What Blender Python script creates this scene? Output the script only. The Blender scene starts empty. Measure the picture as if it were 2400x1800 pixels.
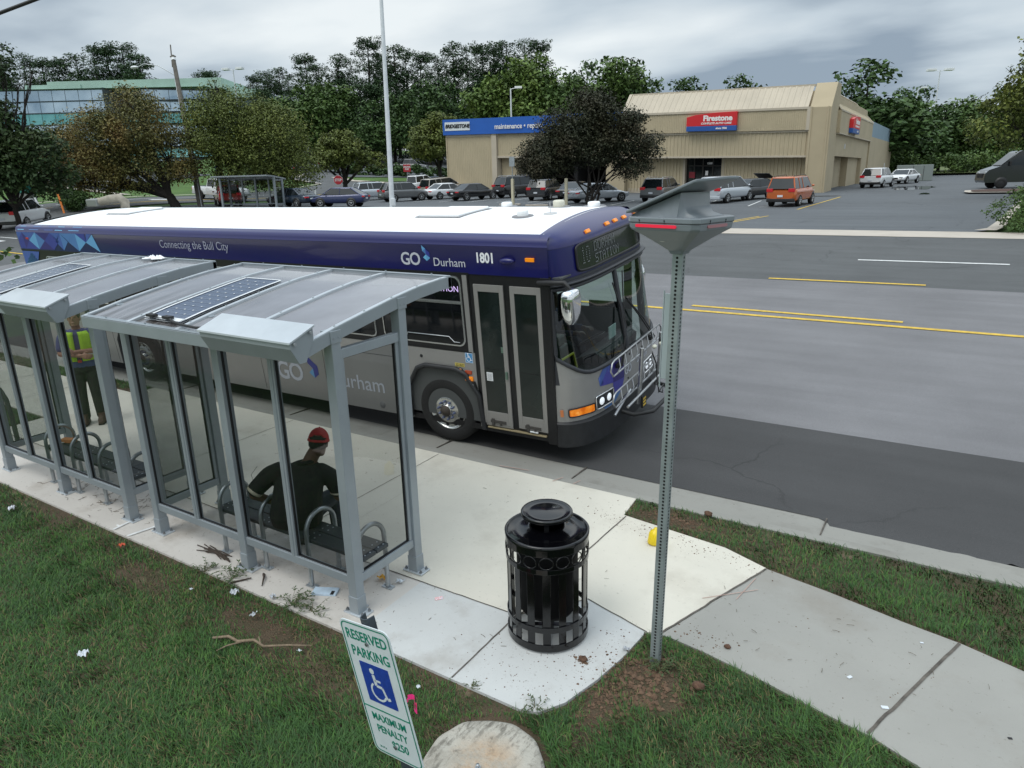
import bpy, bmesh, math, random
import numpy as np
from mathutils import Vector, Matrix
R = math.radians
PI = math.pi
scene = bpy.context.scene
COL = scene.collection
# ---------------------------------------------------------------- camera
cam_d = bpy.data.cameras.new('camera')
cam = bpy.data.objects.new('camera', cam_d)
COL.objects.link(cam)
YAW, PIT, ROL = 0.5700, 0.2869, 0.0256
CP = Vector((3.7951, -3.5284, 3.4413))
_f = Vector((-math.sin(YAW)*math.cos(PIT), math.cos(YAW)*math.cos(PIT), -math.sin(PIT)))
_r = Vector((math.cos(YAW), math.sin(YAW), 0))
_d = _f.cross(_r)
_c, _s = math.cos(ROL), math.sin(ROL)
_r2 = _c*_r + _s*_d
_d2 = -_s*_r + _c*_d
cam.matrix_world = Matrix(((_r2.x, -_d2.x, -_f.x, CP.x), (_r2.y, -_d2.y, -_f.y, CP.y), (_r2.z, -_d2.z, -_f.z, CP.z), (0, 0, 0, 1)))
cam_d.sensor_width = 36.0
cam_d.lens = 24.45
cam_d.clip_start = 0.05
cam_d.clip_end = 2500
scene.camera = cam
# ---------------------------------------------------------------- render / world / sun
scene.view_settings.view_transform = 'Standard'
scene.view_settings.look = 'None'
scene.view_settings.exposure = 0.0
scene.view_settings.gamma = 1.0
SUN_EL, SUN_AZ = R(58), R(200)
world = bpy.data.worlds.new('World')
scene.world = world
world.use_nodes = True
wn = world.node_tree
wn.nodes.clear()
def wnode(t, **k):
    n = wn.nodes.new(t)
    for a, b in k.items(): setattr(n, a, b)
    return n
wl = wn.links.new
w_out = wnode('ShaderNodeOutputWorld')
bg1 = wnode('ShaderNodeBackground'); bg1.inputs[1].default_value = 0.055
sky = wnode('ShaderNodeTexSky', sky_type='NISHITA', sun_disc=False, sun_elevation=SUN_EL, sun_rotation=SUN_AZ)
wl(sky.outputs[0], bg1.inputs[0])
tc = wnode('ShaderNodeTexCoord')
sep = wnode('ShaderNodeSeparateXYZ'); wl(tc.outputs['Generated'], sep.inputs[0])
zc = wnode('ShaderNodeMath', operation='MAXIMUM'); wl(sep.outputs[2], zc.inputs[0]); zc.inputs[1].default_value = 0.0
za = wnode('ShaderNodeMath', operation='ADD'); wl(zc.outputs[0], za.inputs[0]); za.inputs[1].default_value = 0.16
dx = wnode('ShaderNodeMath', operation='DIVIDE'); wl(sep.outputs[0], dx.inputs[0]); wl(za.outputs[0], dx.inputs[1])
dy = wnode('ShaderNodeMath', operation='DIVIDE'); wl(sep.outputs[1], dy.inputs[0]); wl(za.outputs[0], dy.inputs[1])
cmb = wnode('ShaderNodeCombineXYZ'); wl(dx.outputs[0], cmb.inputs[0]); wl(dy.outputs[0], cmb.inputs[1])
mp = wnode('ShaderNodeMapping'); wl(cmb.outputs[0], mp.inputs[0])
mp.inputs['Rotation'].default_value = (0, 0, R(-20)); mp.inputs['Scale'].default_value = (0.75, 1.1, 1)
mp.inputs['Location'].default_value = (2.2, 0.35, 0)
nz = wnode('ShaderNodeTexNoise'); wl(mp.outputs[0], nz.inputs['Vector'])
nz.inputs['Scale'].default_value = 0.8; nz.inputs['Detail'].default_value = 6; nz.inputs['Roughness'].default_value = 0.45; nz.inputs['Distortion'].default_value = 0.1
cr = wnode('ShaderNodeValToRGB'); wl(nz.outputs[0], cr.inputs[0])
cr.color_ramp.elements[0].position = 0.36; cr.color_ramp.elements[0].color = (0.32, 0.40, 0.49, 1)
cr.color_ramp.elements[1].position = 0.60; cr.color_ramp.elements[1].color = (0.94, 1.0, 1.02, 1)
e = cr.color_ramp.elements.new(0.46); e.color = (0.62, 0.71, 0.78, 1)
# overcast: brighter towards the zenith
gz = wnode('ShaderNodeMapRange'); wl(sep.outputs[2], gz.inputs[0])
gz.inputs[1].default_value = 0.28; gz.inputs[2].default_value = 0.9; gz.inputs[3].default_value = 1.0; gz.inputs[4].default_value = 2.3
bg2 = wnode('ShaderNodeBackground'); wl(cr.outputs[0], bg2.inputs[0]); wl(gz.outputs[0], bg2.inputs[1])
mixw = wnode('ShaderNodeMixShader'); mixw.inputs[0].default_value = 0.88
wl(bg1.outputs[0], mixw.inputs[1]); wl(bg2.outputs[0], mixw.inputs[2]); wl(mixw.outputs[0], w_out.inputs[0])
sun_d = bpy.data.lights.new('sun', 'SUN'); sun_d.energy = 0.9; sun_d.angle = R(28); sun_d.color = (1.0, 0.97, 0.92)
sun = bpy.data.objects.new('sun', sun_d); COL.objects.link(sun)
sun.rotation_euler = (R(90)-SUN_EL, 0, R(180)-SUN_AZ)
sun.location = (0, 0, 40)

# ---------------------------------------------------------------- materials
MATS = {}
def mat(name, col, rough=0.6, metal=0.0, nscale=None, namt=0.12, bump=None, coat=0.0, emit=None, estr=0.0, spec=0.5, stops=None, obj=False, island=0.0, detail=4):
    if name in MATS: return MATS[name]
    m = bpy.data.materials.new(name); MATS[name] = m
    m.use_nodes = True
    nt = m.node_tree; p = nt.nodes['Principled BSDF']; L = nt.links.new
    p.inputs['Base Color'].default_value = (*col, 1)
    p.inputs['Roughness'].default_value = rough
    p.inputs['Metallic'].default_value = metal
    p.inputs['Specular IOR Level'].default_value = spec
    if coat: p.inputs['Coat Weight'].default_value = coat; p.inputs['Coat Roughness'].default_value = 0.06
    if emit: p.inputs['Emission Color'].default_value = (*emit, 1); p.inputs['Emission Strength'].default_value = estr
    t = nt.nodes.new('ShaderNodeTexCoord')
    vec = t.outputs['Object']
    if nscale:
        n = nt.nodes.new('ShaderNodeTexNoise'); n.inputs['Scale'].default_value = nscale; n.inputs['Detail'].default_value = detail
        n.inputs['Roughness'].default_value = 0.6
        L(vec, n.inputs['Vector'])
        r = nt.nodes.new('ShaderNodeValToRGB'); L(n.outputs[0], r.inputs[0])
        if stops:
            els = r.color_ramp.elements
            els[0].position = stops[0][0]; els[0].color = (*stops[0][1], 1)
            els[1].position = stops[-1][0]; els[1].color = (*stops[-1][1], 1)
            for s in stops[1:-1]:
                q = els.new(s[0]); q.color = (*s[1], 1)
        else:
            r.color_ramp.elements[0].position = 0.3; r.color_ramp.elements[0].color = tuple(max(0, c*(1-namt)) for c in col)+(1,)
            r.color_ramp.elements[1].position = 0.7; r.color_ramp.elements[1].color = tuple(min(1, c*(1+namt)) for c in col)+(1,)
        out = r.outputs[0]
        if island:
            g = nt.nodes.new('ShaderNodeNewGeometry')
            mr = nt.nodes.new('ShaderNodeMapRange'); L(g.outputs['Random Per Island'], mr.inputs[0])
            mr.inputs[3].default_value = 1.12-island; mr.inputs[4].default_value = 1.2+island
            mu = nt.nodes.new('ShaderNodeVectorMath'); mu.operation = 'SCALE'
            L(out, mu.inputs[0]); L(mr.outputs[0], mu.inputs['Scale']); out = mu.outputs[0]
        L(out, p.inputs['Base Color'])
    if bump:
        n2 = nt.nodes.new('ShaderNodeTexNoise'); n2.inputs['Scale'].default_value = bump[0]; n2.inputs['Detail'].default_value = 5
        L(vec, n2.inputs['Vector'])
        b = nt.nodes.new('ShaderNodeBump'); b.inputs['Strength'].default_value = bump[1]; b.inputs['Distance'].default_value = bump[2] if len(bump) > 2 else 0.01
        L(n2.outputs[0], b.inputs['Height']); L(b.outputs[0], p.inputs['Normal'])
    return m
def glassmat(name, tint, rough=0.03, ior=1.5, alpha=0.8):
    # thin pane: tinted see-through plus a mirror-like coat by angle
    if name in MATS: return MATS[name]
    m = bpy.data.materials.new(name); MATS[name] = m; m.use_nodes = True
    nt = m.node_tree; nt.nodes.clear(); L = nt.links.new
    o = nt.nodes.new('ShaderNodeOutputMaterial')
    tr = nt.nodes.new('ShaderNodeBsdfTransparent'); tr.inputs[0].default_value = (*tint, 1)
    gl = nt.nodes.new('ShaderNodeBsdfGlossy'); gl.inputs['Roughness'].default_value = rough
    lw = nt.nodes.new('ShaderNodeLayerWeight'); lw.inputs[0].default_value = .5
    pw = nt.nodes.new('ShaderNodeMath'); pw.operation = 'POWER'; L(lw.outputs['Facing'], pw.inputs[0]); pw.inputs[1].default_value = 4.5
    fr = nt.nodes.new('ShaderNodeMapRange'); L(pw.outputs[0], fr.inputs[0]); fr.inputs[3].default_value = (ior-1)*.14; fr.inputs[4].default_value = .95
    mx = nt.nodes.new('ShaderNodeMixShader')
    L(fr.outputs[0], mx.inputs[0]); L(tr.outputs[0], mx.inputs[1]); L(gl.outputs[0], mx.inputs[2]); L(mx.outputs[0], o.inputs[0])
    return m
# ---------------------------------------------------------------- mesh builder
class MB:
    def __init__(s): s.v = []; s.f = []; s.m = []; s.sm = []; s.cut = [0]
    def mark(s): s.cut.append(len(s.f)); return s
    def builds(s, name, mats, parent=None, **k):
        # one object per piece between two mark() calls
        cs = s.cut+[len(s.f)]; out = []
        for a, b in zip(cs[:-1], cs[1:]):
            if b <= a: continue
            q = MB(); idx = {}
            for fi in range(a, b):
                f = []
                for i in s.f[fi]:
                    if i not in idx: idx[i] = len(q.v); q.v.append(s.v[i])
                    f.append(idx[i])
                q.f.append(f); q.m.append(s.m[fi]); q.sm.append(s.sm[fi])
            out.append(q.build(name, mats, parent, **k))
        return out
    def add(s, vs, fs, mi=0, smooth=False, M=None):
        o = len(s.v)
        for p in vs:
            p = Vector(p)
            if M is not None: p = M @ p
            s.v.append(p)
        for f in fs:
            s.f.append([i+o for i in f]); s.m.append(mi); s.sm.append(smooth)
        return s
    def box(s, x0, x1, y0, y1, z0, z1, mi=0, M=None):
        vs = [(x, y, z) for x in (x0, x1) for y in (y0, y1) for z in (z0, z1)]
        return s.add(vs, [(0, 1, 3, 2), (4, 6, 7, 5), (0, 4, 5, 1), (2, 3, 7, 6), (0, 2, 6, 4), (1, 5, 7, 3)], mi, False, M)
    def prism(s, poly, axis, a, b, mi=0, M=None, smooth=False):
        # poly in the two other axes (in x,y,z order), extruded along axis from a to b
        def P(u, v, w): return {'x': (w, u, v), 'y': (u, w, v), 'z': (u, v, w)}[axis]
        n = len(poly)
        vs = [P(u, v, a) for u, v in poly]+[P(u, v, b) for u, v in poly]
        fs = [tuple(range(n))[::-1], tuple(range(n, 2*n))]+[(i, (i+1) % n, n+(i+1) % n, n+i) for i in range(n)]
        return s.add(vs, fs, mi, smooth, M)
    def tube(s, pts, r, seg=8, mi=0, M=None, closed=False, caps=True):
        pts = [Vector(p) for p in pts]; n = len(pts)
        rr = r if isinstance(r, list) else [r]*n
        vs = []; up = None
        for i, p in enumerate(pts):
            if closed: d = pts[(i+1) % n]-pts[i-1]
            else: d = pts[min(i+1, n-1)]-pts[max(i-1, 0)]
            d.normalize()
            if up is None:
                up = Vector((0, 0, 1)) if abs(d.z) < 0.9 else Vector((1, 0, 0))
            a = d.cross(up)
            if a.length < 1e-4: up = Vector((0, 1, 0)); a = d.cross(up)
            a.normalize(); b = a.cross(d); up = b
            q = rr[i]
            qa, qb = q if isinstance(q, (tuple, list)) else (q, q)
            for k in range(seg):
                t = 2*PI*k/seg
                vs.append(p+a*(qa*math.cos(t))+b*(qb*math.sin(t)))
        fs = []
        for i in range(n if closed else n-1):
            j = (i+1) % n
            for k in range(seg):
                fs.append((i*seg+k, i*seg+(k+1) % seg, j*seg+(k+1) % seg, j*seg+k))
        s.add(vs, fs, mi, True, M)
        if caps and not closed:
            s.add(vs[:seg], [tuple(range(seg))[::-1]], mi, False, M)
            s.add(vs[-seg:], [tuple(range(seg))], mi, False, M)
        return s
    def lathe(s, prof, seg=24, c=(0, 0, 0), axis='z', mi=0, M=None, smooth=True, a0=0, a1=2*PI):
        vs = []; n = len(prof); full = abs(a1-a0-2*PI) < 1e-6
        ns = seg if full else seg+1
        for k in range(ns):
            t = a0+(a1-a0)*k/seg
            for r, h in prof:
                u, v = r*math.cos(t), r*math.sin(t)
                vs.append({'z': (c[0]+u, c[1]+v, c[2]+h), 'y': (c[0]+u, c[1]+h, c[2]+v), 'x': (c[0]+h, c[1]+u, c[2]+v)}[axis])
        fs = []
        for k in range(seg):
            k2 = (k+1) % ns
            for i in range(n-1):
                fs.append((k*n+i, k2*n+i, k2*n+i+1, k*n+i+1))
        return s.add(vs, fs, mi, smooth, M)
    def grid(s, fn, nu, nv, mi=0, M=None, smooth=True):
        vs = [fn(i/nu, j/nv) for j in range(nv+1) for i in range(nu+1)]
        fs = [(j*(nu+1)+i, j*(nu+1)+i+1, (j+1)*(nu+1)+i+1, (j+1)*(nu+1)+i) for j in range(nv) for i in range(nu)]
        return s.add(vs, fs, mi, smooth, M)
    def loft(s, secs, mi=0, M=None, smooth=True, caps=True):
        n = len(secs[0]); vs = [p for c in secs for p in c]; fs = []
        for i in range(len(secs)-1):
            for k in range(n):
                fs.append((i*n+k, i*n+(k+1) % n, (i+1)*n+(k+1) % n, (i+1)*n+k))
        s.add(vs, fs, mi, smooth, M)
        if caps:
            s.add(secs[0], [tuple(range(n))[::-1]], mi, False, M); s.add(secs[-1], [tuple(range(n))], mi, False, M)
        return s
    def ball(s, c, r, seg=16, rings=10, mi=0, M=None):
        rx, ry, rz = r if isinstance(r, (tuple, list)) else (r, r, r)
        vs = []; fs = []
        for j in range(rings+1):
            a = PI*j/rings
            for k in range(seg):
                t = 2*PI*k/seg
                vs.append((c[0]+rx*math.sin(a)*math.cos(t), c[1]+ry*math.sin(a)*math.sin(t), c[2]+rz*math.cos(a)))
        for j in range(rings):
            for k in range(seg):
                fs.append((j*seg+k, (j+1)*seg+k, (j+1)*seg+(k+1) % seg, j*seg+(k+1) % seg))
        return s.add(vs, fs, mi, True, M)
    def cyl(s, p0, p1, r, seg=16, mi=0, M=None): return s.tube([p0, p1], r, seg, mi, M)
    def text(s, txt, size, M, mi=0, depth=0.002, bold=0.0, align='CENTER', shear=0.0, sx=1.0, space=1.0):
        # letters stand in local x (right) / y (up), facing +z, then placed by M
        c = bpy.data.curves.new('t', 'FONT'); c.body = txt; c.size = size; c.extrude = depth; c.offset = bold
        c.align_x = align; c.align_y = 'CENTER'; c.shear = shear; c.space_character = space; c.resolution_u = 3
        o = bpy.data.objects.new('t', c); COL.objects.link(o)
        dg = bpy.context.evaluated_depsgraph_get(); me = o.evaluated_get(dg).to_mesh()
        vs = [Vector((v.co.x*sx, v.co.y, v.co.z)) for v in me.vertices]; fs = [tuple(p.vertices) for p in me.polygons]
        s.add(vs, fs, mi, False, M)
        o.evaluated_get(dg).to_mesh_clear(); bpy.data.objects.remove(o); bpy.data.curves.remove(c)
        return s
    def build(s, name, mats, parent=None, bevel=0, bseg=2, sub=0, remesh=0, smoothmod=0, weld=False, label=None, kind=None, solid=0, recalc=True, decim=0):
        me = bpy.data.meshes.new(name)
        me.from_pydata([tuple(p) for p in s.v], [], s.f)
        if not isinstance(mats, (list, tuple)): mats = [mats]
        for m in mats: me.materials.append(m)
        me.polygons.foreach_set('material_index', s.m)
        me.polygons.foreach_set('use_smooth', s.sm)
        if recalc or weld:
            bm = bmesh.new(); bm.from_mesh(me)
            if weld: bmesh.ops.remove_doubles(bm, verts=bm.verts, dist=1e-4)
            if recalc: bmesh.ops.recalc_face_normals(bm, faces=bm.faces)
            bm.to_mesh(me); bm.free()
        me.update()
        o = bpy.data.objects.new(name, me); COL.objects.link(o)
        if parent is not None: o.parent = parent
        if solid:
            q = o.modifiers.new('s', 'SOLIDIFY'); q.thickness = solid; q.offset = 0
        if remesh:
            q = o.modifiers.new('r', 'REMESH'); q.mode = 'VOXEL'; q.voxel_size = remesh; q.use_smooth_shade = True
        if smoothmod:
            q = o.modifiers.new('sm', 'SMOOTH'); q.iterations = smoothmod; q.factor = 0.5
        if bevel:
            q = o.modifiers.new('b', 'BEVEL'); q.width = bevel; q.segments = bseg; q.limit_method = 'ANGLE'; q.angle_limit = R(40)
            q.harden_normals = False
        if sub:
            q = o.modifiers.new('u', 'SUBSURF'); q.levels = sub; q.render_levels = sub
        if label: o['label'] = label
        if kind: o['kind'] = kind
        return o
def thing(name, label, cat, loc=(0, 0, 0), rotz=0, group=None, M=None):
    o = bpy.data.objects.new(name, None); COL.objects.link(o)
    o.empty_display_size = 0.2
    if M is not None: o.matrix_world = M
    else: o.location = loc; o.rotation_euler = (0, 0, rotz)
    o['label'] = label; o['category'] = cat
    if group: o['group'] = group
    return o
def tag(o, label, cat, group=None, kind=None):
    o['label'] = label; o['category'] = cat
    if group: o['group'] = group
    if kind: o['kind'] = kind
    return o
def kids(o): return [c for c in bpy.data.objects if c.parent == o]
def dup(root, loc, rotz=None, label=None, scale=None):
    def cp(o, par):
        c = o.copy(); COL.objects.link(c); c.parent = par
        for k in kids(o): cp(k, c)
        return c
    r = cp(root, None); r.location = loc
    if rotz is not None: r.rotation_euler = (0, 0, rotz)
    if label: r['label'] = label
    if scale: r.scale = scale
    return r
def Tm(x, y, z): return Matrix.Translation((x, y, z))
def Rm(a, ax): return Matrix.Rotation(a, 4, ax)
def basis(o, ux, uy, uz=None):
    ux = Vector(ux).normalized(); uy = Vector(uy).normalized()
    uz = ux.cross(uy) if uz is None else Vector(uz)
    return Matrix(((ux.x, uy.x, uz.x, o[0]), (ux.y, uy.y, uz.y, o[1]), (ux.z, uy.z, uz.z, o[2]), (0, 0, 0, 1)))
def smf(x, a, b):
    t = min(1, max(0, (x-a)/(b-a))); return t*t*(3-2*t)
# ---------------------------------------------------------------- terrain height
def T(x, y):
    if y < 3.9: z = -.15
    elif y < 26.7: z = -.15+.05*(y-3.9)
    elif y < 62: z = .99+.023*(y-26.7)
    else: z = .99+.023*35.3+.012*(y-62)
    z += .018*min(120, max(0, -x-8))*(1-.6*smf(y, 30, 48))*smf(y, 4, 12)
    z += .05*min(80, max(0, -x-50))*smf(y, 20, 35)
    z += .05*min(80, max(0, y-56))*smf(-x, 22, 40)
    return z
# ================================================================ SETTING
m_soil = mat('soil', (.10, .07, .045), .95, nscale=2.2, stops=[(.3, (.055, .040, .022)), (.45, (.10, .070, .042)), (.58, (.060, .052, .024)), (.72, (.21, .155, .10))], bump=(60, 1.0, .03), detail=10)
m_turf = mat('turf', (.05, .1, .02), .95, nscale=.35, stops=[(.3, (.035, .075, .012)), (.55, (.06, .125, .018)), (.75, (.085, .14, .028))], bump=(25, .6, .03), detail=8)
def asphalt(name, c, ns=.5, crack=True):
    m = mat(name, c, .88, nscale=ns, namt=.13, bump=(260, .5, .006), detail=7)
    nt = m.node_tree; L = nt.links.new; p = nt.nodes['Principled BSDF']
    src = p.inputs['Base Color'].links[0].from_socket
    t = nt.nodes.new('ShaderNodeTexCoord')
    a = nt.nodes.new('ShaderNodeTexNoise'); a.inputs['Scale'].default_value = 190; a.inputs['Detail'].default_value = 2; L(t.outputs['Object'], a.inputs['Vector'])
    r = nt.nodes.new('ShaderNodeMapRange'); L(a.outputs[0], r.inputs[0]); r.inputs[1].default_value = .35; r.inputs[2].default_value = .68; r.inputs[3].default_value = .72; r.inputs[4].default_value = 1.34
    # streaks along the direction of travel
    mp_ = nt.nodes.new('ShaderNodeMapping'); L(t.outputs['Object'], mp_.inputs[0]); mp_.inputs['Scale'].default_value = (.12, 1.6, 1)
    b = nt.nodes.new('ShaderNodeTexNoise'); b.inputs['Scale'].default_value = 1.3; b.inputs['Detail'].default_value = 4; L(mp_.outputs[0], b.inputs['Vector'])
    r2 = nt.nodes.new('ShaderNodeMapRange'); L(b.outputs[0], r2.inputs[0]); r2.inputs[1].default_value = .3; r2.inputs[2].default_value = .7; r2.inputs[3].default_value = .9; r2.inputs[4].default_value = 1.1
    mu = nt.nodes.new('ShaderNodeMath'); mu.operation = 'MULTIPLY'; L(r.outputs[0], mu.inputs[0]); L(r2.outputs[0], mu.inputs[1])
    if crack:
        # warped cell borders, thin, with most of them masked away
        w0 = nt.nodes.new('ShaderNodeTexNoise'); w0.inputs['Scale'].default_value = 1.5; w0.inputs['Detail'].default_value = 6; L(t.outputs['Object'], w0.inputs['Vector'])
        va = nt.nodes.new('ShaderNodeVectorMath'); va.operation = 'MULTIPLY_ADD'; L(w0.outputs['Color'], va.inputs[0]); va.inputs[1].default_value = (.9, .9, 0); L(t.outputs['Object'], va.inputs[2])
        v = nt.nodes.new('ShaderNodeTexVoronoi'); v.feature = 'DISTANCE_TO_EDGE'; v.inputs['Scale'].default_value = .33; L(va.outputs[0], v.inputs['Vector'])
        mk = nt.nodes.new('ShaderNodeMapRange'); L(v.outputs[0], mk.inputs[0]); mk.inputs[1].default_value = .0; mk.inputs[2].default_value = .009; mk.inputs[3].default_value = .62; mk.inputs[4].default_value = 1
        w1 = nt.nodes.new('ShaderNodeTexNoise'); w1.inputs['Scale'].default_value = .22; L(t.outputs['Object'], w1.inputs['Vector'])
        mk2 = nt.nodes.new('ShaderNodeMapRange'); L(w1.outputs[0], mk2.inputs[0]); mk2.inputs[1].default_value = .47; mk2.inputs[2].default_value = .55
        mm = nt.nodes.new('ShaderNodeMix'); mm.data_type = 'FLOAT'; L(mk2.outputs[0], mm.inputs[0]); mm.inputs[3].default_value = 1; mm.inputs[2].default_value = 1; L(mk.outputs[0], mm.inputs[3])
        m3 = nt.nodes.new('ShaderNodeMath'); m3.operation = 'MULTIPLY'; L(mu.outputs[0], m3.inputs[0]); L(mm.outputs[0], m3.inputs[1]); mu = m3
    sc = nt.nodes.new('ShaderNodeVectorMath'); sc.operation = 'SCALE'; L(src, sc.inputs[0]); L(mu.outputs[0], sc.inputs['Scale']); L(sc.outputs[0], p.inputs['Base Color'])
    return m
m_asD = asphalt('asphalt_dark', (.052, .052, .053))
m_asL = asphalt('asphalt_light', (.165, .163, .170), crack=False)
m_asM = asphalt('asphalt_mid', (.085, .089, .091))
m_asP = asphalt('asphalt_lot', (.095, .104, .113), .12)
def concrete(name, c, dirt=.25, dcol=(.20, .15, .10), ds=.9):
    m = mat(name, c, .85, nscale=1.1, namt=.06, bump=(180, .25, .004), detail=8)
    nt = m.node_tree; L = nt.links.new; p = nt.nodes['Principled BSDF']; src = p.inputs['Base Color'].links[0].from_socket
    t = nt.nodes.new('ShaderNodeTexCoord')
    def layer(src, scale, lo, hi, col, amt, det=8):
        n = nt.nodes.new('ShaderNodeTexNoise'); n.inputs['Scale'].default_value = scale; n.inputs['Detail'].default_value = det; n.inputs['Roughness'].default_value = .65; L(t.outputs['Object'], n.inputs['Vector'])
        r = nt.nodes.new('ShaderNodeMapRange'); L(n.outputs[0], r.inputs[0]); r.inputs[1].default_value = lo; r.inputs[2].default_value = hi; r.inputs[4].default_value = amt
        x = nt.nodes.new('ShaderNodeMix'); x.data_type = 'RGBA'; L(r.outputs[0], x.inputs[0]); L(src, x.inputs[6]); x.inputs[7].default_value = (*col, 1)
        return x.outputs[2]
    s = layer(src, ds, .52, .72, dcol, dirt)
    s = layer(s, 22, .62, .72, tuple(q*.6 for q in dcol), dirt*1.1, 5)
    s = layer(s, 300, .45, .75, tuple(q*.75 for q in c), .35, 2)
    L(s, p.inputs['Base Color'])
    return m
m_padW = concrete('pad_cream', (.62, .59, .51), .34)
m_padB = concrete('pad_pale', (.52, .53, .52), .36, ds=1.6)
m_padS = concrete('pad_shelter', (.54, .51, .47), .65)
m_walk = concrete('walk_grey', (.305, .30, .275), .40, (.17, .13, .09), .7)
m_kerb = concrete('kerb_concrete', (.27, .265, .24), .5, (.14, .13, .11), 1.6)
m_apron = concrete('apron_concrete', (.48, .43, .37), .3, (.25, .2, .15), .5)
m_joint = mat('joint', (.10, .088, .075), .95, nscale=8, namt=.5)
m_yel = mat('yellow_paint', (.60, .40, .05), .7, nscale=9, namt=.25)
m_whi = mat('white_paint', (.66, .67, .66), .7, nscale=12, namt=.18)

def gridaxis(segs):
    out = []
    for a, b, n in segs: out += [a+(b-a)*i/n for i in range(n)]
    return out+[segs[-1][1]]
gx = gridaxis([(-900, -160, 16), (-160, -20, 56), (-20, -8, 20), (-8, 8, 40), (8, 40, 20), (40, 160, 20), (160, 900, 16)])
gy = gridaxis([(-500, -60, 10), (-60, -6, 18), (-6, 3.0, 45), (3.0, 3.12, 1), (3.12, 3.4, 2), (3.4, 3.9, 1), (3.9, 4.0, 1), (4.0, 30, 26), (30, 130, 50), (130, 300, 34), (300, 1400, 22)])
def GZ(x, y):
    if y <= 3.12: return -.018
    if y < 3.95: return -.30
    return T(x, y)-.07
g = MB(); nx, ny = len(gx), len(gy)
g.v = [Vector((x, y, GZ(x, y))) for y in gy for x in gx]
for j in range(ny-1):
    for i in range(nx-1):
        g.f.append([j*nx+i, j*nx+i+1, (j+1)*nx+i+1, (j+1)*nx+i]); g.sm.append(True)
        g.m.append(0 if (gy[j] < 3.9 and -16 < gx[i] < 16 and gy[j] > -8) else 1)
g.build('ground', [m_soil, m_turf], kind='structure', recalc=False)

def drape(name, polys, mats, step=2.0, dz=0.0, zf=None, kind='structure', parent=None, build=True, matf=None, cutsy=()):
    # polys: list of (points, material index, dz): cut into a grid and laid on the terrain
    bm = bmesh.new()
    for pi, (pts, mi, d) in enumerate(polys):
        b2 = bmesh.new()
        f = b2.faces.new([b2.verts.new((p[0], p[1], 0)) for p in pts]); 
        bmesh.ops.triangulate(b2, faces=[f])
        xs = [p[0] for p in pts]; ys = [p[1] for p in pts]
        cuts = [('x', v) for v in np.arange(math.floor(min(xs)/step)*step+step, max(xs), step)]+[('y', v) for v in np.arange(math.floor(min(ys)/step)*step+step, max(ys), step)]+[('y', v) for v in cutsy]
        for ax, v in cuts:
            bmesh.ops.bisect_plane(b2, geom=list(b2.verts)+list(b2.edges)+list(b2.faces), plane_co=(v, 0, 0) if ax == 'x' else (0, v, 0), plane_no=(1, 0, 0) if ax == 'x' else (0, 1, 0))
        me_ = bpy.data.meshes.new('q')
        for v in b2.verts: v.co.z = (T(v.co.x, v.co.y) if zf is None else zf(v.co.x, v.co.y))+dz+d
        for fc in b2.faces:
            if fc.normal.z < 0: fc.normal_flip()
            fc.material_index = mi if matf is None else matf(fc.calc_center_median())
            fc.smooth = True
        b2.normal_update()
        for fc in b2.faces:
            if fc.normal.z < 0: fc.normal_flip()
        b2.to_mesh(me_); b2.free(); bm.from_mesh(me_); bpy.data.meshes.remove(me_)
    me = bpy.data.meshes.new(name); bm.to_mesh(me); bm.free()
    for m in mats: me.materials.append(m)
    o = bpy.data.objects.new(name, me); COL.objects.link(o)
    if kind: o['kind'] = kind
    if parent: o.parent = parent
    return o
rnd = random.Random(5)
# ragged near edge of the asphalt
near = []
x = -150.0
while x < 2.9: near.append((x, 3.93)); x += 4 if x < -20 else 1.3
near.append((2.9, 3.93)); near.append((3.0, 3.86))
x = 3.05
while x < 12:
    near.append((x, 3.80+rnd.uniform(-.05, .04)-(.06 if x < 3.5 else .0))); x += rnd.uniform(.05, .16)
near += [(12, 3.8), (60, 3.8)]
def roadmat(c):
    y = c.y
    if y < 6.4: return 0
    if y < 17.1: return 1 if c.x > -30 else 2
    return 2
drape('road', [(near+[(60, 26.7), (-150, 26.7)], 0, 0)], [m_asD, m_asL, m_asM], 2.0, matf=roadmat, cutsy=(6.4, 17.1, 26.6))
cross = [(-64, 26.7), (-63, 30), (-61.5, 33.6), (-62.7, 38.7), (-65, 45), (-65.1, 50.7), (-65.6, 57), (-66.6, 62), (-70, 63.1), (-77, 66), (-84, 72), (-99, 86), (-93, 90), (-72.5, 70.5), (-66.8, 67.4), (-60.4, 67.1), (-54.6, 68.6), (-50, 66), (-53.5, 50), (-54, 40), (-54.5, 30), (-55, 26.7)]
drape('side_road', [(cross, 0, 0.004)], [m_asM], 2.0)
drape('upper_parking_lot', [([(-99, 88), (-110, 120), (-60, 125), (-55, 78), (-72.5, 72)], 0, 0.008)], [m_asP], 4.0)
drape('left_parking_lot', [([(-125, 33), (-92, 37.2), (-79, 37), (-74, 38), (-76, 42.5), (-88, 45), (-93, 51), (-94, 66), (-125, 66)], 0, 0.006)], [m_asP], 3.0)
lot = [(-52, 28.9), (4.2, 28.9), (4.6, 29.7), (5.1, 33.6), (6.3, 46.2), (7.2, 49.5), (40, 51), (40, 98), (9.2, 102), (6.9, 109.3), (2.5, 119.8), (-3.9, 118.5), (-46, 118), (-50, 66)]
drape('parking_lot', [(lot, 0, 0.002)], [m_asP], 2.0, cutsy=(62,))
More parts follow.
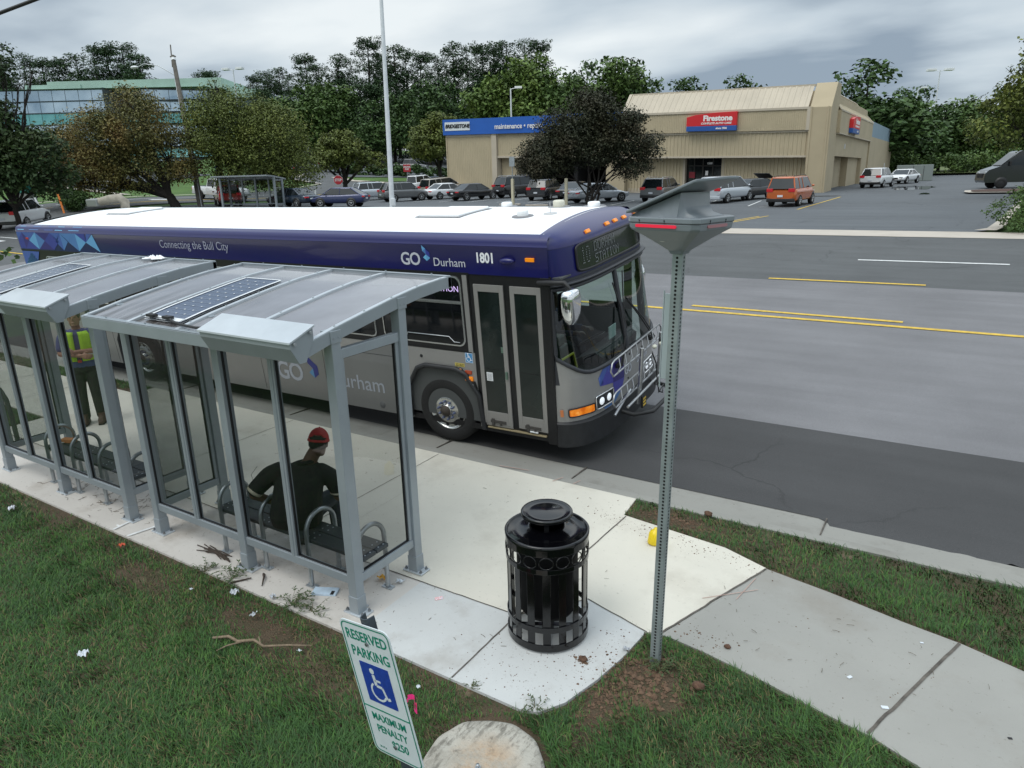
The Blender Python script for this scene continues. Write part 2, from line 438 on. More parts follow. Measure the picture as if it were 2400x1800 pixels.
# far gutter and driveway apron: one pale concrete band
drape('driveway_apron', [([(-48, 26.7), (30, 26.7), (30, 28.0), (5.6, 28.1), (4.9, 28.9), (-48, 28.9)], 0, 0.012), ([(4.9, 28.9), (4.2, 28.9), (4.62, 29.7), (5.1, 33.6), (6.3, 46.2), (6.6, 46.2), (5.5, 33.6), (5.2, 30.3)], 0, .09)], [m_apron], 2.0)
# kerb of the far lawns and pavements on the left
def strip(pts, w):
    L_, R_ = [], []
    for i, p in enumerate(pts):
        a = Vector(pts[max(i-1, 0)]); b = Vector(pts[min(i+1, len(pts)-1)]); d = (b-a).normalized(); n = Vector((-d.y, d.x))
        L_.append((p[0]+n.x*w/2, p[1]+n.y*w/2)); R_.append((p[0]-n.x*w/2, p[1]-n.y*w/2))
    return L_+R_[::-1]
drape('far_kerb', [(strip([(-100, 26.3), (-66.9, 26.2), (-64.3, 27.4), (-63, 30), (-61.5, 33.6), (-62.7, 38.7), (-65, 45), (-65.1, 50.7), (-65.6, 57), (-66.6, 62), (-70, 63.1), (-77, 66)], .35), 0, .10),
                   (strip([(-73, 70.8), (-66.8, 67.6), (-60.4, 67.3), (-54.6, 68.8), (-51.5, 69.7)], 1.3), 0, .05)], [m_apron], 2.0)
drape('far_pavement', [([(-80, 36.2), (-66, 35.2), (-65.5, 36.4), (-80, 37.6)], 0, .03), ([(-90, 71.5), (-77.5, 68), (-77.6, 70.2), (-88, 75.5)], 0, .05)], [m_apron], 2.0)

# near kerb and gutter
k = MB()
xs = gridaxis([(-60, -14, 12), (-14, 3, 60), (3, 14, 40), (14, 60, 8)])
prof = [(3.13, -.3), (3.13, -.004), (3.20, .001), (3.255, -.004), (3.30, -.05), (3.34, -.118), (3.42, -.135), (3.95, -.156), (3.95, -.3)]
sec = []
for x in xs:
    sec.append([(x, y+.006*math.sin(x*2.1)+.004*math.sin(x*5.7), z) for y, z in prof])
k.loft(sec, 0, smooth=False, caps=True)
k.build('kerb', [m_kerb], kind='structure')
jm = MB()
for x in (-11.0, -8.0, -5.0, -2.0, .12, 2.98, 6.0):
    jm.box(x-.006, x+.006, 3.35, 3.93, -.16, -.1285)
# slabs
def slab(name, pts, m, z=0.0, th=.14, parts=None):
    b = MB(); b.prism(pts, 'z', z-th, z, 0); return b.build(name, m, kind='structure')
slab('bus_stop_pad', [(-8.1, -.25), (-8.1, 3.125), (1.13, 3.125), (1.165, 2.70), (1.9, 2.60), (2.28, 2.55), (2.70, 2.37), (2.21, 1.0), (2.10, .95), (1.53, 1.12), (1.13, .62), (.12, .62), (.12, -.25)], m_padW)
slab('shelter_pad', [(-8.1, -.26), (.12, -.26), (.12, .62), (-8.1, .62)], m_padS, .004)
slab('bin_pad', [(.12, -.25), (1.70, -.26), (1.82, -.22), (1.93, -.05), (2.02, .27), (2.08, .59), (2.11, .90), (2.10, .955), (1.53, 1.125), (1.12, .625), (.12, .62)], m_padB, .005)
wn_ = [(2.30, .99), (2.57, .955), (3.05, .85), (3.42, .75), (3.73, .68), (4.05, .55), (5, .22), (6, -.25), (8, -1.4), (12, -4)]
wf_ = [(2.735, 2.36), (3.26, 2.25), (3.82, 2.10), (4.2, 2.02), (4.6, 1.88), (6, 1.42), (8, .6), (12, -1.6)]
slab('pavement', [(2.22, .99)]+wn_+wf_[::-1]+[(2.70, 2.37)], m_walk, -.004)
slab('far_left_pavement', [(-60, 1.3), (-8.1, 1.3), (-8.1, 2.75), (-60, 2.75)], m_padW, -.002)
slab('driveway_corner', [(-3.2, -2.35), (-.95, -2.30), (-.78, -2.36), (-.62, -2.55), (-.6, -8), (-3.2, -8)], m_apron, .01)
def jl(pts, w=.012, z=.009, jag=.003):
    q = []
    for (a, b), (c, d) in zip(pts[:-1], pts[1:]):
        n = max(2, int(math.hypot(c-a, d-b)/.08))
        for i in range(n): q.append((a+(c-a)*i/n+rnd.uniform(-jag, jag), b+(d-b)*i/n+rnd.uniform(-jag, jag)))
    q.append(pts[-1]); p = strip(q, w); n = len(q)
    vs = [(a, b, z) for a, b in p]
    jm.add(vs, [(i, i+1, 2*n-2-i, 2*n-1-i) for i in range(n-1)])
jl([(1.115, -.25), (1.12, .62)]); jl([(1.14, .62), (1.16, 1.8), (1.2, 2.68)], .013, .0045)
jl([(-8, .62), (.0, .615), (1.13, .625), (1.53, 1.12), (2.12, .95)], .010, .0095)
jl([(-1.6, .62), (-1.62, 3.1)], .008, .0045); jl([(-4.4, .62), (-4.42, 3.1)], .008, .0045)
jl([(2.215, 1.0), (2.70, 2.36)], .016, .003, .005); jl([(3.71, .70), (4.19, 2.01)], .022, .001, .004); jl([(5.4, .05), (6.0, 1.4)], .03, .001)
for x in (-9.6, -11.2, -12.8, -14.4): jl([(x, 1.32), (x+.02, 2.74)], .012, .003)
jm.build('joints', m_joint, kind='structure')
# kerb-back worn edge and painted surveying marks
pm = MB()
def dab(mb, cx, cy, L_, w, a, z, mi=0, n=10):
    pts = []
    for i in range(n):
        t = 2*PI*i/n; rr = rnd.uniform(.75, 1.1)
        u, v = L_*math.cos(t)*rr, w*math.sin(t)*rr
        pts.append((cx+u*math.cos(a)-v*math.sin(a), cy+u*math.sin(a)+v*math.cos(a), z))
    mb.add(pts, [tuple(range(n))], mi)
dab(pm, -3.38, -.17, .03, .015, 0, .010); 
def bar(mb, x0, y0, x1, y1, w, z, mi=0):
    p = strip([(x0, y0), (x1, y1)], w); mb.add([(a, b, z) for a, b in p], [(0, 1, 2, 3)], mi)
bar(pm, -3.35, -.06, -3.33, -.25, .035, .012); bar(pm, -3.0, .02, -3.06, -.25, .04, .012)
bar(pm, .1, 3.06, .16, 3.22, .01, .010, 1); bar(pm, .35, 3.12, .38, 3.24, .01, .010, 1); bar(pm, -.7, 3.15, -.3, 3.2, .012, .010, 1); bar(pm, 2.35, 1.62, 2.72, 1.98, .007, .004, 1)
bar(pm, 2.6, 1.75, 2.66, 2.15, .006, .004, 1)
m_opaint = mat('faint_red_paint', (.46, .31, .26), .9)
pm.build('surveying_marks', [m_whi, m_opaint], kind='structure')
# soil thrown on the slabs: crumbs, each a small lump
cl = MB()
def crumbs(cx, cy, sx, sy, n, z, smin, smax, a=0):
    for _ in range(n):
        u, v = rnd.gauss(0, sx), rnd.gauss(0, sy)
        x, y = cx+u*math.cos(a)-v*math.sin(a), cy+u*math.sin(a)+v*math.cos(a)
        s = smin*(smax/smin)**(rnd.random()**2.2)
        vs = [(x+s*rnd.uniform(.5, 1)*math.cos(t), y+s*rnd.uniform(.5, 1)*math.sin(t), z-.001) for t in [k*2*PI/5+rnd.random()*.5 for k in range(5)]]+[(x, y, z+s*rnd.uniform(.3, .8))]
        cl.add(vs, [(i, (i+1) % 5, 5) for i in range(5)], 0)
crumbs(1.55, .15, .28, .22, 420, .005, .0022, .011); crumbs(2.0, .42, .10, .25, 220, .005, .003, .016)
crumbs(1.84, .40, .04, .025, 90, .006, .005, .02); crumbs(1.4, 2.5, .5, .08, 330, .0, .003, .014, -.2); crumbs(2.2, 2.42, .3, .06, 160, .0, .003, .014, -.3)
crumbs(2.5, 1.1, .16, .08, 60, -.003, .004, .016); crumbs(-.5, .1, .9, .15, 130, .004, .002, .008); crumbs(-2, 1.8, 3, .9, 170, .0, .002, .007); crumbs(3.5, 1.5, .8, .4, 50, -.003, .003, .009)
crumbs(.3, 1.7, .7, .6, 70, 0, .002, .008)
crumbs(2.30, .42, .17, .22, 900, -.012, .006, .034); crumbs(2.1, .1, .10, .2, 350, -.012, .005, .022); crumbs(1.65, 2.88, .42, .10, 800, -.012, .005, .028, -.05); crumbs(2.2, 2.75, .3, .08, 250, -.012, .004, .02, -.2)
crumbs(-.2, -.42, .5, .07, 350, -.014, .004, .018); crumbs(-1.0, -.45, .4, .07, 250, -.014, .004, .018); crumbs(.8, -.42, .5, .07, 260, -.014, .004, .016); crumbs(-2.4, -.5, .7, .1, 300, -.014, .004, .016)
tag(cl.build('soil_crumbs', mat('crumbs', (.13, .08, .05), .95, nscale=30, namt=.4)), 'reddish soil crumbs scattered over the pale slabs', 'soil', kind='stuff')
tw = MB()
for _ in range(120):
    x, y = rnd.uniform(-6, 1.6), rnd.choice([rnd.uniform(-.1, .7), rnd.uniform(.7, 3.0)])
    if rnd.random() < .25: x, y = rnd.uniform(2.3, 4.6), rnd.uniform(1.1, 1.9)
    a = rnd.uniform(0, PI); l = rnd.uniform(.006, .028)
    tw.tube([(x, y, .006), (x+l*math.cos(a), y+l*math.sin(a), .009), (x+2*l*math.cos(a+.1), y+2*l*math.sin(a+.1), .007)], rnd.uniform(.001, .0020), 4)
for _ in range(90):
    x, y = rnd.gauss(-4.2, .5), rnd.gauss(.12, .13); a = rnd.uniform(0, PI); l = rnd.uniform(.02, .07)
    tw.tube([(x, y, .008), (x+l*math.cos(a), y+l*math.sin(a), .012), (x+2*l*math.cos(a+.3), y+2*l*math.sin(a+.3), .009)], .002, 4)
tag(tw.build('twig_litter', mat('twig', (.11, .085, .055), .9)), 'dry twigs and bark bits strewn over the bus stop slab', 'twigs', kind='stuff')
# road markings
mk = MB()
def mark(x0, y0, x1, y1, w, mi):
    n = max(1, int(math.hypot(x1-x0, y1-y0)/2))
    q = [(x0+(x1-x0)*i/n, y0+(y1-y0)*i/n) for i in range(n+1)]; p = strip(q, w); m_ = len(q)
    mk.add([(a, b, T(a, b)+.012) for a, b in p], [(i, i+1, 2*m_-2-i, 2*m_-1-i) for i in range(m_-1)], mi)
mark(-30, 12.98, 14, 12.62, .15, 0); mark(-1.6, 13.24, 3.0, 13.14, .14, 0)
mark(-.7, 17.27, 3.2, 17.38, .15, 0); mark(-12, 17.2, -7.2, 17.27, .11, 0)
mark(1.15, 21.05, 5.1, 21.15, .16, 1); mark(-11, 21, -7, 21.05, .12, 1)
mark(-60, 14.6, -39.8, 14.75, .13, 1); mark(-60, 11.8, -30, 11.75, .13, 0); mark(-43, 13.7, -39.2, 13.8, .35, 1)
mark(-60.6, 25.3, -57.3, 29.6, .13, 0); mark(-57.3, 29.6, -57.0, 60, .13, 0); mark(-62.9, 26.1, -59.9, 30, .12, 1); mark(-59.9, 30, -60.5, 50, .12, 1); mark(-56.8, 29.6, -56.5, 60, .13, 0)
mark(-58.6, 34, -58.4, 36.2, .8, 1)
for a in [(-5.9, 31.6, -5.0, 35.9), (-6.25, 31.6, -5.4, 35.6), (-4.45, 40.6, -3.9, 53)]: mark(*a, .11, 0)
for x in (-8, -11.2, -14.4, -17.6, -20.8, -24): mark(x, 43.5, x-.5, 49, .1, 1)
for x in (-26, -29, -32, -35, -38, -41): mark(x, 46, x-.5, 52, .1, 1)
mark(-7.1, 42.6, -5.5, 43.2, .10, 1)
mk.build('road_markings', [m_yel, m_whi], kind='structure', recalc=False)
# puddle, tar patch
pd = MB()
def blob(cx, cy, rx, ry, dz, n=26, seed=1, mi=0, jag=.25):
    q = random.Random(seed); pts = []
    for i in range(n):
        t = 2*PI*i/n; r = 1+q.uniform(-jag, jag); x, y = cx+rx*r*math.cos(t), cy+ry*r*math.sin(t); pts.append((x, y, T(x, y)+dz))
    pd.add(pts, [tuple(range(n))], mi)
blob(-.1, 66.6, 1.6, 4.2, .02, seed=3); blob(1.2, 56.3, .35, .9, .02, seed=4); blob(-5.6, 54.2, 1.4, .5, .02, seed=5, mi=1)
pd.build('puddle', [mat('puddle_water', (.012, .015, .015), .04, spec=.8), mat('tar', (.03, .03, .03), .5)], kind='structure', recalc=False)
# road paint scuffs
# ---------------------------------------------------------------- grass blades on the near lawns
def inside(px, py, poly):
    c = np.zeros(len(px), bool); n = len(poly)
    for i in range(n):
        x0, y0 = poly[i]; x1, y1 = poly[(i+1) % n]
        cond = ((y0 > py) != (y1 > py)) & (px < (x1-x0)*(py-y0)/((y1-y0) if y1 != y0 else 1e-9)+x0)
        c ^= cond
    return c
rs = np.random.RandomState(3)
def vnoise(x, y, s, seed):
    q = np.random.RandomState(seed); tab = q.rand(64, 64)
    X, Y = x*s+100, y*s+100; i, j = np.floor(X).astype(int), np.floor(Y).astype(int); u, v = X-i, Y-j; u = u*u*(3-2*u); v = v*v*(3-2*v)
    g_ = lambda a, b: tab[a % 64, b % 64]
    return (g_(i, j)*(1-u)+g_(i+1, j)*u)*(1-v)+(g_(i, j+1)*(1-u)+g_(i+1, j+1)*u)*v
lawnA = [(-16, -.27), (1.72, -.28), (1.86, -.23), (1.97, -.05), (2.05, .27), (2.11, .6), (2.14, .93), (2.25, .97)]+[(a, b-.02) for a, b in wn_]+[(12, -6), (-16, -6)]
stripB = [(1.15, 2.74), (1.9, 2.63), (2.3, 2.57), (2.72, 2.40)]+[(a, b+.02) for a, b in wf_[1:]]+[(12, 3.12), (1.15, 3.12)]
stripC = [(-30, 2.78), (-9.0, 2.78), (-8.2, 2.9), (-8.15, 3.12), (-30, 3.12)]
lawnD = [(-16, -.2), (-8.15, -.2), (-8.15, 1.25), (-16, 1.25)]
drv = [(-3.2, -2.33), (-.95, -2.28), (-.76, -2.34), (-.6, -2.55), (-.58, -8), (-3.2, -8)]
def blades(name, polys, n, box, lab):
    px = rs.uniform(box[0], box[1], n); py = rs.uniform(box[2], box[3], n)
    ok = np.zeros(n, bool)
    for p in polys: ok |= inside(px, py, p)
    ok &= ~inside(px, py, drv)
    ok &= (np.hypot(px-1.76, py+.75) > .39)
    # thin the blades with the distance to the camera
    d = np.hypot(px-3.8, py+3.5); ok &= rs.rand(n) < np.clip(4.2/np.maximum(d, 1), .28, 1)**1.0
    px, py = px[ok], py[ok]
    # bare soil patches
    edge = np.zeros(len(px))
    edge = np.maximum(edge, np.clip(1-(-.26-py)/.42, 0, 1)*(px < 1.7)*(py < 0)*(.35+.75*vnoise(px, py, 1.3, 8)))
    edge = np.maximum(edge, np.exp(-(((px-2.36)/.27)**2+((py-.42)/.34)**2))*1.15)
    edge = np.maximum(edge, np.exp(-(((px-2.15)/.16)**2+((py-.05)/.35)**2)))
    edge = np.maximum(edge, np.exp(-(((px-1.65)/.5)**2+((py-2.83)/.14)**2))*1.1)
    edge = np.maximum(edge, np.exp(-(((px-.4)/.8)**2+((py+.72)/.24)**2))*.70)
    edge = np.maximum(edge, np.exp(-(((px+.5)/.7)**2+((py+.55)/.2)**2))*1.0)
    edge = np.maximum(edge, np.exp(-(((px+2.2)/.7)**2+((py+.6)/.22)**2))*.85)
    nz_ = vnoise(px, py, 3.1, 5)*.6+vnoise(px, py, 9, 6)*.4
    keep = rs.rand(len(px)) < np.clip(1.2-edge*1.32-np.clip(nz_-.60, 0, 1)*1.6, .02, 1)
    px, py, edge = px[keep], py[keep], edge[keep]
    n = len(px)
    cl_ = vnoise(px, py, 2.0, 11)
    h = (.026+.029*rs.rand(n))*(.65+.7*cl_)*(1-.35*edge)
    tall = rs.rand(n) < .03; h[tall] *= 1.7
    yw = rs.uniform(0, 2*PI, n); cl2 = vnoise(px, py, 6, 12)*2*PI; yw = yw*.5+cl2*.5
    ln = h*rs.uniform(.3, 1.5, n)
    w = rs.uniform(.0013, .0027, n)*(1+.10*np.hypot(px-3.8, py+3.5))
    dx_, dy_ = np.cos(yw), np.sin(yw); sx_, sy_ = -dy_, dx_
    P = np.zeros((n, 5, 3)); zb = -.02
    P[:, 0] = np.stack([px-sx_*w, py-sy_*w, np.full(n, zb)], 1); P[:, 1] = np.stack([px+sx_*w, py+sy_*w, np.full(n, zb)], 1)
    mx_, my_ = px+dx_*ln*.35, py+dy_*ln*.35
    P[:, 2] = np.stack([mx_+sx_*w*.8, my_+sy_*w*.8, zb+h*.72], 1); P[:, 3] = np.stack([mx_-sx_*w*.8, my_-sy_*w*.8, zb+h*.72], 1)
    P[:, 4] = np.stack([px+dx_*ln, py+dy_*ln, zb+h*rs.uniform(.85, 1.0, n)], 1)
    me = bpy.data.meshes.new(name); me.vertices.add(n*5); me.vertices.foreach_set('co', P.reshape(-1))
    b = np.arange(n)*5
    loops = np.stack([b, b+1, b+2, b+3, b+3, b+2, b+4], 1).reshape(-1)
    me.loops.add(n*7); me.loops.foreach_set('vertex_index', loops)
    me.polygons.add(n*2)
    ls = np.stack([np.arange(n)*7, np.arange(n)*7+4], 1).reshape(-1); me.polygons.foreach_set('loop_start', ls)
    me.update(calc_edges=True); me.validate()
    dryp = np.clip(.012+edge*.20+.10*(vnoise(px, py, 1.1, 21) > .62), 0, .8)
    dry = rs.rand(n) < dryp; lt = rs.rand(n) < (.15+.35*vnoise(px, py, 1.7, 33))
    mi = np.where(dry, 2, np.where(lt, 1, 0))
    me.polygons.foreach_set('material_index', np.repeat(mi, 2))
    for m in (mat('blade', (.026, .078, .016), .7, nscale=2.5, stops=[(.3, (.018, .058, .010)), (.7, (.036, .100, .018))]), mat('blade_light', (.042, .098, .022), .75, nscale=4, stops=[(.3, (.034, .105, .014)), (.7, (.075, .165, .026))]), mat('blade_dry', (.155, .135, .055), .8, nscale=6, namt=.3)): me.materials.append(m)
    o = bpy.data.objects.new(name, me); COL.objects.link(o)
    tag(o, lab, 'grass', kind='stuff')
blades('lawn_grass', [lawnA, lawnD], 900000, (-12, 7, -4.2, 1.3), 'short dark green grass with bare soil patches on the near lawn')
blades('verge_grass', [stripB, stripC], 210000, (-14, 8, 1.2, 3.13), 'short green grass on the strip between pavement and kerb')
# ================================================================ BUS SHELTERS
m_alu = mat('aluminium_paint', (.30, .335, .36), .38, .3, nscale=3, namt=.07, bump=(90, .05, .002))
m_aluL = mat('aluminium_light', (.50, .54, .57), .3, .3, nscale=5, namt=.06)
m_steel = mat('galvanised', (.42, .45, .47), .35, .7, nscale=14, namt=.15)
m_bolt = mat('bolt', (.25, .26, .27), .35, .8)
m_black = mat('black_rubber', (.012, .012, .013), .55)
m_pane = glassmat('shelter_glass', (.60, .62, .62), .02, 1.45)
m_poly = mat('roof_polycarbonate', (.20, .195, .20), .2, coat=.6, nscale=1.2, stops=[(.35, (.21, .205, .215)), (.6, (.27, .265, .28)), (.8, (.19, .18, .18))], spec=.6)
# grime runs near the low edge: a dirt layer with streaks along the slope
def grime(m):
    nt = m.node_tree; L = nt.links.new; p = nt.nodes['Principled BSDF']; src = p.inputs['Base Color'].links[0].from_socket
    t = nt.nodes.new('ShaderNodeTexCoord'); s = nt.nodes.new('ShaderNodeSeparateXYZ'); L(t.outputs['Object'], s.inputs[0])
    a = nt.nodes.new('ShaderNodeMapRange'); L(s.outputs[1], a.inputs[0]); a.inputs[1].default_value = .75; a.inputs[2].default_value = -.35
    mp_ = nt.nodes.new('ShaderNodeMapping'); L(t.outputs['Object'], mp_.inputs[0]); mp_.inputs['Scale'].default_value = (6.5, .9, 1); mp_.inputs['Rotation'].default_value = (0, 0, R(28))
    n = nt.nodes.new('ShaderNodeTexNoise'); n.inputs['Scale'].default_value = 1.3; n.inputs['Detail'].default_value = 6; L(mp_.outputs[0], n.inputs['Vector'])
    b = nt.nodes.new('ShaderNodeMapRange'); L(n.outputs[0], b.inputs[0]); b.inputs[1].default_value = .40; b.inputs[2].default_value = .60
    c = nt.nodes.new('ShaderNodeMath'); c.operation = 'MULTIPLY'; L(a.outputs[0], c.inputs[0]); L(b.outputs[0], c.inputs[1])
    d = nt.nodes.new('ShaderNodeMapRange'); L(s.outputs[0], d.inputs[0]); d.inputs[1].default_value = -.7; d.inputs[2].default_value = -1.7
    e_ = nt.nodes.new('ShaderNodeMath'); e_.operation = 'MULTIPLY'; L(c.outputs[0], e_.inputs[0]); L(d.outputs[0], e_.inputs[1])
    x = nt.nodes.new('ShaderNodeMix'); x.data_type = 'RGBA'; L(e_.outputs[0], x.inputs[0]); L(src, x.inputs[6]); x.inputs[7].default_value = (.045, .033, .022, 1)
    L(x.outputs[2], p.inputs['Base Color'])
grime(m_poly)
m_cell = mat('solar_cell', (.045, .065, .12), .16, coat=.8, spec=.7, nscale=18, namt=.25)
m_pwhite = mat('white_plastic', (.74, .76, .77), .4)
m_woodp = mat('bench_slat', (.030, .038, .042), .5, nscale=30, namt=.2, bump=(80, .15, .002))
ROOF = [(-.36, 2.335), (-.16, 2.38), (.036, 2.424), (.348, 2.482), (.663, 2.538), (.967, 2.583), (1.309, 2.612), (1.43, 2.615)]
def rz(y):
    for (a, b), (c, d) in zip(ROOF[:-1], ROOF[1:]):
        if y <= c: return b+(d-b)*(y-a)/(c-a)
    return ROOF[-1][1]
PX = (-.045, -1.44, -2.83)
def make_shelter(label):
    t = thing('bus_shelter', label, 'bus shelter', (0, 0, 0), 0, 'bus shelters on the near pavement')
    h = .045
    for i, x in enumerate(PX):
        rows = ((0, 2.37),) if i == 1 else ((0, 2.37), (.75, 2.50))
        for y, zt in rows:
            b = MB(); b.box(x-h, x+h, y-h, y+h, .012, zt+.03)
            b.box(x-h-.006, x+h+.006, y-h-.006, y+h+.006, .012, .17)
            b.box(x-h-.008, x+h+.008, y-h-.008, y+h+.008, zt-.06, zt+.035)
            for dx_ in (-.024, .024): b.cyl((x+dx_, y-h-.012, zt-.02), (x+dx_, y-h, zt-.02), .008, 6); b.cyl((x+h, y+dx_, zt-.02), (x+h+.012, y+dx_, zt-.02), .008, 6)
            b.build('post', m_alu, t, bevel=.004)
            q = MB(); q.box(x-.11, x+.11, y-.065, y+.065, 0.004, .018)
            if i == 1: pass
            fp = q.build('base_plate', m_aluL, t, bevel=.003)
            q = MB()
            for sx in (-.085, .085):
                for sy in (-.04, .04): q.cyl((x+sx, y+sy, .018), (x+sx, y+sy, .045), .008, 6); q.cyl((x+sx, y+sy, .02), (x+sx, y+sy, .032), .014, 6); q.mark()
            q.builds('anchor_bolt', m_bolt, fp)
    # back wall panes, mullions and rails
    ms = (-.745, -2.135)
    for x in ms:
        b = MB(); b.box(x-.036, x+.036, -.028, .028, .345, 2.33); b.box(x-.012, x+.012, -.034, -.026, .345, 2.33)
        b.build('mullion', m_alu, t, bevel=.003)
    b = MB()
    for a, c in ((PX[0]-h, PX[1]+h), (PX[1]-h, PX[2]+h)):
        b.box(c, a, -.03, .03, .27, .345); b.mark()
    b.builds('bottom_rail', m_alu, t, bevel=.004)
    edges = [(PX[0]-h, ms[0]+.036), (ms[0]-.036, PX[1]+h), (PX[1]-h, ms[1]+.036), (ms[1]-.036, PX[2]+h)]
    for a, c in edges:
        b = MB(); b.add([(c, 0, .345), (a, 0, .345), (a, 0, 2.33), (c, 0, 2.33)], [(0, 1, 2, 3)])
        g_ = .010
        b.box(a-g_, a, -.010, .010, .345, 2.33, 1); b.box(c, c+g_*.7, -.010, .010, .345, 2.33, 1); b.box(c, a, -.010, .010, .345, .352, 1)
        b.build('glass_pane', [m_pane, m_black], t)
    # end frames
    for x in (PX[0], PX[2]):
        b = MB()
        b.box(x-.03, x+.03, h, .75-h, .27, .345); b.box(x-.03, x+.03, h, .75-h, 2.175, 2.25)
        b.box(x-.022, x+.022, h, h+.04, .345, 2.175); b.box(x-.022, x+.022, .75-h-.04, .75-h, .345, 2.175)
        b.build('end_frame', m_alu, t, bevel=.004)
        b = MB(); y0, y1 = h+.04, .75-h-.04
        b.add([(x, y0, .345), (x, y1, .345), (x, y1, 2.175), (x, y0, 2.175)], [(0, 1, 2, 3)])
        for a, c in ((y0, y0+.008), (y1-.012, y1)): b.box(x-.010, x+.010, a, c, .345, 2.175, 1)
        b.box(x-.010, x+.010, y0, y1, .345, .353, 1); b.box(x-.010, x+.010, y0, y1, 2.167, 2.175, 1)
        b.build('glass_pane', [m_pane, m_black], t)
    # roof: polycarbonate sheets, curved beams, front and back edge beams
    ys = [-.35+1.77*i/24 for i in range(25)]
    bays = [(-.04, -.735), (-.785, -1.43), (-1.48, -2.135), (-2.185, -2.83)]
    for a, c in bays:
        b = MB(); b.grid(lambda u, v: (c+(a-c)*u, ys[0]+(ys[-1]-ys[0])*v, rz(ys[0]+(ys[-1]-ys[0])*v)-.012), 1, 24)
        b.grid(lambda u, v: (c+(a-c)*u, ys[0]+(ys[-1]-ys[0])*v, rz(ys[0]+(ys[-1]-ys[0])*v)-.022), 1, 24)
        b.build('roof_sheet', m_poly, t)
    def curved(x0, x1, zlo, zhi, mb, y0=-.36, y1=1.43, n=24):
        sec = []
        for i in range(n+1):
            y = y0+(y1-y0)*i/n; z = rz(y)
            sec.append([(x0, y, z+zlo), (x1, y, z+zlo), (x1, y, z+zhi), (x0, y, z+zhi)])
        mb.loft(sec, 0, smooth=False)
    for x in (0, -2.87):
        b = MB(); x0 = x-.045 if x == 0 else x; curved(x0, x0+.045, -.095, 0.002, b)
        o = b.build('end_beam', m_aluL if False else m_alu, t, bevel=.003)
        c_ = MB(); curved(x0+.002, x0+.043, .002, .009, c_)
        for y in (-.3, .02, .34, .66, .98, 1.3): c_.cyl((x0+.022, y, rz(y)), (x0+.022, y, rz(y)+.018), .008, 6)
        c_.build('roof_trim', m_aluL, t)
    for x in (-.76, -1.455, -2.16):
        b = MB(); curved(x-.022, x+.022, -.05, .008, b, -.34, 1.41)
        for y in (-.2, .15, .5, .85, 1.2): b.cyl((x, y, rz(y)), (x, y, rz(y)+.018), .008, 6)
        b.build('roof_rib', m_aluL, t)
    b = MB(); b.box(-2.87, 0, -.362, -.315, 2.24, 2.34); b.box(-2.87, 0, 1.385, 1.432, 2.525, 2.622)
    b.box(-2.865, -.005, -.36, -.30, 2.341, 2.349); b.box(-2.865, -.005, 1.38, 1.43, 2.623, 2.630)
    for x in (-.2, -.75, -1.3, -1.9, -2.5):
        b.cyl((x, 1.405, 2.628), (x, 1.405, 2.642), .009, 6); b.cyl((x, -.33, 2.345), (x, -.33, 2.358), .009, 6)
    b.box(-2.80, -.05, -.02, .02, 2.33, 2.40)
    b.build('edge_beam', m_alu, t, bevel=.004)
    # hooded light box on the low edge
    b = MB()
    prof_ = [(-.215, 2.478), (-.43, 2.40), (-.43, 2.352), (-.364, 2.235), (-.30, 2.235), (-.215, 2.39)]
    b.prism(prof_, 'x', -1.0, .012)
    lb = b.build('light_box', m_alu, t, bevel=.003)
    b = MB(); top = [(-.205, 2.490), (-.442, 2.404), (-.444, 2.388), (-.205, 2.474)]; b.prism(top, 'x', -1.012, .022)
    b.build('box_lid', m_aluL, lb, bevel=.002)
    b = MB()
    for y, z in ((-.40, 2.385), (-.25, 2.44)): b.cyl((.02, y, z), (.034, y, z), .012, 8); b.mark()
    b.builds('screw', m_steel, lb)
    # solar panel
    b = MB(); x0, x1, ya, yb = -2.06, -1.53, -.24, .84
    def P(u, v, h_): y = ya+(yb-ya)*v; return (x0+(x1-x0)*u, y, rz(y)+.014+h_)
    b.grid(lambda u, v: P(u, v, 0), 1, 14, 0); b.grid(lambda u, v: P(u, v, -.012), 1, 14, 1)
    for u0, u1 in ((0, .05), (.95, 1)): b.grid(lambda u, v: P(u0+(u1-u0)*u, v, .005), 1, 14, 1)
    for v0, v1 in ((0, .05), (.985, 1)): b.grid(lambda u, v: P(u, v0+(v1-v0)*v, .005), 1, 2, 1)
    for i in range(1, 12):
        v0 = .05+.935*i/12; b.grid(lambda u, v: P(.05+.9*u, v0-.002+.004*v, .002), 1, 1, 2)
        for u0 in (.275, .5, .725):
            b.add([P(u0-.022, v0, .004), P(u0, v0-.008, .004), P(u0+.022, v0, .004), P(u0, v0+.008, .004)], [(0, 1, 2, 3)], 1)
    for u0 in (.275, .5, .725): b.grid(lambda u, v: P(u0-.002+.004*u, .05+.935*v, .002), 1, 14, 2)
    sp = b.build('solar_panel', [m_cell, m_pwhite, mat('cell_line', (.16, .2, .26), .4)], t)
    b = MB()
    for x in (-1.93, -1.70):
        b.box(x-.05, x+.05, -.265, -.215, rz(-.24)+.03, rz(-.24)+.055)
    b.tube([(-1.93, -.24, 2.40), (-1.82, -.25, 2.392), (-1.70, -.24, 2.40)], .005, 6)
    b.tube([(-1.66, -.25, 2.40), (-1.60, -.27, 2.385), (-1.45, -.29, 2.375), (-1.25, -.30, 2.37), (-1.06, -.30, 2.38), (-1.02, -.29, 2.42)], .012, 8)
    b.build('junction_cable', m_black, sp, bevel=.002)
    return t
sh1 = make_shelter('silver bus shelter nearest the camera with a seated man inside it')
sh2 = dup(sh1, (-3.35, .0, 0), label='silver bus shelter further left with a white cloth lying on its roof')
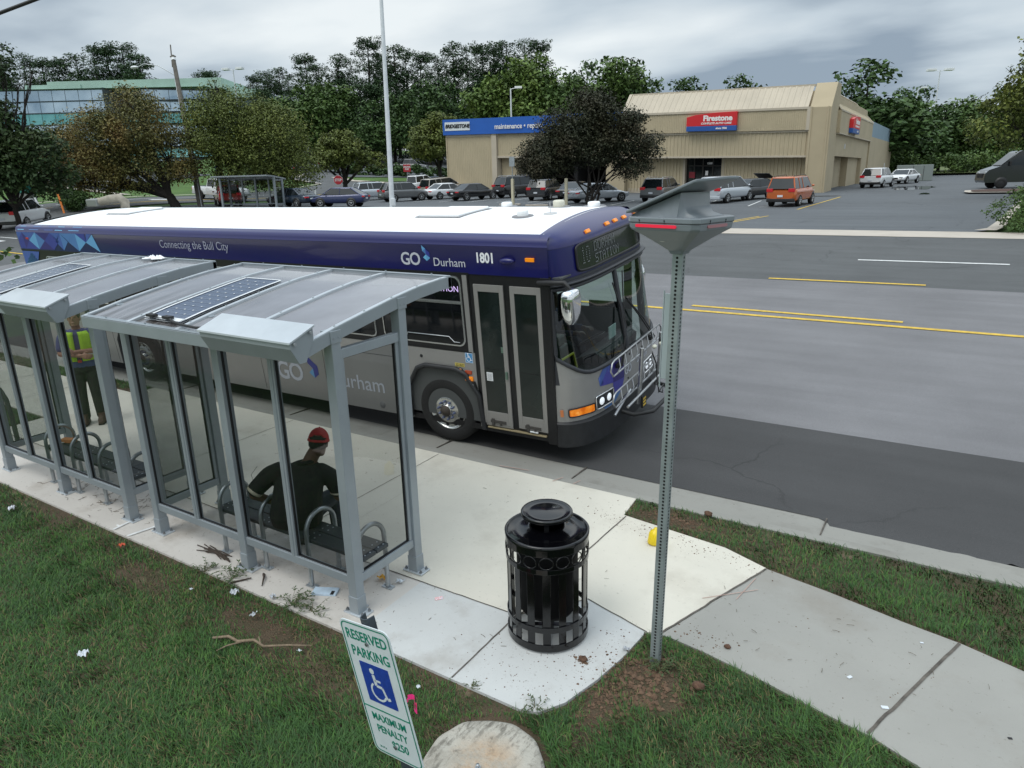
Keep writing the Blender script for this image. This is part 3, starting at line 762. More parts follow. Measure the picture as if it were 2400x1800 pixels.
# ---------------------------------------------------------------- benches
m_arch = mat('bench_tube', (.40, .43, .45), .32, .75, nscale=20, namt=.08)
def make_bench(label):
    t = thing('bench', label, 'bench', (0, 0, 0), 0, 'slatted benches inside the shelters')
    for y0, y1 in ((.09, .235), (.247, .39)):
        b = MB(); b.box(-1.95, -.02, y0, y1, .43, .465); b.build('seat_slat', m_woodp, t, bevel=.006)
    for x in (-1.88, -1.28, -.68, -.08):
        pts = [(x, .075, .02), (x, .075, .50)]
        for i in range(1, 14):
            a = PI-PI*i/14; pts.append((x, .24+.165*math.cos(a), .52+.165*math.sin(a)))
        pts += [(x, .405, .50), (x, .405, .02)]
        b = MB(); b.tube(pts, .021, 10); b.box(x-.02, x+.02, .08, .40, .405, .43)
        a_ = b.build('arm_arch', m_arch, t)
        q = MB()
        for y in (.075, .405): q.box(x-.055, x+.055, y-.03, y+.03, .005, .015); q.cyl((x-.038, y, .015), (x-.038, y, .03), .008, 6); q.cyl((x+.038, y, .015), (x+.038, y, .03), .008, 6); q.mark()
        q.builds('foot_plate', m_steel, a_)
        q = MB()
        for y in (.13, .19, .29, .35):
            for s in (-.035, .035): q.cyl((x+s, y, .465), (x+s, y, .4685), .008, 6); q.mark()
        q.builds('carriage_bolt', m_steel, a_)
    return t
be1 = make_bench('dark slatted bench with arch armrests under the seated man')
be2 = dup(be1, (-3.35, 0, 0), label='dark slatted bench in the left shelter with an orange box on it')
# items on the shelters
b = MB(); q = random.Random(4)
def cloth(u, v):
    x = -4.43+.33*(u-.5)*(1+.2*math.sin(v*9)); y = 1.36+.14*(v-.5)*(1+.3*math.sin(u*11)); r = max(0, 1-((u-.5)**2+(v-.5)**2)*4)
    return (x, y, rz(min(1.43, y))+.012+.045*r**.5*(.55+.45*math.sin(u*17+v*5))*(.7+.3*math.sin(v*23+u*4)))
b.grid(cloth, 30, 16); tag(b.build('cloth', mat('white_cloth', (.80, .81, .82), .85), recalc=False), 'crumpled white cloth on the roof of the left shelter', 'cloth')
b = MB(); b.box(-.085, .085, -.04, .04, 0, .045, 0, Tm(-5.16, .30, .467)@Rm(.35, 'Z')); b.box(-.10, -.03, -.055, .0, 0, .01, 1, Tm(-5.16, .30, .467)@Rm(.35, 'Z'))
tag(b.build('snack_box', [mat('orange_card', (.70, .28, .10), .6, nscale=20, namt=.3), m_pwhite], bevel=.004), 'small orange cardboard box left on the bench of the left shelter', 'box')
# ---------------------------------------------------------------- litter bin
m_gloss = mat('gloss_black', (.002, .002, .003), .14, coat=.25, spec=.45)
m_dull = mat('bin_liner', (.002, .002, .0025), .6, spec=.2)
BX, BY = 1.43, .60
t = thing('litter_bin', 'tall glossy black slatted steel litter bin with a round canopy lid', 'bin', (BX, BY, .005)); t.scale = (.985, .985, .905)
rb = .315
b = MB()
for z0, z1 in ((0.02, .085), (.20, .25), (.745, .79), (.90, .965)):
    b.lathe([(rb, z0), (rb+.008, z0), (rb+.008, z1), (rb, z1), (rb, z0)], 48, smooth=False); b.mark()
b.builds('hoop', m_gloss, t, bevel=.002)
for i in range(16):
    a = 2*PI*i/16+.1
    b = MB(); b.box(-.030, .030, -.004, .004, .03, .76, 0, Rm(a, 'Z')@Tm(0, -rb+.006, 0)); b.build('slat', m_gloss, t, bevel=.002)
b = MB()
for i in range(16):
    a = 2*PI*i/16+.1; M_ = Rm(a, 'Z')@Tm(0, -rb-.002, .845)
    b.tube([M_@Vector((.052*math.cos(q_), 0, .052*math.sin(q_))) for q_ in [2*PI*k/16 for k in range(16)]], .005, 6, closed=True)
b.build('ring_band', m_gloss, t)
b = MB(); b.lathe([(0, .21), (.20, .22), (.235, .28), (.24, .78), (.24, .93), (.232, .93)], 40); b.build('liner', m_dull, t)
b = MB(); b.lathe([(.325, .955), (.327, .985), (.315, .995), (.305, .985), (.30, .965), (.15, 1.015), (.135, 1.03), (.128, 1.02), (.128, .95)], 64); lid = b.build('lid', m_gloss, t)
b = MB()
for i in range(3):
    a = 2*PI*i/3+.5; b.box(-.018, .018, -.003, .003, 1.0, 1.12, 0, Rm(a, 'Z')@Tm(0, -.135, 0)); b.mark()
b.builds('canopy_strut', m_gloss, lid)
b = MB(); b.lathe([(0, 1.118), (.185, 1.112), (.198, 1.118), (.199, 1.140), (.192, 1.150), (.175, 1.143), (.14, 1.137), (.125, 1.140), (0, 1.145)], 64); b.build('canopy', m_gloss, lid)
b = MB()
for a in (.5, .5+PI/2): b.box(-rb, rb, -.02, .02, .045, .052, 0, Rm(a, 'Z'))
b.lathe([(0, .012), (.05, .012), (.05, .11), (0, .11)], 16)
b.build('floor_bars', m_gloss, t)
# ---------------------------------------------------------------- perforated post with solar beacon head
m_post = mat('zinc_green', (.27, .31, .31), .45, .3, nscale=6, namt=.16, bump=(40, .08, .002))
m_hole = mat('hole', (.008, .008, .008), .9)
m_headp = mat('head_plastic', (.19, .215, .235), .36, nscale=2, namt=.06)
PB, PT = Vector((2.29, .686, -.2)), Vector((2.338, .70, 2.993))
up = (PT-PB).normalized(); ax = Vector((1, 0, 0)); ay = up.cross(ax).normalized(); ax = ay.cross(up)
PM = Matrix(((ax.x, ay.x, up.x, PB.x), (ax.y, ay.y, up.y, PB.y), (ax.z, ay.z, up.z, PB.z), (0, 0, 0, 1)))
t = thing('beacon_post', 'perforated square steel post carrying a grey solar beacon head with red light bars', 'beacon post', M=PM)
Hh = (PT-PB).length; w = .033
b = MB(); b.box(-w, w, -w, w, 0, Hh); b.build('post', m_post, t, bevel=.005)
b = MB()
nh = int(Hh/.0254)
for i in range(10, nh):
    z = i*.0254
    b.cyl((0, -w-.0012, z), (0, -w+.002, z), .0082, 8); b.cyl((w-.002, 0, z), (w+.0012, 0, z), .0082, 8); b.cyl((-w-.0012, 0, z), (-w+.002, 0, z), .0082, 8)
b.build('perforations', m_hole, t)
b = MB(); b.box(-.075, -w-.002, -.006, .004, 2.36, 2.92); b.box(-.085, -.078, -.008, .003, 2.30, 2.94)
b.build('stop_flag', mat('flag_metal', (.42, .48, .50), .4, .3), t, bevel=.001)
b = MB(); zt = Hh
bw = .238
def octa(s, c, z): return [(-s+c, -s, z), (s-c, -s, z), (s, -s+c, z), (s, s-c, z), (s-c, s, z), (-s+c, s, z), (-s, s-c, z), (-s, -s+c, z)]
b.loft([octa(.045, .012, zt-.02), octa(.055, .014, zt), octa(.145, .03, zt+.07), octa(bw-.008, .04, zt+.130), octa(bw, .04, zt+.140), octa(bw+.003, .04, zt+.172), octa(bw-.01, .04, zt+.173)], 0, smooth=False)
hd = b.build('head_base', m_headp, t, bevel=.005, bseg=3)
hd.rotation_euler = (0, 0, -.19)
b = MB(); b.loft([octa(bw+.003, .04, zt+.174), octa(bw+.008, .041, zt+.178), octa(bw+.008, .041, zt+.203), octa(bw-.0, .045, zt+.208)], 0, smooth=False)
b.build('head_rim', m_headp, hd, bevel=.003)
b = MB()
m_redl = mat('red_light', (.62, .015, .04), .3, emit=(.9, .02, .07), estr=.35)
m_redd = mat('red_light_dim', (.34, .17, .19), .3, emit=(.9, .1, .15), estr=.02)
def pill(a0, a1, face, z, hh=.009, mi=0):
    ps = []
    for k in range(13): a = -PI/2+PI*k/12; ps.append((a1+hh*math.cos(a), z+hh*math.sin(a)))
    for k in range(13): a = PI/2+PI*k/12; ps.append((a0+hh*math.cos(a), z+hh*math.sin(a)))
    if face == 'y': b.prism(ps, 'y', -bw-.007, -bw+.01, mi)
    else: b.prism(ps, 'x', bw-.01, bw+.007, mi)
pill(-.16, .10, 'y', zt+.157); b.build('light_bar', m_redl, hd)
b = MB(); pill(-.11, .11, 'x', zt+.157); b.build('light_bar', m_redd, hd, label='dim red light bar')
b = MB(); b.lathe([(.0, .0), (.012, 0), (.014, .004), (.024, .005), (.027, .0), (.027, -.004)], 24, axis='z', M=Tm(-.045, -.142, zt+.078)@Rm(R(130), 'X')); b.build('lens_ring', mat('ring_grey', (.5, .52, .5), .3), hd)
# neck shroud and solar wing
b = MB()
zb = zt+.206
wing = lambda x: zt+.222+(x+.25)*.40
S_ = []
for x in (-.235, -.17, -.09, 0, .05, .085):
    S_.append([(x, -.205+.02*(x+.23), zb), (x, .205, zb), (x, .175, wing(x)-.010), (x, -.18+.03*(x+.23), wing(x)-.010)])
b.loft(S_, 0, smooth=False)
b.loft([[(.084, -.195, zb), (.084, .205, zb), (.084, .175, wing(.085)-.015), (.084, -.165, wing(.085)-.015)], [(.10, -.175, zb), (.10, .18, zb), (.10, .165, zb+.06), (.10, -.15, zb+.06)], [(.125, -.165, zb), (.125, .175, zb), (.125, .155, zb+.025), (.125, -.145, zb+.025)], [(.19, -.17, zb), (.19, .17, zb), (.19, .17, zb+.004), (.19, -.17, zb+.004)]], 0)
b.build('neck_shroud', m_headp, hd, bevel=.010, bseg=3)
b = MB()
wp = [(-.247, -.235), (.19, -.235), (.21, -.22), (.245, .10), (.245, .215), (.23, .235), (-.235, .235), (-.247, .22)]
b.add([(x, y, wing(x)) for x, y in wp]+[(x, y, wing(x)+.018) for x, y in wp], [tuple(range(8))[::-1], tuple(range(8, 16))]+[(i, (i+1) % 8, 8+(i+1) % 8, 8+i) for i in range(8)])
wg = b.build('solar_wing', m_headp, hd, bevel=.005)
b = MB(); b.add([(x*.93, y*.93, wing(x*.93)+.020) for x, y in wp], [tuple(range(8))]); b.build('solar_cells', m_cell, wg)
b = MB()
for x in (-.14, .03): b.cyl((x, -bw-.012, zt+.19), (x, -bw-.005, zt+.19), .004, 6); b.box(x-.0012, x+.0012, -bw-.010, -bw-.006, zt+.172, zt+.19); b.mark()
for y in (-.10, .09): b.cyl((bw+.005, y, zt+.19), (bw+.012, y, zt+.19), .004, 6); b.box(bw+.006, bw+.010, y-.0012, y+.0012, zt+.172, zt+.19); b.mark()
b.builds('rim_screw', m_black, hd)
# yellow jug behind the post
b = MB(); b.lathe([(0, 0), (.055, 0), (.062, .012), (.062, .10), (.05, .13), (.022, .15), (.02, .165), (0, .165)], 24)
b.tube([(.055, 0, .05), (.085, 0, .07), (.085, 0, .11), (.045, 0, .135)], .008, 8)
o = b.build('plastic_jug', mat('yellow_plastic', (.75, .55, .01), .35)); o.location = (1.66, 2.28, .0); o.rotation_euler = (0, R(12), 1.2); tag(o, 'bright yellow plastic jug standing behind the perforated post', 'jug')
# ---------------------------------------------------------------- reserved parking sign
SU = Vector((-.16, -.059, .985)).normalized(); SR = Vector((.984, -.088, .155)); SR = (SR-SU*SR.dot(SU)).normalized(); SN = SR.cross(SU)
SC = Vector((2.035, -1.832, 1.428))
SMx = Matrix(((SR.x, SU.x, SN.x, SC.x), (SR.y, SU.y, SN.y, SC.y), (SR.z, SU.z, SN.z, SC.z), (0, 0, 0, 1)))
t = thing('parking_sign', 'green and white reserved parking sign leaning on its channel post', 'sign', M=SMx)
def rrect(w_, h_, r, n=6):
    o_ = []
    for cx, cy, a0 in ((w_-r, h_-r, 0), (-w_+r, h_-r, 90), (-w_+r, -h_+r, 180), (w_-r, -h_+r, 270)):
        for i in range(n+1): a = R(a0+90*i/n); o_.append((cx+r*math.cos(a), cy+r*math.sin(a)))
    return o_
m_sw = mat('sign_white', (.60, .66, .68), .45, nscale=8, namt=.05)
m_sg = mat('sign_green', (.0, .20, .13), .45); m_sb = mat('sign_blue', (.012, .045, .30), .4, nscale=60, namt=.2)
b = MB(); b.prism(rrect(.1525, .33, .035), 'z', -.002, .002); pl = b.build('sign_plate', m_sw, t, bevel=.0006)
b = MB()
def ringf(w_, h_, r, th_, z):
    o_ = rrect(w_, h_, r); i_ = rrect(w_-th_, h_-th_, max(.004, r-th_)); n = len(o_)
    b.add([(x, y, z) for x, y in o_]+[(x, y, z) for x, y in i_], [(i, (i+1) % n, n+(i+1) % n, n+i) for i in range(n)])
ringf(.1445, .322, .030, .006, .0032)
b.box(-.140, .140, -.092, -.086, .0025, .0034)
b.text('RESERVED', .066, Tm(0, .265, .003), depth=.0003, bold=.0012, sx=.84); b.text('PARKING', .066, Tm(0, .185, .003), depth=.0003, bold=.0012, sx=.84)
b.text('MAXIMUM', .052, Tm(0, -.135, .003), depth=.0003, bold=.001, sx=.86); b.text('PENALTY', .052, Tm(0, -.195, .003), depth=.0003, bold=.001, sx=.86); b.text('$250', .055, Tm(.03, -.255, .003), depth=.0003, bold=.001, sx=.9)
b.text('20-37.6', .014, Tm(-.09, -.295, .003), depth=.0003)
b.build('lettering', m_sg, pl)
def wheelchair(mb, M_, s=1.0, mi=0, d=.001):
    def st(pts, w_):
        for (a, c), (e_, f_) in zip(pts[:-1], pts[1:]):
            L_ = math.hypot(e_-a, f_-c) or 1; nx_, ny_ = -(f_-c)/L_*w_/2, (e_-a)/L_*w_/2
            mb.prism([(p*s, q_*s) for p, q_ in ((a+nx_, c+ny_), (e_+nx_, f_+ny_), (e_-nx_, f_-ny_), (a-nx_, c-ny_))], 'z', 0, d, mi, M_)
    mb.prism([(s*(-.01+.011*math.cos(a)), s*(.058+.011*math.sin(a))) for a in [2*PI*k/14 for k in range(14)]], 'z', 0, d, mi, M_)
    st([(-.008, .044), (-.004, .004)], .014); st([(-.006, .024), (.022, .024)], .008); st([(-.004, .004), (.024, .002), (.037, -.038), (.052, -.034)], .010)
    arc = [(-.001+.033*math.cos(a), -.020+.033*math.sin(a)) for a in [R(125+i*15) for i in range(15)]]
    st(arc, .008)
b = MB(); b.prism([(x, y) for x, y in rrect(.088, .096, .004)], 'z', .0022, .0034, 0, Tm(0, .045, 0)); wheelchair(b, Tm(-.008, .035, .0036), 1.25, 1, .0006)
b.build('symbol_panel', [m_sb, m_sw], pl)
b = MB()
for y in (.24, -.262): b.cyl((0, y, .002), (0, y, .009), .008, 8); b.mark()
b.builds('sign_bolt', m_bolt, pl)
b = MB(); ch = [(-.03, -.045), (-.022, -.012), (-.012, -.006), (.012, -.006), (.022, -.012), (.03, -.045), (.026, -.047), (.018, -.016), (.010, -.010), (-.010, -.010), (-.018, -.016), (-.026, -.047)]
sec_ = [[(x, yy, z) for x, z in ch] for yy in (-1.47, .35)]
b.loft(sec_, 0, smooth=False); b.build('channel_post', mat('dark_channel', (.07, .085, .10), .5, .4, nscale=30, namt=.2), t)
# ---------------------------------------------------------------- round concrete footing in the lawn
m_stone = mat('old_concrete', (.36, .34, .30), .95, nscale=5, stops=[(.30, (.27, .25, .21)), (.48, (.40, .38, .33)), (.75, (.48, .45, .39))], bump=(55, .8, .012), detail=10)
nt = m_stone.node_tree; p_ = nt.nodes['Principled BSDF']; src = p_.inputs['Base Color'].links[0].from_socket; NL = nt.links.new
tcx = nt.nodes.new('ShaderNodeTexCoord')
def slayer(src, scale, rot, freq, lo, hi, r0, r1, col, amt):
    mpx = nt.nodes.new('ShaderNodeMapping'); NL(tcx.outputs['Object'], mpx.inputs[0]); mpx.inputs['Rotation'].default_value = (0, 0, rot); mpx.inputs['Scale'].default_value = scale
    n1 = nt.nodes.new('ShaderNodeTexNoise'); n1.inputs['Scale'].default_value = freq; n1.inputs['Detail'].default_value = 8; n1.inputs['Roughness'].default_value = .7; NL(mpx.outputs[0], n1.inputs['Vector'])
    q1 = nt.nodes.new('ShaderNodeMapRange'); NL(n1.outputs[0], q1.inputs[0]); q1.inputs[1].default_value = lo; q1.inputs[2].default_value = hi; q1.inputs[4].default_value = amt
    ln = nt.nodes.new('ShaderNodeVectorMath'); ln.operation = 'LENGTH'; NL(tcx.outputs['Object'], ln.inputs[0])
    q2 = nt.nodes.new('ShaderNodeMapRange'); NL(ln.outputs['Value'], q2.inputs[0]); q2.inputs[1].default_value = r0; q2.inputs[2].default_value = r1
    mm = nt.nodes.new('ShaderNodeMath'); mm.operation = 'MULTIPLY'; NL(q1.outputs[0], mm.inputs[0]); NL(q2.outputs[0], mm.inputs[1])
    x1 = nt.nodes.new('ShaderNodeMix'); x1.data_type = 'RGBA'; NL(mm.outputs[0], x1.inputs[0]); NL(src, x1.inputs[6]); x1.inputs[7].default_value = (*col, 1); return x1.outputs[2]
src = slayer(src, (1, 1, 1), 0, 6, .36, .58, .27, .10, (.42, .27, .15), .75)
src = slayer(src, (7, 2.0, 1), R(30), 2.2, .50, .60, .12, .30, (.11, .10, .08), .75)
src = slayer(src, (1, 1, 1), 0, 14, .55, .66, .0, .2, (.10, .09, .07), .6)
NL(src, p_.inputs['Base Color'])
t = thing('concrete_footing', 'weathered round concrete footing set in the lawn beside the parking sign', 'footing', (1.765, -.80, 0))
b = MB(); q = random.Random(2)
pr = []
seg = 72; vs = []; prof_ = [(0, .052), (.30, .050), (.345, .046), (.368, .035), (.378, .012), (.38, -.06)]
for k_ in range(seg):
    a = 2*PI*k_/seg; j = 1+.012*math.sin(a*5+1)+.008*math.sin(a*13)
    for r_, h_ in prof_: vs.append((r_*j*math.cos(a), r_*j*math.sin(a), h_+(.004*math.sin(a*9+r_*30) if r_ > .2 else 0)))
n_ = len(prof_); b.add(vs, [(k_*n_+i, ((k_+1) % seg)*n_+i, ((k_+1) % seg)*n_+i+1, k_*n_+i+1) for k_ in range(seg) for i in range(n_-1)], 0, True)
b.build('footing_disc', m_stone, t)
b = MB(); b.cyl((0, -.05, .045), (0, -.05, .066), .018, 8); b.lathe([(0, .066), (.011, .066), (.011, .085), (0, .085)], 8, c=(0, -.05, 0)); b.build('bolt', m_steel, t)
# ---------------------------------------------------------------- litter, one thing each
def litter(name, lab, cat, loc, m, kind_='paper', s=.03, rz_=0, group=None):
    b = MB(); q = random.Random(int(loc[0]*991+loc[1]*77))
    if kind_ == 'paper':
        ph = q.uniform(0, 6)
        b.grid(lambda u, v: (s*(u-.5)*2*(1+.2*math.sin(v*7+ph)), s*(v-.5)*1.6*(1+.2*math.sin(u*5+ph)), s*.5*abs(math.sin(u*6+v*4+ph))+s*.25*math.sin(v*11+ph)+s*.3), 9, 8, smooth=False)
    elif kind_ == 'rock':
        b.ball((0, 0, s*.45), (s, s*.8, s*.6), 9, 6)
        for i, v in enumerate(b.v): v *= 1+q.uniform(-.16, .16)
    elif kind_ == 'flat':
        b.box(-s, s, -s*.6, s*.6, .001, .004)
    o = b.build(name, m, recalc=False); o.location = loc; o.rotation_euler = (0, 0, rz_); tag(o, lab, cat, group); return o
m_pap = mat('paper_white', (.62, .66, .70), .8, nscale=40, namt=.15)
m_foil = mat('foil', (.55, .57, .6), .3, .6, nscale=60, namt=.3)
m_clod = mat('clod', (.11, .06, .038), .95, nscale=40, namt=.35, bump=(60, .8, .01))
litter('paper_scrap', 'white torn paper lying deep in the lawn at the lower left', 'litter', (-1.45, -1.51, .03), m_pap, s=.036, rz_=.8, group='white paper scraps on the lawn')
litter('paper_scrap', 'small white paper scrap in the grass just left of the parking sign', 'litter', (-.06, -.62, .02), m_pap, s=.015, group='white paper scraps on the lawn')
litter('paper_scrap', 'tiny white paper scrap right of the parking sign near the pink flag', 'litter', (.98, -.46, .02), m_pap, s=.015, group='white paper scraps on the lawn')
litter('crushed_bottle', 'crushed clear bottle with a grey label at the edge of the shelter slab', 'litter', (-1.17, -.37, .02), m_foil, s=.036, rz_=.5)
litter('crushed_can', 'small silver can lying in the soil patch left of the sign', 'litter', (-.75, -.50, .02), m_foil, s=.028, rz_=2)
litter('foil_wrapper', 'shiny foil wrapper on the slab edge beside the weeds', 'litter', (-.83, -.24, .02), m_foil, s=.026)
litter('plastic_bag', 'crumpled pale plastic bag in the grass at the far left', 'litter', (-4.78, -.58, .03), m_foil, s=.042)
litter('paper_scrap', 'white paper scrap in the grass far left of the broken branch', 'litter', (-1.56, -.53, .02), m_pap, s=.015, group='white paper scraps on the lawn')
litter('foil_wrapper', 'foil scrap on the pale slab edge beside the perforated post', 'litter', (2.07, .66, .012), m_foil, s=.024)
litter('paper_scrap', 'folded white paper on the slab behind the right post of the shelter', 'litter', (-.03, .5, .01), m_pap, s=.035, rz_=.3, group='paper on the slabs')
litter('napkin', 'yellow wrapper on the slab behind the right end of the shelter', 'litter', (-.2, .47, .01), mat('wrapper_yellow', (.72, .42, .08), .7), s=.04)
litter('napkin', 'brown paper bag under the right end of the bench', 'litter', (-.38, .34, .01), mat('kraft', (.48, .30, .16), .8), s=.07, rz_=1)
litter('red_leaf', 'small orange red leaf in the grass at the far left', 'litter', (-2.86, -.42, .03), mat('red_leaf', (.55, .10, .05), .8), s=.03)
litter('stone', 'brown stone on the grey pavement near the grass', 'stone', (2.71, 1.09, -.004), m_clod, 'rock', .026)
litter('soil_clod', 'brown soil clod on the slab in front of the litter bin', 'soil clod', (1.84, .40, .005), m_clod, 'rock', .035)
litter('soil_clod', 'reddish soil clod on the verge at the kerb beyond the post', 'soil clod', (1.95, 3.08, .02), m_clod, 'rock', .045)
litter('soil_clod', 'reddish soil clod in the grass right of the perforated post', 'soil clod', (2.66, .55, .0), m_clod, 'rock', .05)
litter('paper_scrap', 'round white spot of paper on the pavement right of the stone', 'litter', (3.54, 1.20, -.002), m_pap, 'flat', .018, 1, 'paper on the slabs')
litter('paper_scrap', 'white flattened paper near the pavement joint at the bottom right', 'litter', (3.78, 1.0, -.002), m_pap, 'flat', .022, .4, 'paper on the slabs')
litter('paper_scrap', 'small white paper bit by the upper end of the pavement joint', 'litter', (3.95, 1.88, -.002), m_pap, 'flat', .012, .4, 'paper on the slabs')
litter('bottle_cap', 'dark bottle cap on the pavement at the right edge', 'litter', (4.47, 1.10, -.002), m_black, 'flat', .012, .4)
litter('photo_card', 'small printed card lying on the pale slab between shelter and bin', 'card', (.42, .49, .006), mat('card_print', (.7, .6, .65), .5, nscale=55, stops=[(.35, (.8, .82, .85)), (.5, (.7, .25, .25)), (.62, (.85, .85, .88)), (.75, (.15, .12, .3))]), 'flat', .035, .9)
b = MB(); b.box(-.11, .11, -.05, .05, 0, .018, 0); b.box(.06, .09, -.052, .0, .018, .02, 1)
o = b.build('drink_carton', [mat('carton_blue', (.45, .56, .66), .5, nscale=14, namt=.15), m_black], bevel=.004); o.location = (-.50, .06, .008); o.rotation_euler = (R(4), 0, .45); tag(o, 'flattened pale blue carton under the rail beside the shelter corner post', 'carton')
b = MB(); b.tube([(1.00, -.64, 0), (1.03, -.65, .07), (1.08, -.66, .11)], .002, 5, 1)
b.grid(lambda u, v: (1.06+.09*u, -.66+.03*math.sin(u*5), .115-.05*u*u+.045*(v-.5)*(1-.4*u)), 8, 2, 0)
b.grid(lambda u, v: (1.06-.05*u, -.66+.02*math.sin(u*4), .10-.07*u+.03*(v-.5)), 6, 2, 0); b.grid(lambda u, v: (1.12+.012*v, -.655, .10-.09*u), 5, 2, 0)
tag(b.build('pink_flag', [mat('pink_tape', (.95, .05, .28), .6, emit=(.9, .03, .25), estr=.0), m_steel], recalc=False), 'bright pink marker ribbon in the grass behind the parking sign', 'marker flag')
b = MB()
br = [(-.78, -.86, .025), (-.66, -.80, .045), (-.55, -.80, .04), (-.44, -.73, .05), (-.32, -.74, .045), (-.16, -.64, .05), (-.02, -.53, .03)]
b.tube(br, [.010, .012, .013, .012, .010, .008, .004], 7); b.tube([(-.52, -.79, .04), (-.58, -.88, .04), (-.61, -.95, .03)], [.008, .006, .003], 6); b.tube([(-.36, -.735, .05), (-.42, -.70, .07)], [.007, .004], 6)
tag(b.build('fallen_branch', mat('branch_bark', (.20, .15, .10), .9, nscale=40, namt=.3)), 'bare forked fallen branch lying on the lawn left of the sign', 'branch')
b = MB(); q = random.Random(8)
for i in range(14):
    a = q.uniform(-.25, .25); x, y = -1.95+q.uniform(-.1, .1), .0+q.uniform(-.03, .03); l = q.uniform(.10, .22)
    b.tube([(x-l*math.cos(a), y-l*math.sin(a), .012), (x, y, .03), (x+l*math.cos(a), y+l*math.sin(a), .014)], .005, 5)
tag(b.build('twig_bundle', mat('wet_bark', (.055, .04, .03), .9)), 'bundle of dark wet twigs under the rail near the middle post', 'twigs')
b = MB(); b.tube([(-1.22, -.02, .01), (-1.15, -.07, .03), (-1.07, -.16, .012)], [.012, .010, .004], 6); b.tube([(-1.36, -.27, .01), (-1.25, -.13, .02)], [.01, .006], 6)
tag(b.build('stick', mat('wet_bark', (.055, .04, .03), .9)), 'short dark sticks on the slab edge by the middle post', 'stick')
# weeds on the slab edges
def weed(x, y, s, n, lab, seed):
    b = MB(); q = random.Random(seed)
    for i in range(n):
        a = q.uniform(0, 2*PI); l = s*q.uniform(.5, 1); h_ = q.uniform(.1, .5)*l
        pts = [Vector((x, y, 0)), Vector((x+l*.5*math.cos(a), y+l*.5*math.sin(a), h_)), Vector((x+l*math.cos(a+.3), y+l*math.sin(a+.3), h_*.6))]
        b.tube(pts, .0016, 4, 1)
        for k_ in range(7):
            t_ = q.uniform(.2, 1); c_ = pts[0].lerp(pts[1], t_*2) if t_ < .5 else pts[1].lerp(pts[2], t_*2-1)
            aa = q.uniform(0, 2*PI); ll = s*.14
            d_ = Vector((math.cos(aa), math.sin(aa), q.uniform(-.1, .5)))*ll; n__ = Vector((-d_.y, d_.x, 0))*.22
            b.add([c_, c_+d_*.5+n__, c_+d_, c_+d_*.5-n__], [(0, 1, 2, 3)], 0)
    o = b.build('weed', [mat('weed_leaf', (.045, .085, .025), .7), mat('weed_stem', (.10, .09, .04), .8)], recalc=False); tag(o, lab, 'weed', 'weeds creeping over the slab edges'); return o
weed(-.62, -.22, .22, 26, 'dense weed clump on the slab edge left of the sign', 1)
weed(-.38, -.20, .20, 12, 'sprawling thin weed between the clump and the parking sign', 2)
weed(-1.42, -.22, .24, 18, 'weed clump on the slab edge below the middle post', 3)
weed(-1.75, -.27, .2, 14, 'weed at the slab edge under the twig bundle', 7)
weed(1.28, -.25, .09, 10, 'small weed on the bottom edge of the pale slab', 4)
weed(1.78, -.20, .13, 12, 'weed at the bottom corner of the pale slab', 5)
weed(2.36, .60, .15, 26, 'bright tuft of weed at the foot of the perforated post', 6)
# ================================================================ CITY BUS
m_blue = mat('bus_blue', (.006, .0065, .095), .30, coat=.3, nscale=1.2, namt=.06)
m_grey = mat('bus_grey', (.285, .28, .27), .38, .25, coat=.25, nscale=1.5, namt=.06)
m_roofw = mat('bus_roof_white', (.86, .87, .88), .5, nscale=.8, stops=[(.3, (.83, .84, .85)), (.6, (.88, .89, .90)), (.85, (.74, .75, .76))])
m_bbl = mat('bus_black', (.008, .008, .009), .42, nscale=20, namt=.3)
m_bump = mat('bumper_black', (.016, .017, .019), .55, nscale=12, namt=.25)
m_glassd = mat('dark_glass', (.004, .005, .006), .045, spec=.55)
m_doorg = mat('door_glass', (.010, .016, .014), .07, spec=.5, nscale=1.5, namt=.5)
m_chrome = mat('chrome', (.78, .79, .80), .09, 1.0)
m_rim = mat('rim_alu', (.55, .55, .53), .24, .95, nscale=30, namt=.1)
m_tyre = mat('tyre', (.014, .014, .014), .8, nscale=60, namt=.3, bump=(120, .3, .003))
m_amber = mat('amber_lens', (.85, .26, .01), .25, emit=(1, .28, .01), estr=.18)
m_amberon = mat('amber_lit', (.75, .20, .01), .2, emit=(1.0, .20, .01), estr=.28, nscale=9, stops=[(.35, (.45, .08, .0)), (.6, (.85, .28, .02)), (.75, (1, .6, .15))])
m_text = mat('bus_lettering', (.52, .54, .60), .5)
m_textd = mat('bus_lettering_dim', (.30, .31, .40), .5)
m_wtext = mat('bus_number', (.82, .83, .86), .5)
m_lb = [mat('mural_%d' % i, c, .4) for i, c in enumerate([(.07, .18, .42), (.12, .33, .58), (.05, .10, .34), (.035, .045, .26), (.03, .02, .16), (.15, .42, .66)])]
m_wind = glassmat('windscreen_glass', (.55, .68, .64), .02, 1.55)
TH, PHI = R(1.8), .09
BW = 2.64; LEN = 12.58
Mz = Rm(TH, 'Z'); O_ = Vector((-2.01, 3.83, -.15))+(Mz@Vector((2.2, 0, 0)))
BM = Tm(*O_)@Mz@Rm(PHI, 'X')
bus = thing('city_bus', 'blue and grey city bus with a white roof stopped at the kerb', 'bus', M=BM)
def basef(z):
    pts = [(.25, .05), (.575, .055), (.60, .02), (1.15, .0), (2.36, -.20), (2.80, -.245), (2.86, -.27), (2.92, -.33), (2.965, -.42), (3.0, -.54), (3.02, -.68)]
    for (a, b_), (c, d) in zip(pts[:-1], pts[1:]):
        if z <= c: return b_+(d-b_)*max(0, (z-a))/(c-a)
    return pts[-1][1]
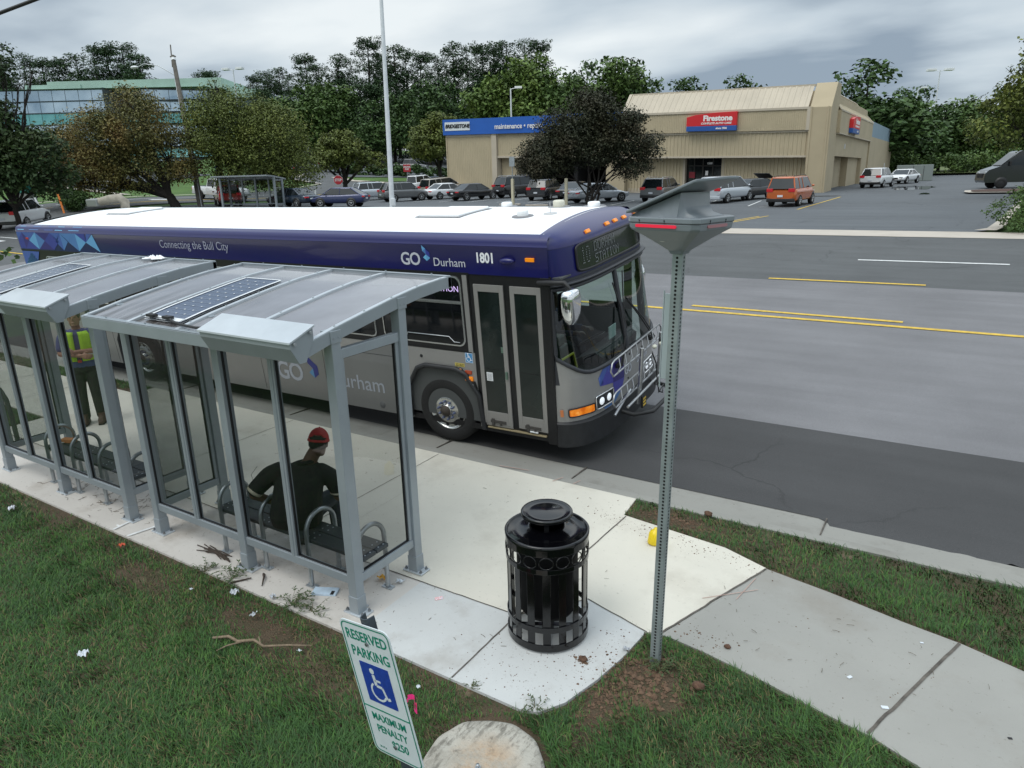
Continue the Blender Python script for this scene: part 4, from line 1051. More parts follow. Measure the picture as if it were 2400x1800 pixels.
def F(t, z, off=0.0):
    at = min(1, abs(t)); k = .13*t*t+.36*(1-math.sqrt(max(0, 1-at**5)))
    if t > 0: k -= .17*t*t
    k *= 1-.42*smf(z, 1.2, 2.75)
    y = BW/2*(1+t)
    # offset roughly outwards
    nx_ = math.sqrt(max(.05, 1-at**6)); ny_ = (1 if t > 0 else -1)*math.sqrt(max(0, 1-nx_**2))
    return Vector((basef(z)-k+off*nx_, y+off*ny_, z))
TT = [math.sin(PI/2*(-1+2*i/36)) for i in range(37)]
def patch(mb, z0, z1, t0=-1, t1=1, nz=4, off=0, mi=0, zf=None):
    ts = [t for t in TT if t0 < t < t1]; ts = [t0]+ts+[t1]
    vs = []; n = len(ts)
    for j in range(nz+1):
        for t in ts:
            z = z0+(z1-z0)*j/nz
            vs.append(F(t, z, off))
    mb.add(vs, [(j*n+i, j*n+i+1, (j+1)*n+i+1, (j+1)*n+i) for j in range(nz) for i in range(n-1)], mi, True)
# --- body side walls / rear (curb side faces -y)
XF = -.44
def wheelcut(x, cx, r, zc=.49):
    d = abs(x-cx)
    return zc+math.sqrt(r*r-d*d) if d < r else None
def sidewall(y, name, z0, z1, xa, xb, m, parent, wheels=(), th_=.02):
    b = MB(); poly = [(xa, z0)]
    for cx, r in sorted(wheels):
        lo, hi = cx-r, cx+r
        # angular arch like the flattened one on the bus
        poly += [(lo, z0), (lo+.02, .80), (lo+.20, 1.07), (lo+.34, 1.13), (hi-.34, 1.13), (hi-.20, 1.07), (hi-.02, .80), (hi, z0)]
    poly += [(xb, z0), (xb, z1), (xa, z1)]
    s = -1 if y < 1 else 1
    n = len(poly); vs = [(x, y, z) for x, z in poly]+[(x, y-s*th_, z) for x, z in poly]
    b.add(vs, [tuple(range(n)), tuple(range(n, 2*n))[::-1]]+[(i, (i+1) % n, n+(i+1) % n, n+i) for i in range(n)])
    return b.build(name, m, parent)
FW, RW = -2.2, -9.29
sidewall(0, 'side_panel', .30, 1.40, -LEN, -1.62, m_grey, bus, [(FW, .60), (RW, .62)])
sidewall(BW, 'side_panel', .30, 1.40, -LEN, XF, m_grey, bus, [(FW, .60), (RW, .62)])
b = MB(); b.box(-LEN, -1.62, .004, .03, 1.40, 2.47); b.build('window_band', m_bbl, bus)
b = MB(); b.box(-LEN, -2.05, BW-.03, BW-.004, 1.40, 2.47); b.box(-1.15, XF, BW-.03, BW-.004, 1.40, 1.5); b.box(-LEN, XF, BW-.03, BW-.004, 2.3, 2.47); b.box(-.56, XF, BW-.03, BW-.004, 1.4, 2.47); b.build('window_band', m_bbl, bus)
b = MB(); b.box(-LEN+.01, XF, .03, BW-.03, .28, .36); b.build('underbody', m_bbl, bus)
b = MB(); b.box(-LEN-.01, -LEN+.03, 0, BW, .35, 2.86); b.build('rear_panel', m_grey, bus, bevel=.01)
# inner wheel housings
for cx in (FW, RW):
    b = MB(); b.box(cx-.62, cx+.62, .36, .7, .365, 1.2); b.mark(); b.box(cx-.62, cx+.62, BW-.7, BW-.36, .365, 1.2); b.builds('wheel_housing', m_bbl, bus)
# upper cove, both sides, and roof
ZB0, ZB1 = 2.46, 2.885
cove = [(0, ZB0), (0, ZB1-.07), (-.004, ZB1-.066), (0, ZB1-.062), (.004, ZB1-.02), (.022, ZB1+.022), (.06, ZB1+.05), (.12, ZB1+.068)]
for side_ in (0, 1):
    b = MB(); xs_ = [-LEN, -LEN+.03]+[-12+i for i in range(0, 12)]+[XF-.02]
    sec = []
    b.grid(lambda u, v: (0, 0, 0), 1, 1); b = MB()
    vs = []; n = len(cove)
    for x in xs_:
        for y, z in cove:
            vs.append((x, y if side_ == 0 else BW-y, z))
    b.add(vs, [(i*n+j, i*n+j+1, (i+1)*n+j+1, (i+1)*n+j) for i in range(len(xs_)-1) for j in range(n-1)], 0, True)
    b.build('upper_band', m_blue, bus)
b = MB()
def roofp(u, v):
    x = -LEN+.0+(LEN-.56)*u; y = .118+(BW-.236)*v
    z = ZB1+.067+.085*(1-(2*v-1)**2)
    # rear end rolls down
    d = max(0, .55-(x+LEN))/.55; z -= .17*d*d
    return (x, y, z)
b.grid(roofp, 40, 20); b.build('roof', m_roofw, bus)
b = MB(); b.grid(lambda u, v: (-LEN+.5*u*(.2+.8*math.sin(PI*v)**.5), .1+(BW-.2)*v, roofp(0.5*u/LEN, v)[2]+.006), 6, 20); b.build('rear_roof_cap', mat('roof_grey', (.42, .44, .47), .6), bus)
# black trim line under the band, mural
b = MB(); b.box(-LEN+.02, -1.6, -.004, .004, 2.445, 2.475); b.build('trim_line', m_bbl, bus)
b = MB()
def tri(pts, mi): b.add([(x, -.0035, z) for x, z in pts], [tuple(range(len(pts)))], mi)
zt_, zm_, zb_ = 2.82, 2.66, 2.49
X0 = -12.56
def dm(cx, w_, mi1, mi2, mi3):
    tri([(cx, zt_), (cx+w_, zm_), (cx, zb_)], mi1); tri([(cx, zt_), (cx, zb_), (cx-w_, zm_)], mi2)
segs_ = [(-12.35, .21, 4, 3), (-11.85, .29, 0, 1), (-11.3, .26, 3, 3), (-10.95, .22, 0, 2), (-10.42, .30, 1, 0)]
for cx, w_, a, c in segs_: dm(cx, w_, a, c, 0)
tri([(-12.56, zt_), (-12.35, zt_), (-12.56, zm_)], 2); tri([(-12.56, zm_), (-12.35, zb_), (-12.56, zb_)], 3)
tri([(-11.85, zt_), (-11.3, zt_), (-11.56, zm_)], 4); tri([(-10.95, zt_), (-11.3, zt_), (-11.10, zm_)], 2)
tri([(-12.35, zt_), (-11.85, zt_), (-12.14, zm_)], 2); tri([(-10.42, zt_), (-10.1, zt_), (-10.12, zm_)], 3); tri([(-10.95, zt_), (-10.42, zt_), (-10.70, zm_)], 0)
tri([(-12.14, zm_), (-11.85, zb_), (-12.35, zb_)], 3); tri([(-11.56, zm_), (-11.3, zb_), (-11.85, zb_)], 4); tri([(-10.12, zm_), (-9.86, zt_-.01), (-9.72, zb_)], 1)
tri([(-10.12, zm_), (-10.05, zt_), (-9.88, zt_)], 2)
tri([(-12.56, 2.44), (-11.9, 2.44), (-12.56, 1.5)], 2); tri([(-12.5, 2.2), (-12.2, 2.42), (-11.95, 2.2), (-12.3, 1.95)], 1)
for i, (cx, w_, a, c) in enumerate(segs_):  # mural wraps onto the rounded cove
    b.add([(cx-w_*.7, .001, ZB1-.018), (cx+w_*.5, .001, ZB1-.018), (cx+w_*.7, .055, ZB1+.050), (cx-w_*.3, .055, ZB1+.050)], [(0, 1, 2, 3)], (5, 0, 2, 5, 1)[i])
b.build('mural', m_lb, bus, recalc=False)
# lettering on the side. text faces -y
def ST(x, z, y=-.004): return Matrix(((1, 0, 0, x), (0, 0, -1, y), (0, 1, 0, z), (0, 0, 0, 1)))
b = MB(); b.text('Connecting the Bull City', .19, ST(-7.0, 2.685), depth=.001, sx=.93); o = b.build('slogan', m_textd, bus)
b = MB(); b.text('GO', .232, ST(-2.50, 2.617), depth=.001, bold=.004, sx=.95, space=.9); b.text('Durham', .155, ST(-1.88, 2.592), depth=.001, sx=.98); b.build('operator_name', m_text, bus)
def logo(cx, cz, s, ml, y=-.004, MM=None):
    def q(pts, mi): b.add([(cx+s*x, y, cz+s*z) if MM is None else MM@Vector((s*x, s*z, .002)) for x, z in pts], [tuple(range(len(pts)))], mi)
    q([(-.5, 1), (0, .62), (-.42, .35)], 0); q([(0, .62), (-.42, .35), (.02, .0)], 1); q([(0, .60), (.5, .22), (.52, -.35), (.02, -.02)], 2)
    q([(.02, 0), (.55, -.38), (.08, -.72)], 0); q([(.02, 0), (-.4, -.35), (.08, -.72)], 3)
b = MB(); logo(-2.24, 2.69, .12, 0); b.build('operator_logo', [m_lb[1], m_lb[0], m_lb[3], m_lb[5]], bus, recalc=False)
b = MB(); b.text('1801', .172, ST(-1.335, 2.667), depth=.001, bold=.0055, sx=.82); b.build('fleet_number', m_wtext, bus)
b = MB(); b.text('GO', .42, ST(-5.25, .70), depth=.001, bold=.008, sx=.95, space=.9); b.text('Durham', .33, ST(-3.82, .70), depth=.001, bold=.001); b.build('operator_name', m_text, bus)
b = MB(); logo(-4.72, .82, .22, 0); b.build('operator_logo', [m_lb[3], m_lb[3], m_lb[3], m_lb[1]], bus, recalc=False)
b = MB(); b.ball((-1.01, -.01, 2.648), (.105, .045, .04), 20, 12); b.build('camera_pod', m_blue, bus)
b = MB(); b.box(-.755, -.635, -.022, .0, 2.648, 2.695); b.build('side_marker', m_amber, bus, bevel=.004)
b = MB(); b.box(-12.24, -12.15, -.014, .0, 2.68, 2.715); b.build('side_marker', mat('red_lens', (.45, .02, .02), .3), bus, bevel=.004)
# windows along the kerb side
def rwin(x0, x1, z0, z1, r=.09, split=None, name='window'):
    b = MB(); cx, cz = (x0+x1)/2, (z0+z1)/2; w_, h_ = (x1-x0)/2, (z1-z0)/2
    o_ = rrect(w_, h_, r, 8); i_ = rrect(w_-.022, h_-.022, r-.02, 8); n = len(o_)
    vs = [(cx+x, -.010, cz+z) for x, z in o_]+[(cx+x, -.014, cz+z) for x, z in i_]+[(cx+x, .006, cz+z) for x, z in o_]
    b.add(vs, [(i, (i+1) % n, n+(i+1) % n, n+i) for i in range(n)]+[(i, (i+1) % n, 2*n+(i+1) % n, 2*n+i) for i in range(n)])
    if split: b.box(x0+.02, x1-.02, -.014, -.004, split-.03, split+.01); b.box(x0+.05, x1-.05, -.018, -.012, split-.012, split-.006)
    i2 = rrect(w_-.045, h_-.045, r-.04, 8)
    fr = b.build(name, mat('window_frame', (.42, .43, .43), .25, .8), bus)
    g2 = MB(); g2.add([(cx+x, -.006, cz+z) for x, z in rrect(w_-.02, h_-.02, r-.02, 8)], [tuple(range(n))[::-1]]); g2.build('pane', m_glassd, fr, recalc=False)
    return fr
w1_ = rwin(-3.13, -1.735, 1.475, 2.425, .11, 2.085)
x = -3.27
for i in range(5):
    rwin(x-1.22, x, 1.475, 2.36, .08, 2.085); x -= 1.30
rwin(-11.7, -9.9, 1.5, 2.36, .08)
b = MB(); b.text('DURHAM STATION', .11, ST(-2.25, 2.25, -.0075), depth=.0005, sx=1.0)
b.build('route_display', mat('led_pink', (.6, .45, .8), .5, emit=(.75, .55, 1.0), estr=.5), w1_)
b = MB(); b.tube([(-2.72, -.012, 1.56), (-2.7, -.012, 1.60), (-2.0, -.012, 1.60), (-1.92, -.012, 1.53), (-1.83, -.012, 1.53)], .006, 6); b.build('handrail', m_steel, w1_)
for x in (-1.66,):
    b = MB(); b.box(x-.05, x+.02, -.002, .004, 1.14, 2.46); b.build('door_post', m_grey, bus)
# panel seams, vents, fittings on the lower side
b = MB()
for x in (-3.02, -4.45, -5.9, -7.4, -8.55, -10.1): b.box(x-.003, x+.003, -.0022, .002, .33, 1.20)
b.box(-LEN, -2.85, -.0022, .002, 1.197, 1.203); b.box(-LEN, -1.66, -.003, .002, 1.395, 1.41)
b.build('panel_seams', m_bbl, bus)
b = MB(); b.lathe([(0, -.004), (.05, -.004), (.054, 0)], 20, c=(-3.37, 0, .40), axis='y'); b.build('cover', mat('cover_grey', (.15, .15, .15), .5), bus)
b = MB(); b.lathe([(0, -.008), (.022, -.006), (.026, 0)], 14, c=(-2.52, 0, 1.27), axis='y'); b.mark(); b.lathe([(0, -.008), (.018, -.006), (.022, 0)], 14, c=(-3.08, 0, .42), axis='y'); b.builds('cap', m_bbl, bus)
b = MB(); b.box(-1.775, -1.655, -.004, -.001, 1.255, 1.395); bd = b.build('accessibility_sticker', mat('sticker_blue', (.06, .26, .52), .4), bus)
b = MB(); wheelchair(b, ST(-1.72, 1.328, -.0045), .95, 0, .001); ringb = [(-1.77, 1.26), (-1.66, 1.26), (-1.66, 1.39), (-1.77, 1.39)]
for (a, c), (e_, f_) in zip(ringb, ringb[1:]+ringb[:1]): b.box(min(a, e_)-.002, max(a, e_)+.002, -.0052, -.004, min(c, f_)-.002, max(c, f_)+.002)
b.build('symbol', m_wtext, bd)
b = MB(); b.box(-1.955, -1.80, -.004, -.001, 1.185, 1.235); b.box(-1.945, -1.81, -.0048, -.004, 1.193, 1.227, 1); b.text('KNEELING', .034, ST(-1.878, 1.21, -.0056), mi=0, depth=.0004, bold=.001, sx=.85)
b.build('kneeling_sticker', [mat('sticker_yellow', (.62, .50, .12), .5), m_bbl], bus)
b = MB(); b.lathe([(0, -.022), (.030, -.02), (.040, -.010), (.043, 0)], 20, c=(-1.875, 0, 1.125), axis='y', mi=0); b.lathe([(.03, -.014), (.045, -.012), (.047, 0)], 20, c=(-1.875, 0, 1.125), axis='y', mi=1); b.build('side_lamp', [mat('orange_brown', (.35, .11, .02), .3), m_bbl], bus)
b = MB(); b.box(-1.795, -1.69, -.016, 0, 1.095, 1.145); b.build('reflector', mat('red_reflector', (.42, .06, .02), .3), bus, bevel=.005)
b = MB(); b.box(-1.80, -1.675, -.024, 0, 1.0, 1.062); b.build('turn_signal', m_amber, bus, bevel=.008)
b = MB(); b.ball((-1.76, -.026, 1.03), (.016, .006, .016), 10, 6); b.mark(); b.ball((-1.72, -.026, 1.03), (.016, .006, .016), 10, 6); b.builds('bulb', m_amberon, bus)
b = MB(); b.box(-1.71, -1.63, -.03, 0, .88, .99, 0, Tm(-1.67, 0, .93)@Rm(R(-18), 'Y')@Tm(1.67, 0, -.93)); b.box(-1.70, -1.665, -.034, -.03, .905, .965, 1); b.build('latch_box', [m_bbl, m_steel], bus, bevel=.006)
# wheel arch lips
for cx, s_ in ((FW, .60), (RW, .62)):
    b = MB(); lo, hi = cx-s_, cx+s_
    pth = [(lo-.02, -.01, .32), (lo+.0, -.015, .80), (lo+.19, -.015, 1.085), (lo+.34, -.015, 1.145), (hi-.34, -.015, 1.145), (hi-.19, -.015, 1.085), (hi-.0, -.015, .80), (hi+.04, -.01, .32)]
    out = []
    for i in range(len(pth)-1):
        for k_ in range(4):
            out.append(Vector(pth[i]).lerp(Vector(pth[i+1]), k_/4))
    out.append(Vector(pth[-1])); b.tube(out, (.035, .035), 8); b.build('wheel_arch', m_bump, bus)
# wheels
def buswheel(cx, inner=True, y0=.04, face=-1):
    b = MB(); yy = y0
    def Y(v): return v*(-face)
    pr = [(.29, .03), (.30, .0), (.345, -.018), (.42, -.022), (.465, -.006), (.488, .03), (.492, .10), (.492, .20), (.47, .25), (.35, .27)]
    b.lathe([(r, yy+Y(h)) for r, h in pr], 56, c=(cx, 0, .487), axis='y'); ty = b.build('tyre', m_tyre, bus)
    b = MB()
    pr = [(.298, .01), (.302, -.006), (.290, -.010), (.283, .006), (.262, .020), (.245, .022), (.22, .010), (.188, -.012), (.165, -.016), (.098, -.016), (.092, -.030), (.085, -.05), (.05, -.055), (.045, -.075), (0, -.078)]
    b.lathe([(r, yy+Y(h)) for r, h in pr], 56, c=(cx, 0, .487), axis='y'); rim = b.build('rim', m_rim, ty)
    b = MB()
    for k_ in range(10):
        a = 2*PI*k_/10+.15
        hx, hz = cx+.235*math.cos(a), .487+.235*math.sin(a)
        b.lathe([(0, yy+Y(.010)), (.024, yy+Y(.010)), (.025, yy+Y(.02))], 14, c=(hx, 0, hz), axis='y'); b.mark()
    b.builds('hand_hole', m_hole, rim)
    b = MB()
    for k_ in range(10):
        a = 2*PI*k_/10+.45
        hx, hz = cx+.132*math.cos(a), .487+.132*math.sin(a)
        b.lathe([(0, yy+Y(-.058)), (.013, yy+Y(-.055)), (.018, yy+Y(-.03)), (.021, yy+Y(-.015))], 8, c=(hx, 0, hz), axis='y'); b.mark()
    b.builds('lug_nut', mat('lug_blue', (.10, .12, .20), .35, .4), rim)
    b = MB(); b.lathe([(0, yy+Y(-.088)), (.04, yy+Y(-.085)), (.062, yy+Y(-.06)), (.085, yy+Y(-.052)), (.09, yy+Y(-.03))], 24, c=(cx, 0, .487), axis='y'); b.build('hub', mat('hub_rust', (.05, .04, .032), .6), rim)
buswheel(FW); buswheel(RW); buswheel(FW, y0=BW-.055, face=1); buswheel(RW, y0=BW-.055, face=1)
# front door: black surround with two grey framed leaves
b = MB(); b.box(-1.62, XF-.0, .012, .05, .30, 2.47); b.build('door_surround', m_bbl, bus)
def leaf(x0, x1):
    b = MB(); fw_ = .062; y0, y1 = -.010, .012
    b.box(x0, x0+fw_, y0, y1, .42, 2.335); b.box(x1-fw_, x1, y0, y1, .42, 2.335); b.box(x0+fw_, x1-fw_, y0, y1, 2.245, 2.335); b.box(x0+fw_, x1-fw_, y0, y1, .42, .60)
    lf = b.build('door_leaf', mat('door_frame_grey', (.30, .29, .275), .4, .3), bus, bevel=.003)
    b = MB(); b.add([(x0+fw_, -.002, .60), (x1-fw_, -.002, .60), (x1-fw_, -.002, 2.245), (x0+fw_, -.002, 2.245)], [(0, 1, 2, 3)]); b.box(x0+fw_, x1-fw_, -.004, -.001, 1.21, 1.216, 1)
    b.build('pane', [m_doorg, m_bbl], lf, recalc=False)
    b = MB(); b.box(x0+.10, x1-.10, -.02, -.010, .44, .48); b.box(x0+.12, x0+.16, -.024, -.012, .40, .50); b.box(x1-.2, x1-.17, -.024, -.012, .41, .47); b.build('hinge_gear', mat('gear', (.06, .055, .05), .6), lf)
    return lf
l1_ = leaf(-1.545, -1.105); l2_ = leaf(-1.01, -.575)
b = MB(); b.box(-1.455, -1.36, -.0042, -.003, 1.04, 1.16, 0)
for i in range(6): b.box(-1.445, -1.375, -.0052, -.0042, 1.055+i*.016, 1.059+i*.016, 1)
b.build('notice', [m_pwhite, mat('ink', (.12, .12, .14), .8)], l1_)
b = MB(); b.box(-1.15, -1.12, -.03, -.010, 1.10, 1.20); b.box(-1.2, -1.16, -.006, -.003, 1.45, 1.53); b.build('door_gear', mat('gear_green', (.10, .16, .12), .5), l1_, bevel=.004)
b = MB(); b.box(-1.50, -.60, -.02, .02, .355, .375); b.build('step_edge', mat('step_gold', (.40, .33, .20), .5, .4), bus, bevel=.003)
b = MB(); b.box(-1.62, -.5, -.005, .03, .30, .345); b.box(-1.52, -1.10, -.012, .0, .39, .418, 1); b.box(-.84, -.72, -.025, -.01, .395, .415, 2); b.build('sill', [m_bbl, mat('sill_alu', (.30, .29, .27), .4, .5), m_pwhite], bus, bevel=.003)
b = MB(); b.box(-.575, -.44, -.012, .03, .27, 2.46); b.box(-.47, -.455, -.016, -.01, 1.0, 2.35); b.build('front_pillar', m_bbl, bus, bevel=.008)
# --- front end
b = MB(); patch(b, .60, 1.165, nz=6); b.build('front_panel', m_grey, bus)
b = MB(); patch(b, .255, .575, nz=4, off=.02)
vs = []; n = len(TT)
b.add([F(t, .575, .02) for t in TT]+[F(t, .605, -.01) for t in TT], [(i, i+1, n+i+1, n+i) for i in range(n-1)], 0, True)
b.add([F(t, .255, .02) for t in TT]+[F(t, .24, -.12) for t in TT], [(i, i+1, n+i+1, n+i) for i in range(n-1)], 0, True)
b.build('bumper', m_bump, bus)
b = MB(); patch(b, 2.34, 2.80, nz=5, off=-.004); b.build('sign_surround', m_blue, bus)
b = MB()
def capp(t, s):
    P0 = F(t, 2.79); y = .118+(BW-.236)*(1+t)/2
    E_ = Vector((-.60-.03*(1-t*t), y, ZB1+.067+.085*(1-t*t)+.004))
    sg = 1 if t > 0 else -1; c4 = abs(t)**6
    P1 = P0+Vector((-.015, 0, .11)); P2 = E_+Vector((.20*(1-c4), sg*.07*c4, 0))
    return P0*(1-s)**3+P1*3*s*(1-s)**2+P2*3*s*s*(1-s)+E_*s**3
n = len(TT); vs = [capp(t, j/14) for j in range(15) for t in TT]
b.add(vs, [(j*n+i, j*n+i+1, (j+1)*n+i+1, (j+1)*n+i) for j in range(14) for i in range(n-1)], 0, True)
b.build('front_cap', m_blue, bus)
# surfaces filled by a rounded patch: t range, z range, skew
def fpatch(mb, t0, t1, z0, z1, r, off, mi=0, rings=7, n=56, p=6, edge=None):
    tc_, zc_ = (t0+t1)/2, (z0+z1)/2; a, c = (t1-t0)/2, (z1-z0)/2
    pts = []
    for k_ in range(n):
        th_ = 2*PI*(k_+.5)/n; ct, st_ = math.cos(th_), math.sin(th_)
        pts.append(((1 if ct > 0 else -1)*abs(ct)**(2/p), (1 if st_ > 0 else -1)*abs(st_)**(2/p)))
    vs = [F(tc_, zc_, off)]; fs = []
    for j in range(1, rings+1):
        q_ = j/rings
        for x, z in pts: vs.append(F(max(-1, min(1, tc_+a*x*q_)), zc_+c*z*q_, off))
    for k_ in range(n): fs.append((0, 1+k_, 1+(k_+1) % n))
    for j in range(rings-1):
        for k_ in range(n): fs.append((1+j*n+k_, 1+j*n+(k_+1) % n, 1+(j+1)*n+(k_+1) % n, 1+(j+1)*n+k_))
    mb.add(vs, fs, mi, True)
    return [F(max(-1, min(1, tc_+a*x)), zc_+c*z, off) for x, z in pts]
W0, W1 = -.985, .985
# windscreen: two panes with a centre divider
b = MB()
def wpane(mb, t0, t1, z0, z1, off, rl, rr, mi=0):
    # rectangular grid in (t, z) whose outer lower corner is rounded
    nu, nv = 16, 14; vs = []
    for j in range(nv+1):
        for i in range(nu+1):
            u = i/nu; v = j/nv; t = t0+(t1-t0)*u
            zlo = z0+rl*(max(0, 1-u*3.2)**2.4)+rr*(max(0, 1-(1-u)*3.2)**2.4)
            vs.append(F(t, zlo+(z1-zlo)*v, off))
    mb.add(vs, [(j*(nu+1)+i, j*(nu+1)+i+1, (j+1)*(nu+1)+i+1, (j+1)*(nu+1)+i) for j in range(nv) for i in range(nu)], mi, True)
    edge_ = [vs[i] for i in range(nu+1)]+[vs[j*(nu+1)+nu] for j in range(1, nv+1)]+[vs[nv*(nu+1)+i] for i in range(nu-1, -1, -1)]+[vs[j*(nu+1)] for j in range(nv-1, 0, -1)]
    return edge_
b1 = MB(); eL = wpane(b1, W0, -.012, 1.20, 2.31, .0, .24, 0); wsL = b1.build('windscreen', m_wind, bus, recalc=False)
b1 = MB(); eR = wpane(b1, .012, W1, 1.20, 2.31, .0, 0, .10); wsR = b1.build('windscreen', m_wind, bus, recalc=False)
b = MB(); b.tube([v+Vector((.008, 0, 0)) for v in eL], .028, 8, closed=True); b.mark(); b.tube([v+Vector((.008, 0, 0)) for v in eR], .028, 8, closed=True); b.mark()
b.builds('windscreen_seal', mat('seal_dark', (.028, .030, .036), .5), bus)
b = MB()
lo = [F(t, 1.165) for t in TT]; n = len(TT)
zl = lambda t: 1.18+.24*(max(0, 1-((t+.985)/.973)*3.2)**2.4 if t < -.012 else 0)+.10*(max(0, 1-((.985-t)/.973)*3.2)**2.4 if t > .012 else 0)
b.add(lo+[F(t, min(1.45, zl(max(-.985, min(.985, t))))) for t in TT], [(i, i+1, n+i+1, n+i) for i in range(n-1)], 0, True); b.build('lower_fascia', m_grey, bus)
b = MB(); patch(b, 2.29, 2.42, nz=2, off=.006); patch(b, 1.1, 2.4, -1, W0-.0005, nz=4, off=.002); patch(b, 1.1, 2.4, W1+.0005, 1, nz=4, off=.002); b.build('header_trim', mat('seal_dark', (.028, .030, .036), .5), bus)
# visor lip over the windscreen
b = MB(); b.tube([F(t, 2.365, .03) for t in TT[2:-2]], (.05, .018), 8); b.build('visor_lip', mat('seal_dark', (.028, .030, .036), .5), bus)
# destination sign
b = MB(); ed = fpatch(b, -.70, .80, 2.455, 2.785, .05, .012, p=9); ds = b.build('destination_sign', mat('sign_glass', (.016, .017, .018), .1, spec=.5), bus)
b = MB(); b.tube(ed, .016, 8, closed=True); b.build('sign_gasket', m_black, ds)
b = MB()
def FT(t, z, off=.018):
    p0 = F(t, z, off); px_ = (F(t+.01, z, off)-F(t-.01, z, off)).normalized(); pz_ = (F(t, z+.01, off)-F(t, z-.01, off)).normalized()
    return basis(p0, px_, pz_)
dots = {'1': '0010001100001000010000100001001110', '0': '0'}
font5 = {'1': ['00100', '01100', '00100', '00100', '00100', '00100', '01110'], '0': ['01110', '10001', '10001', '10001', '10001', '10001', '01110'], 'D': ['11110', '10001', '10001', '10001', '10001', '10001', '11110'], 'U': ['10001', '10001', '10001', '10001', '10001', '10001', '01110'], 'R': ['11110', '10001', '10001', '11110', '10100', '10010', '10001'], 'H': ['10001', '10001', '10001', '11111', '10001', '10001', '10001'], 'A': ['01110', '10001', '10001', '11111', '10001', '10001', '10001'], 'M': ['10001', '11011', '10101', '10101', '10001', '10001', '10001'], 'S': ['01111', '10000', '10000', '01110', '00001', '00001', '11110'], 'T': ['11111', '00100', '00100', '00100', '00100', '00100', '00100'], 'I': ['01110', '00100', '00100', '00100', '00100', '00100', '01110'], 'O': ['01110', '10001', '10001', '10001', '10001', '10001', '01110'], 'N': ['10001', '11001', '10101', '10011', '10001', '10001', '10001'], ' ': ['00000']*7}
def led(mb, s, t0, z0, dt, dz_):
    for ci, ch in enumerate(s):
        for r_ in range(7):
            for c_ in range(5):
                if font5[ch][r_][c_] == '1':
                    Mx = FT(t0+(ci*6+c_)*dt, z0-r_*dz_); mb.box(-.0055, .0055, -.006, .006, 0, .002, 0, Mx)
led(b, '10', -.62, 2.725, .0135, .030); led(b, 'DURHAM', -.38, 2.745, .0135, .0165); led(b, 'STATION', -.38, 2.60, .0135, .0165)
b.build('sign_text', mat('led_white', (.20, .21, .22), .5), ds)
# roof marker lamps
for t in (-.42, .03, .24, .48, .86):
    p0 = capp(t, .28); Mx = basis(p0, capp(t+.02, .28)-capp(t-.02, .28), capp(t, .33)-capp(t, .23)); b = MB(); b.box(-.055, .055, -.024, .024, -.004, .024, 0, Mx); b.build('marker_lamp', m_amber, bus, bevel=.005)
# headlamp clusters
def cluster(s):
    b = MB(); ts = (-.955, -.72) if s < 0 else (.72, .955)
    ed_ = fpatch(b, ts[0], ts[1], .665, .775, .02, .018, p=10); tl = b.build('turn_lamp', m_amberon if s < 0 else m_amber, bus); b = MB(); b.tube(ed_, .009, 6, closed=True); b.build('lamp_gasket', m_bbl, tl)
    ts = (-.70, -.40) if s < 0 else (.40, .70)
    b = MB(); ed_ = fpatch(b, ts[0], ts[1], .665, .845, .02, .012, p=10); hl = b.build('headlamp', mat('lamp_bowl', (.07, .075, .08), .15, .6), bus)
    b = MB(); b.tube([v+Vector((.004, 0, 0)) for v in ed_], .011, 6, closed=True); b.build('lamp_bezel', m_chrome, hl)
    for t in ((-.615, -.49) if s < 0 else (.49, .615)):
        Mx = FT(t, .755, .02); b = MB(); b.lathe([(.0, .012), (.035, .008), (.048, .0), (.052, -.004)], 20, M=Mx); b.build('lens', mat('lens_white', (.85, .9, .95), .1, emit=(.9, .95, 1), estr=.45), hl)
cluster(-1); cluster(1)
b = MB(); Mx = FT(-.985, .725, .015); b.box(-.02, .02, -.045, .045, 0, .01, 0, Mx); b.build('corner_reflector', mat('corner_amber', (.55, .18, .06), .4), bus)
# front mural pieces and names
def fpoly(mb, pts, mi, off=.0035):
    # polygon given in (t, z), split fine along t so that it follows the curve
    bm_ = bmesh.new(); f_ = bm_.faces.new([bm_.verts.new((t, z, 0)) for t, z in pts])
    for v in np.arange(-1, 1.001, .04): bmesh.ops.bisect_plane(bm_, geom=list(bm_.verts)+list(bm_.edges)+list(bm_.faces), plane_co=(float(v), 0, 0), plane_no=(1, 0, 0))
    bm_.verts.index_update(); mb.add([F(v.co.x, v.co.y, off) for v in bm_.verts], [[v.index for v in f.verts] for f in bm_.faces], mi, True); bm_.free()
b = MB()
fpoly(b, [(-.64, 1.07), (-.62, .955), (-.52, .99), (-.42, 1.165), (-.56, 1.165)], 1); fpoly(b, [(-.62, .955), (-.38, .90), (-.38, 1.165), (-.46, 1.165)], 2)
fpoly(b, [(-.38, .90), (-.12, .86), (-.12, 1.10), (-.16, 1.165), (-.38, 1.165)], 3)
fpoly(b, [(-.38, .90), (-.12, .86), (-.20, .72), (-.385, .72)], 2, .003); fpoly(b, [(-.39, .90), (-.385, .72), (-.20, .72), (-.38, .61), (-.56, .61), (-.58, .645), (-.385, .70), (-.39, .84)], 0, .0025)
b.build('front_mural', [m_lb[0], m_lb[2], mat('mural_violet', (.05, .05, .30), .4), mat('mural_deep', (.022, .015, .15), .4)], bus, recalc=False)
b = MB(); b.text('GO', .17, FT(-.02, .93, .006), depth=.001, bold=.003, sx=.95); b.text('Durham', .12, FT(.38, .95, .006), depth=.001); b.build('operator_name', m_text, bus)
b = MB(); b.text('1801', .13, FT(.74, 1.03, .03), depth=.001, bold=.005, sx=.82); b.build('fleet_number', m_wtext, bus)
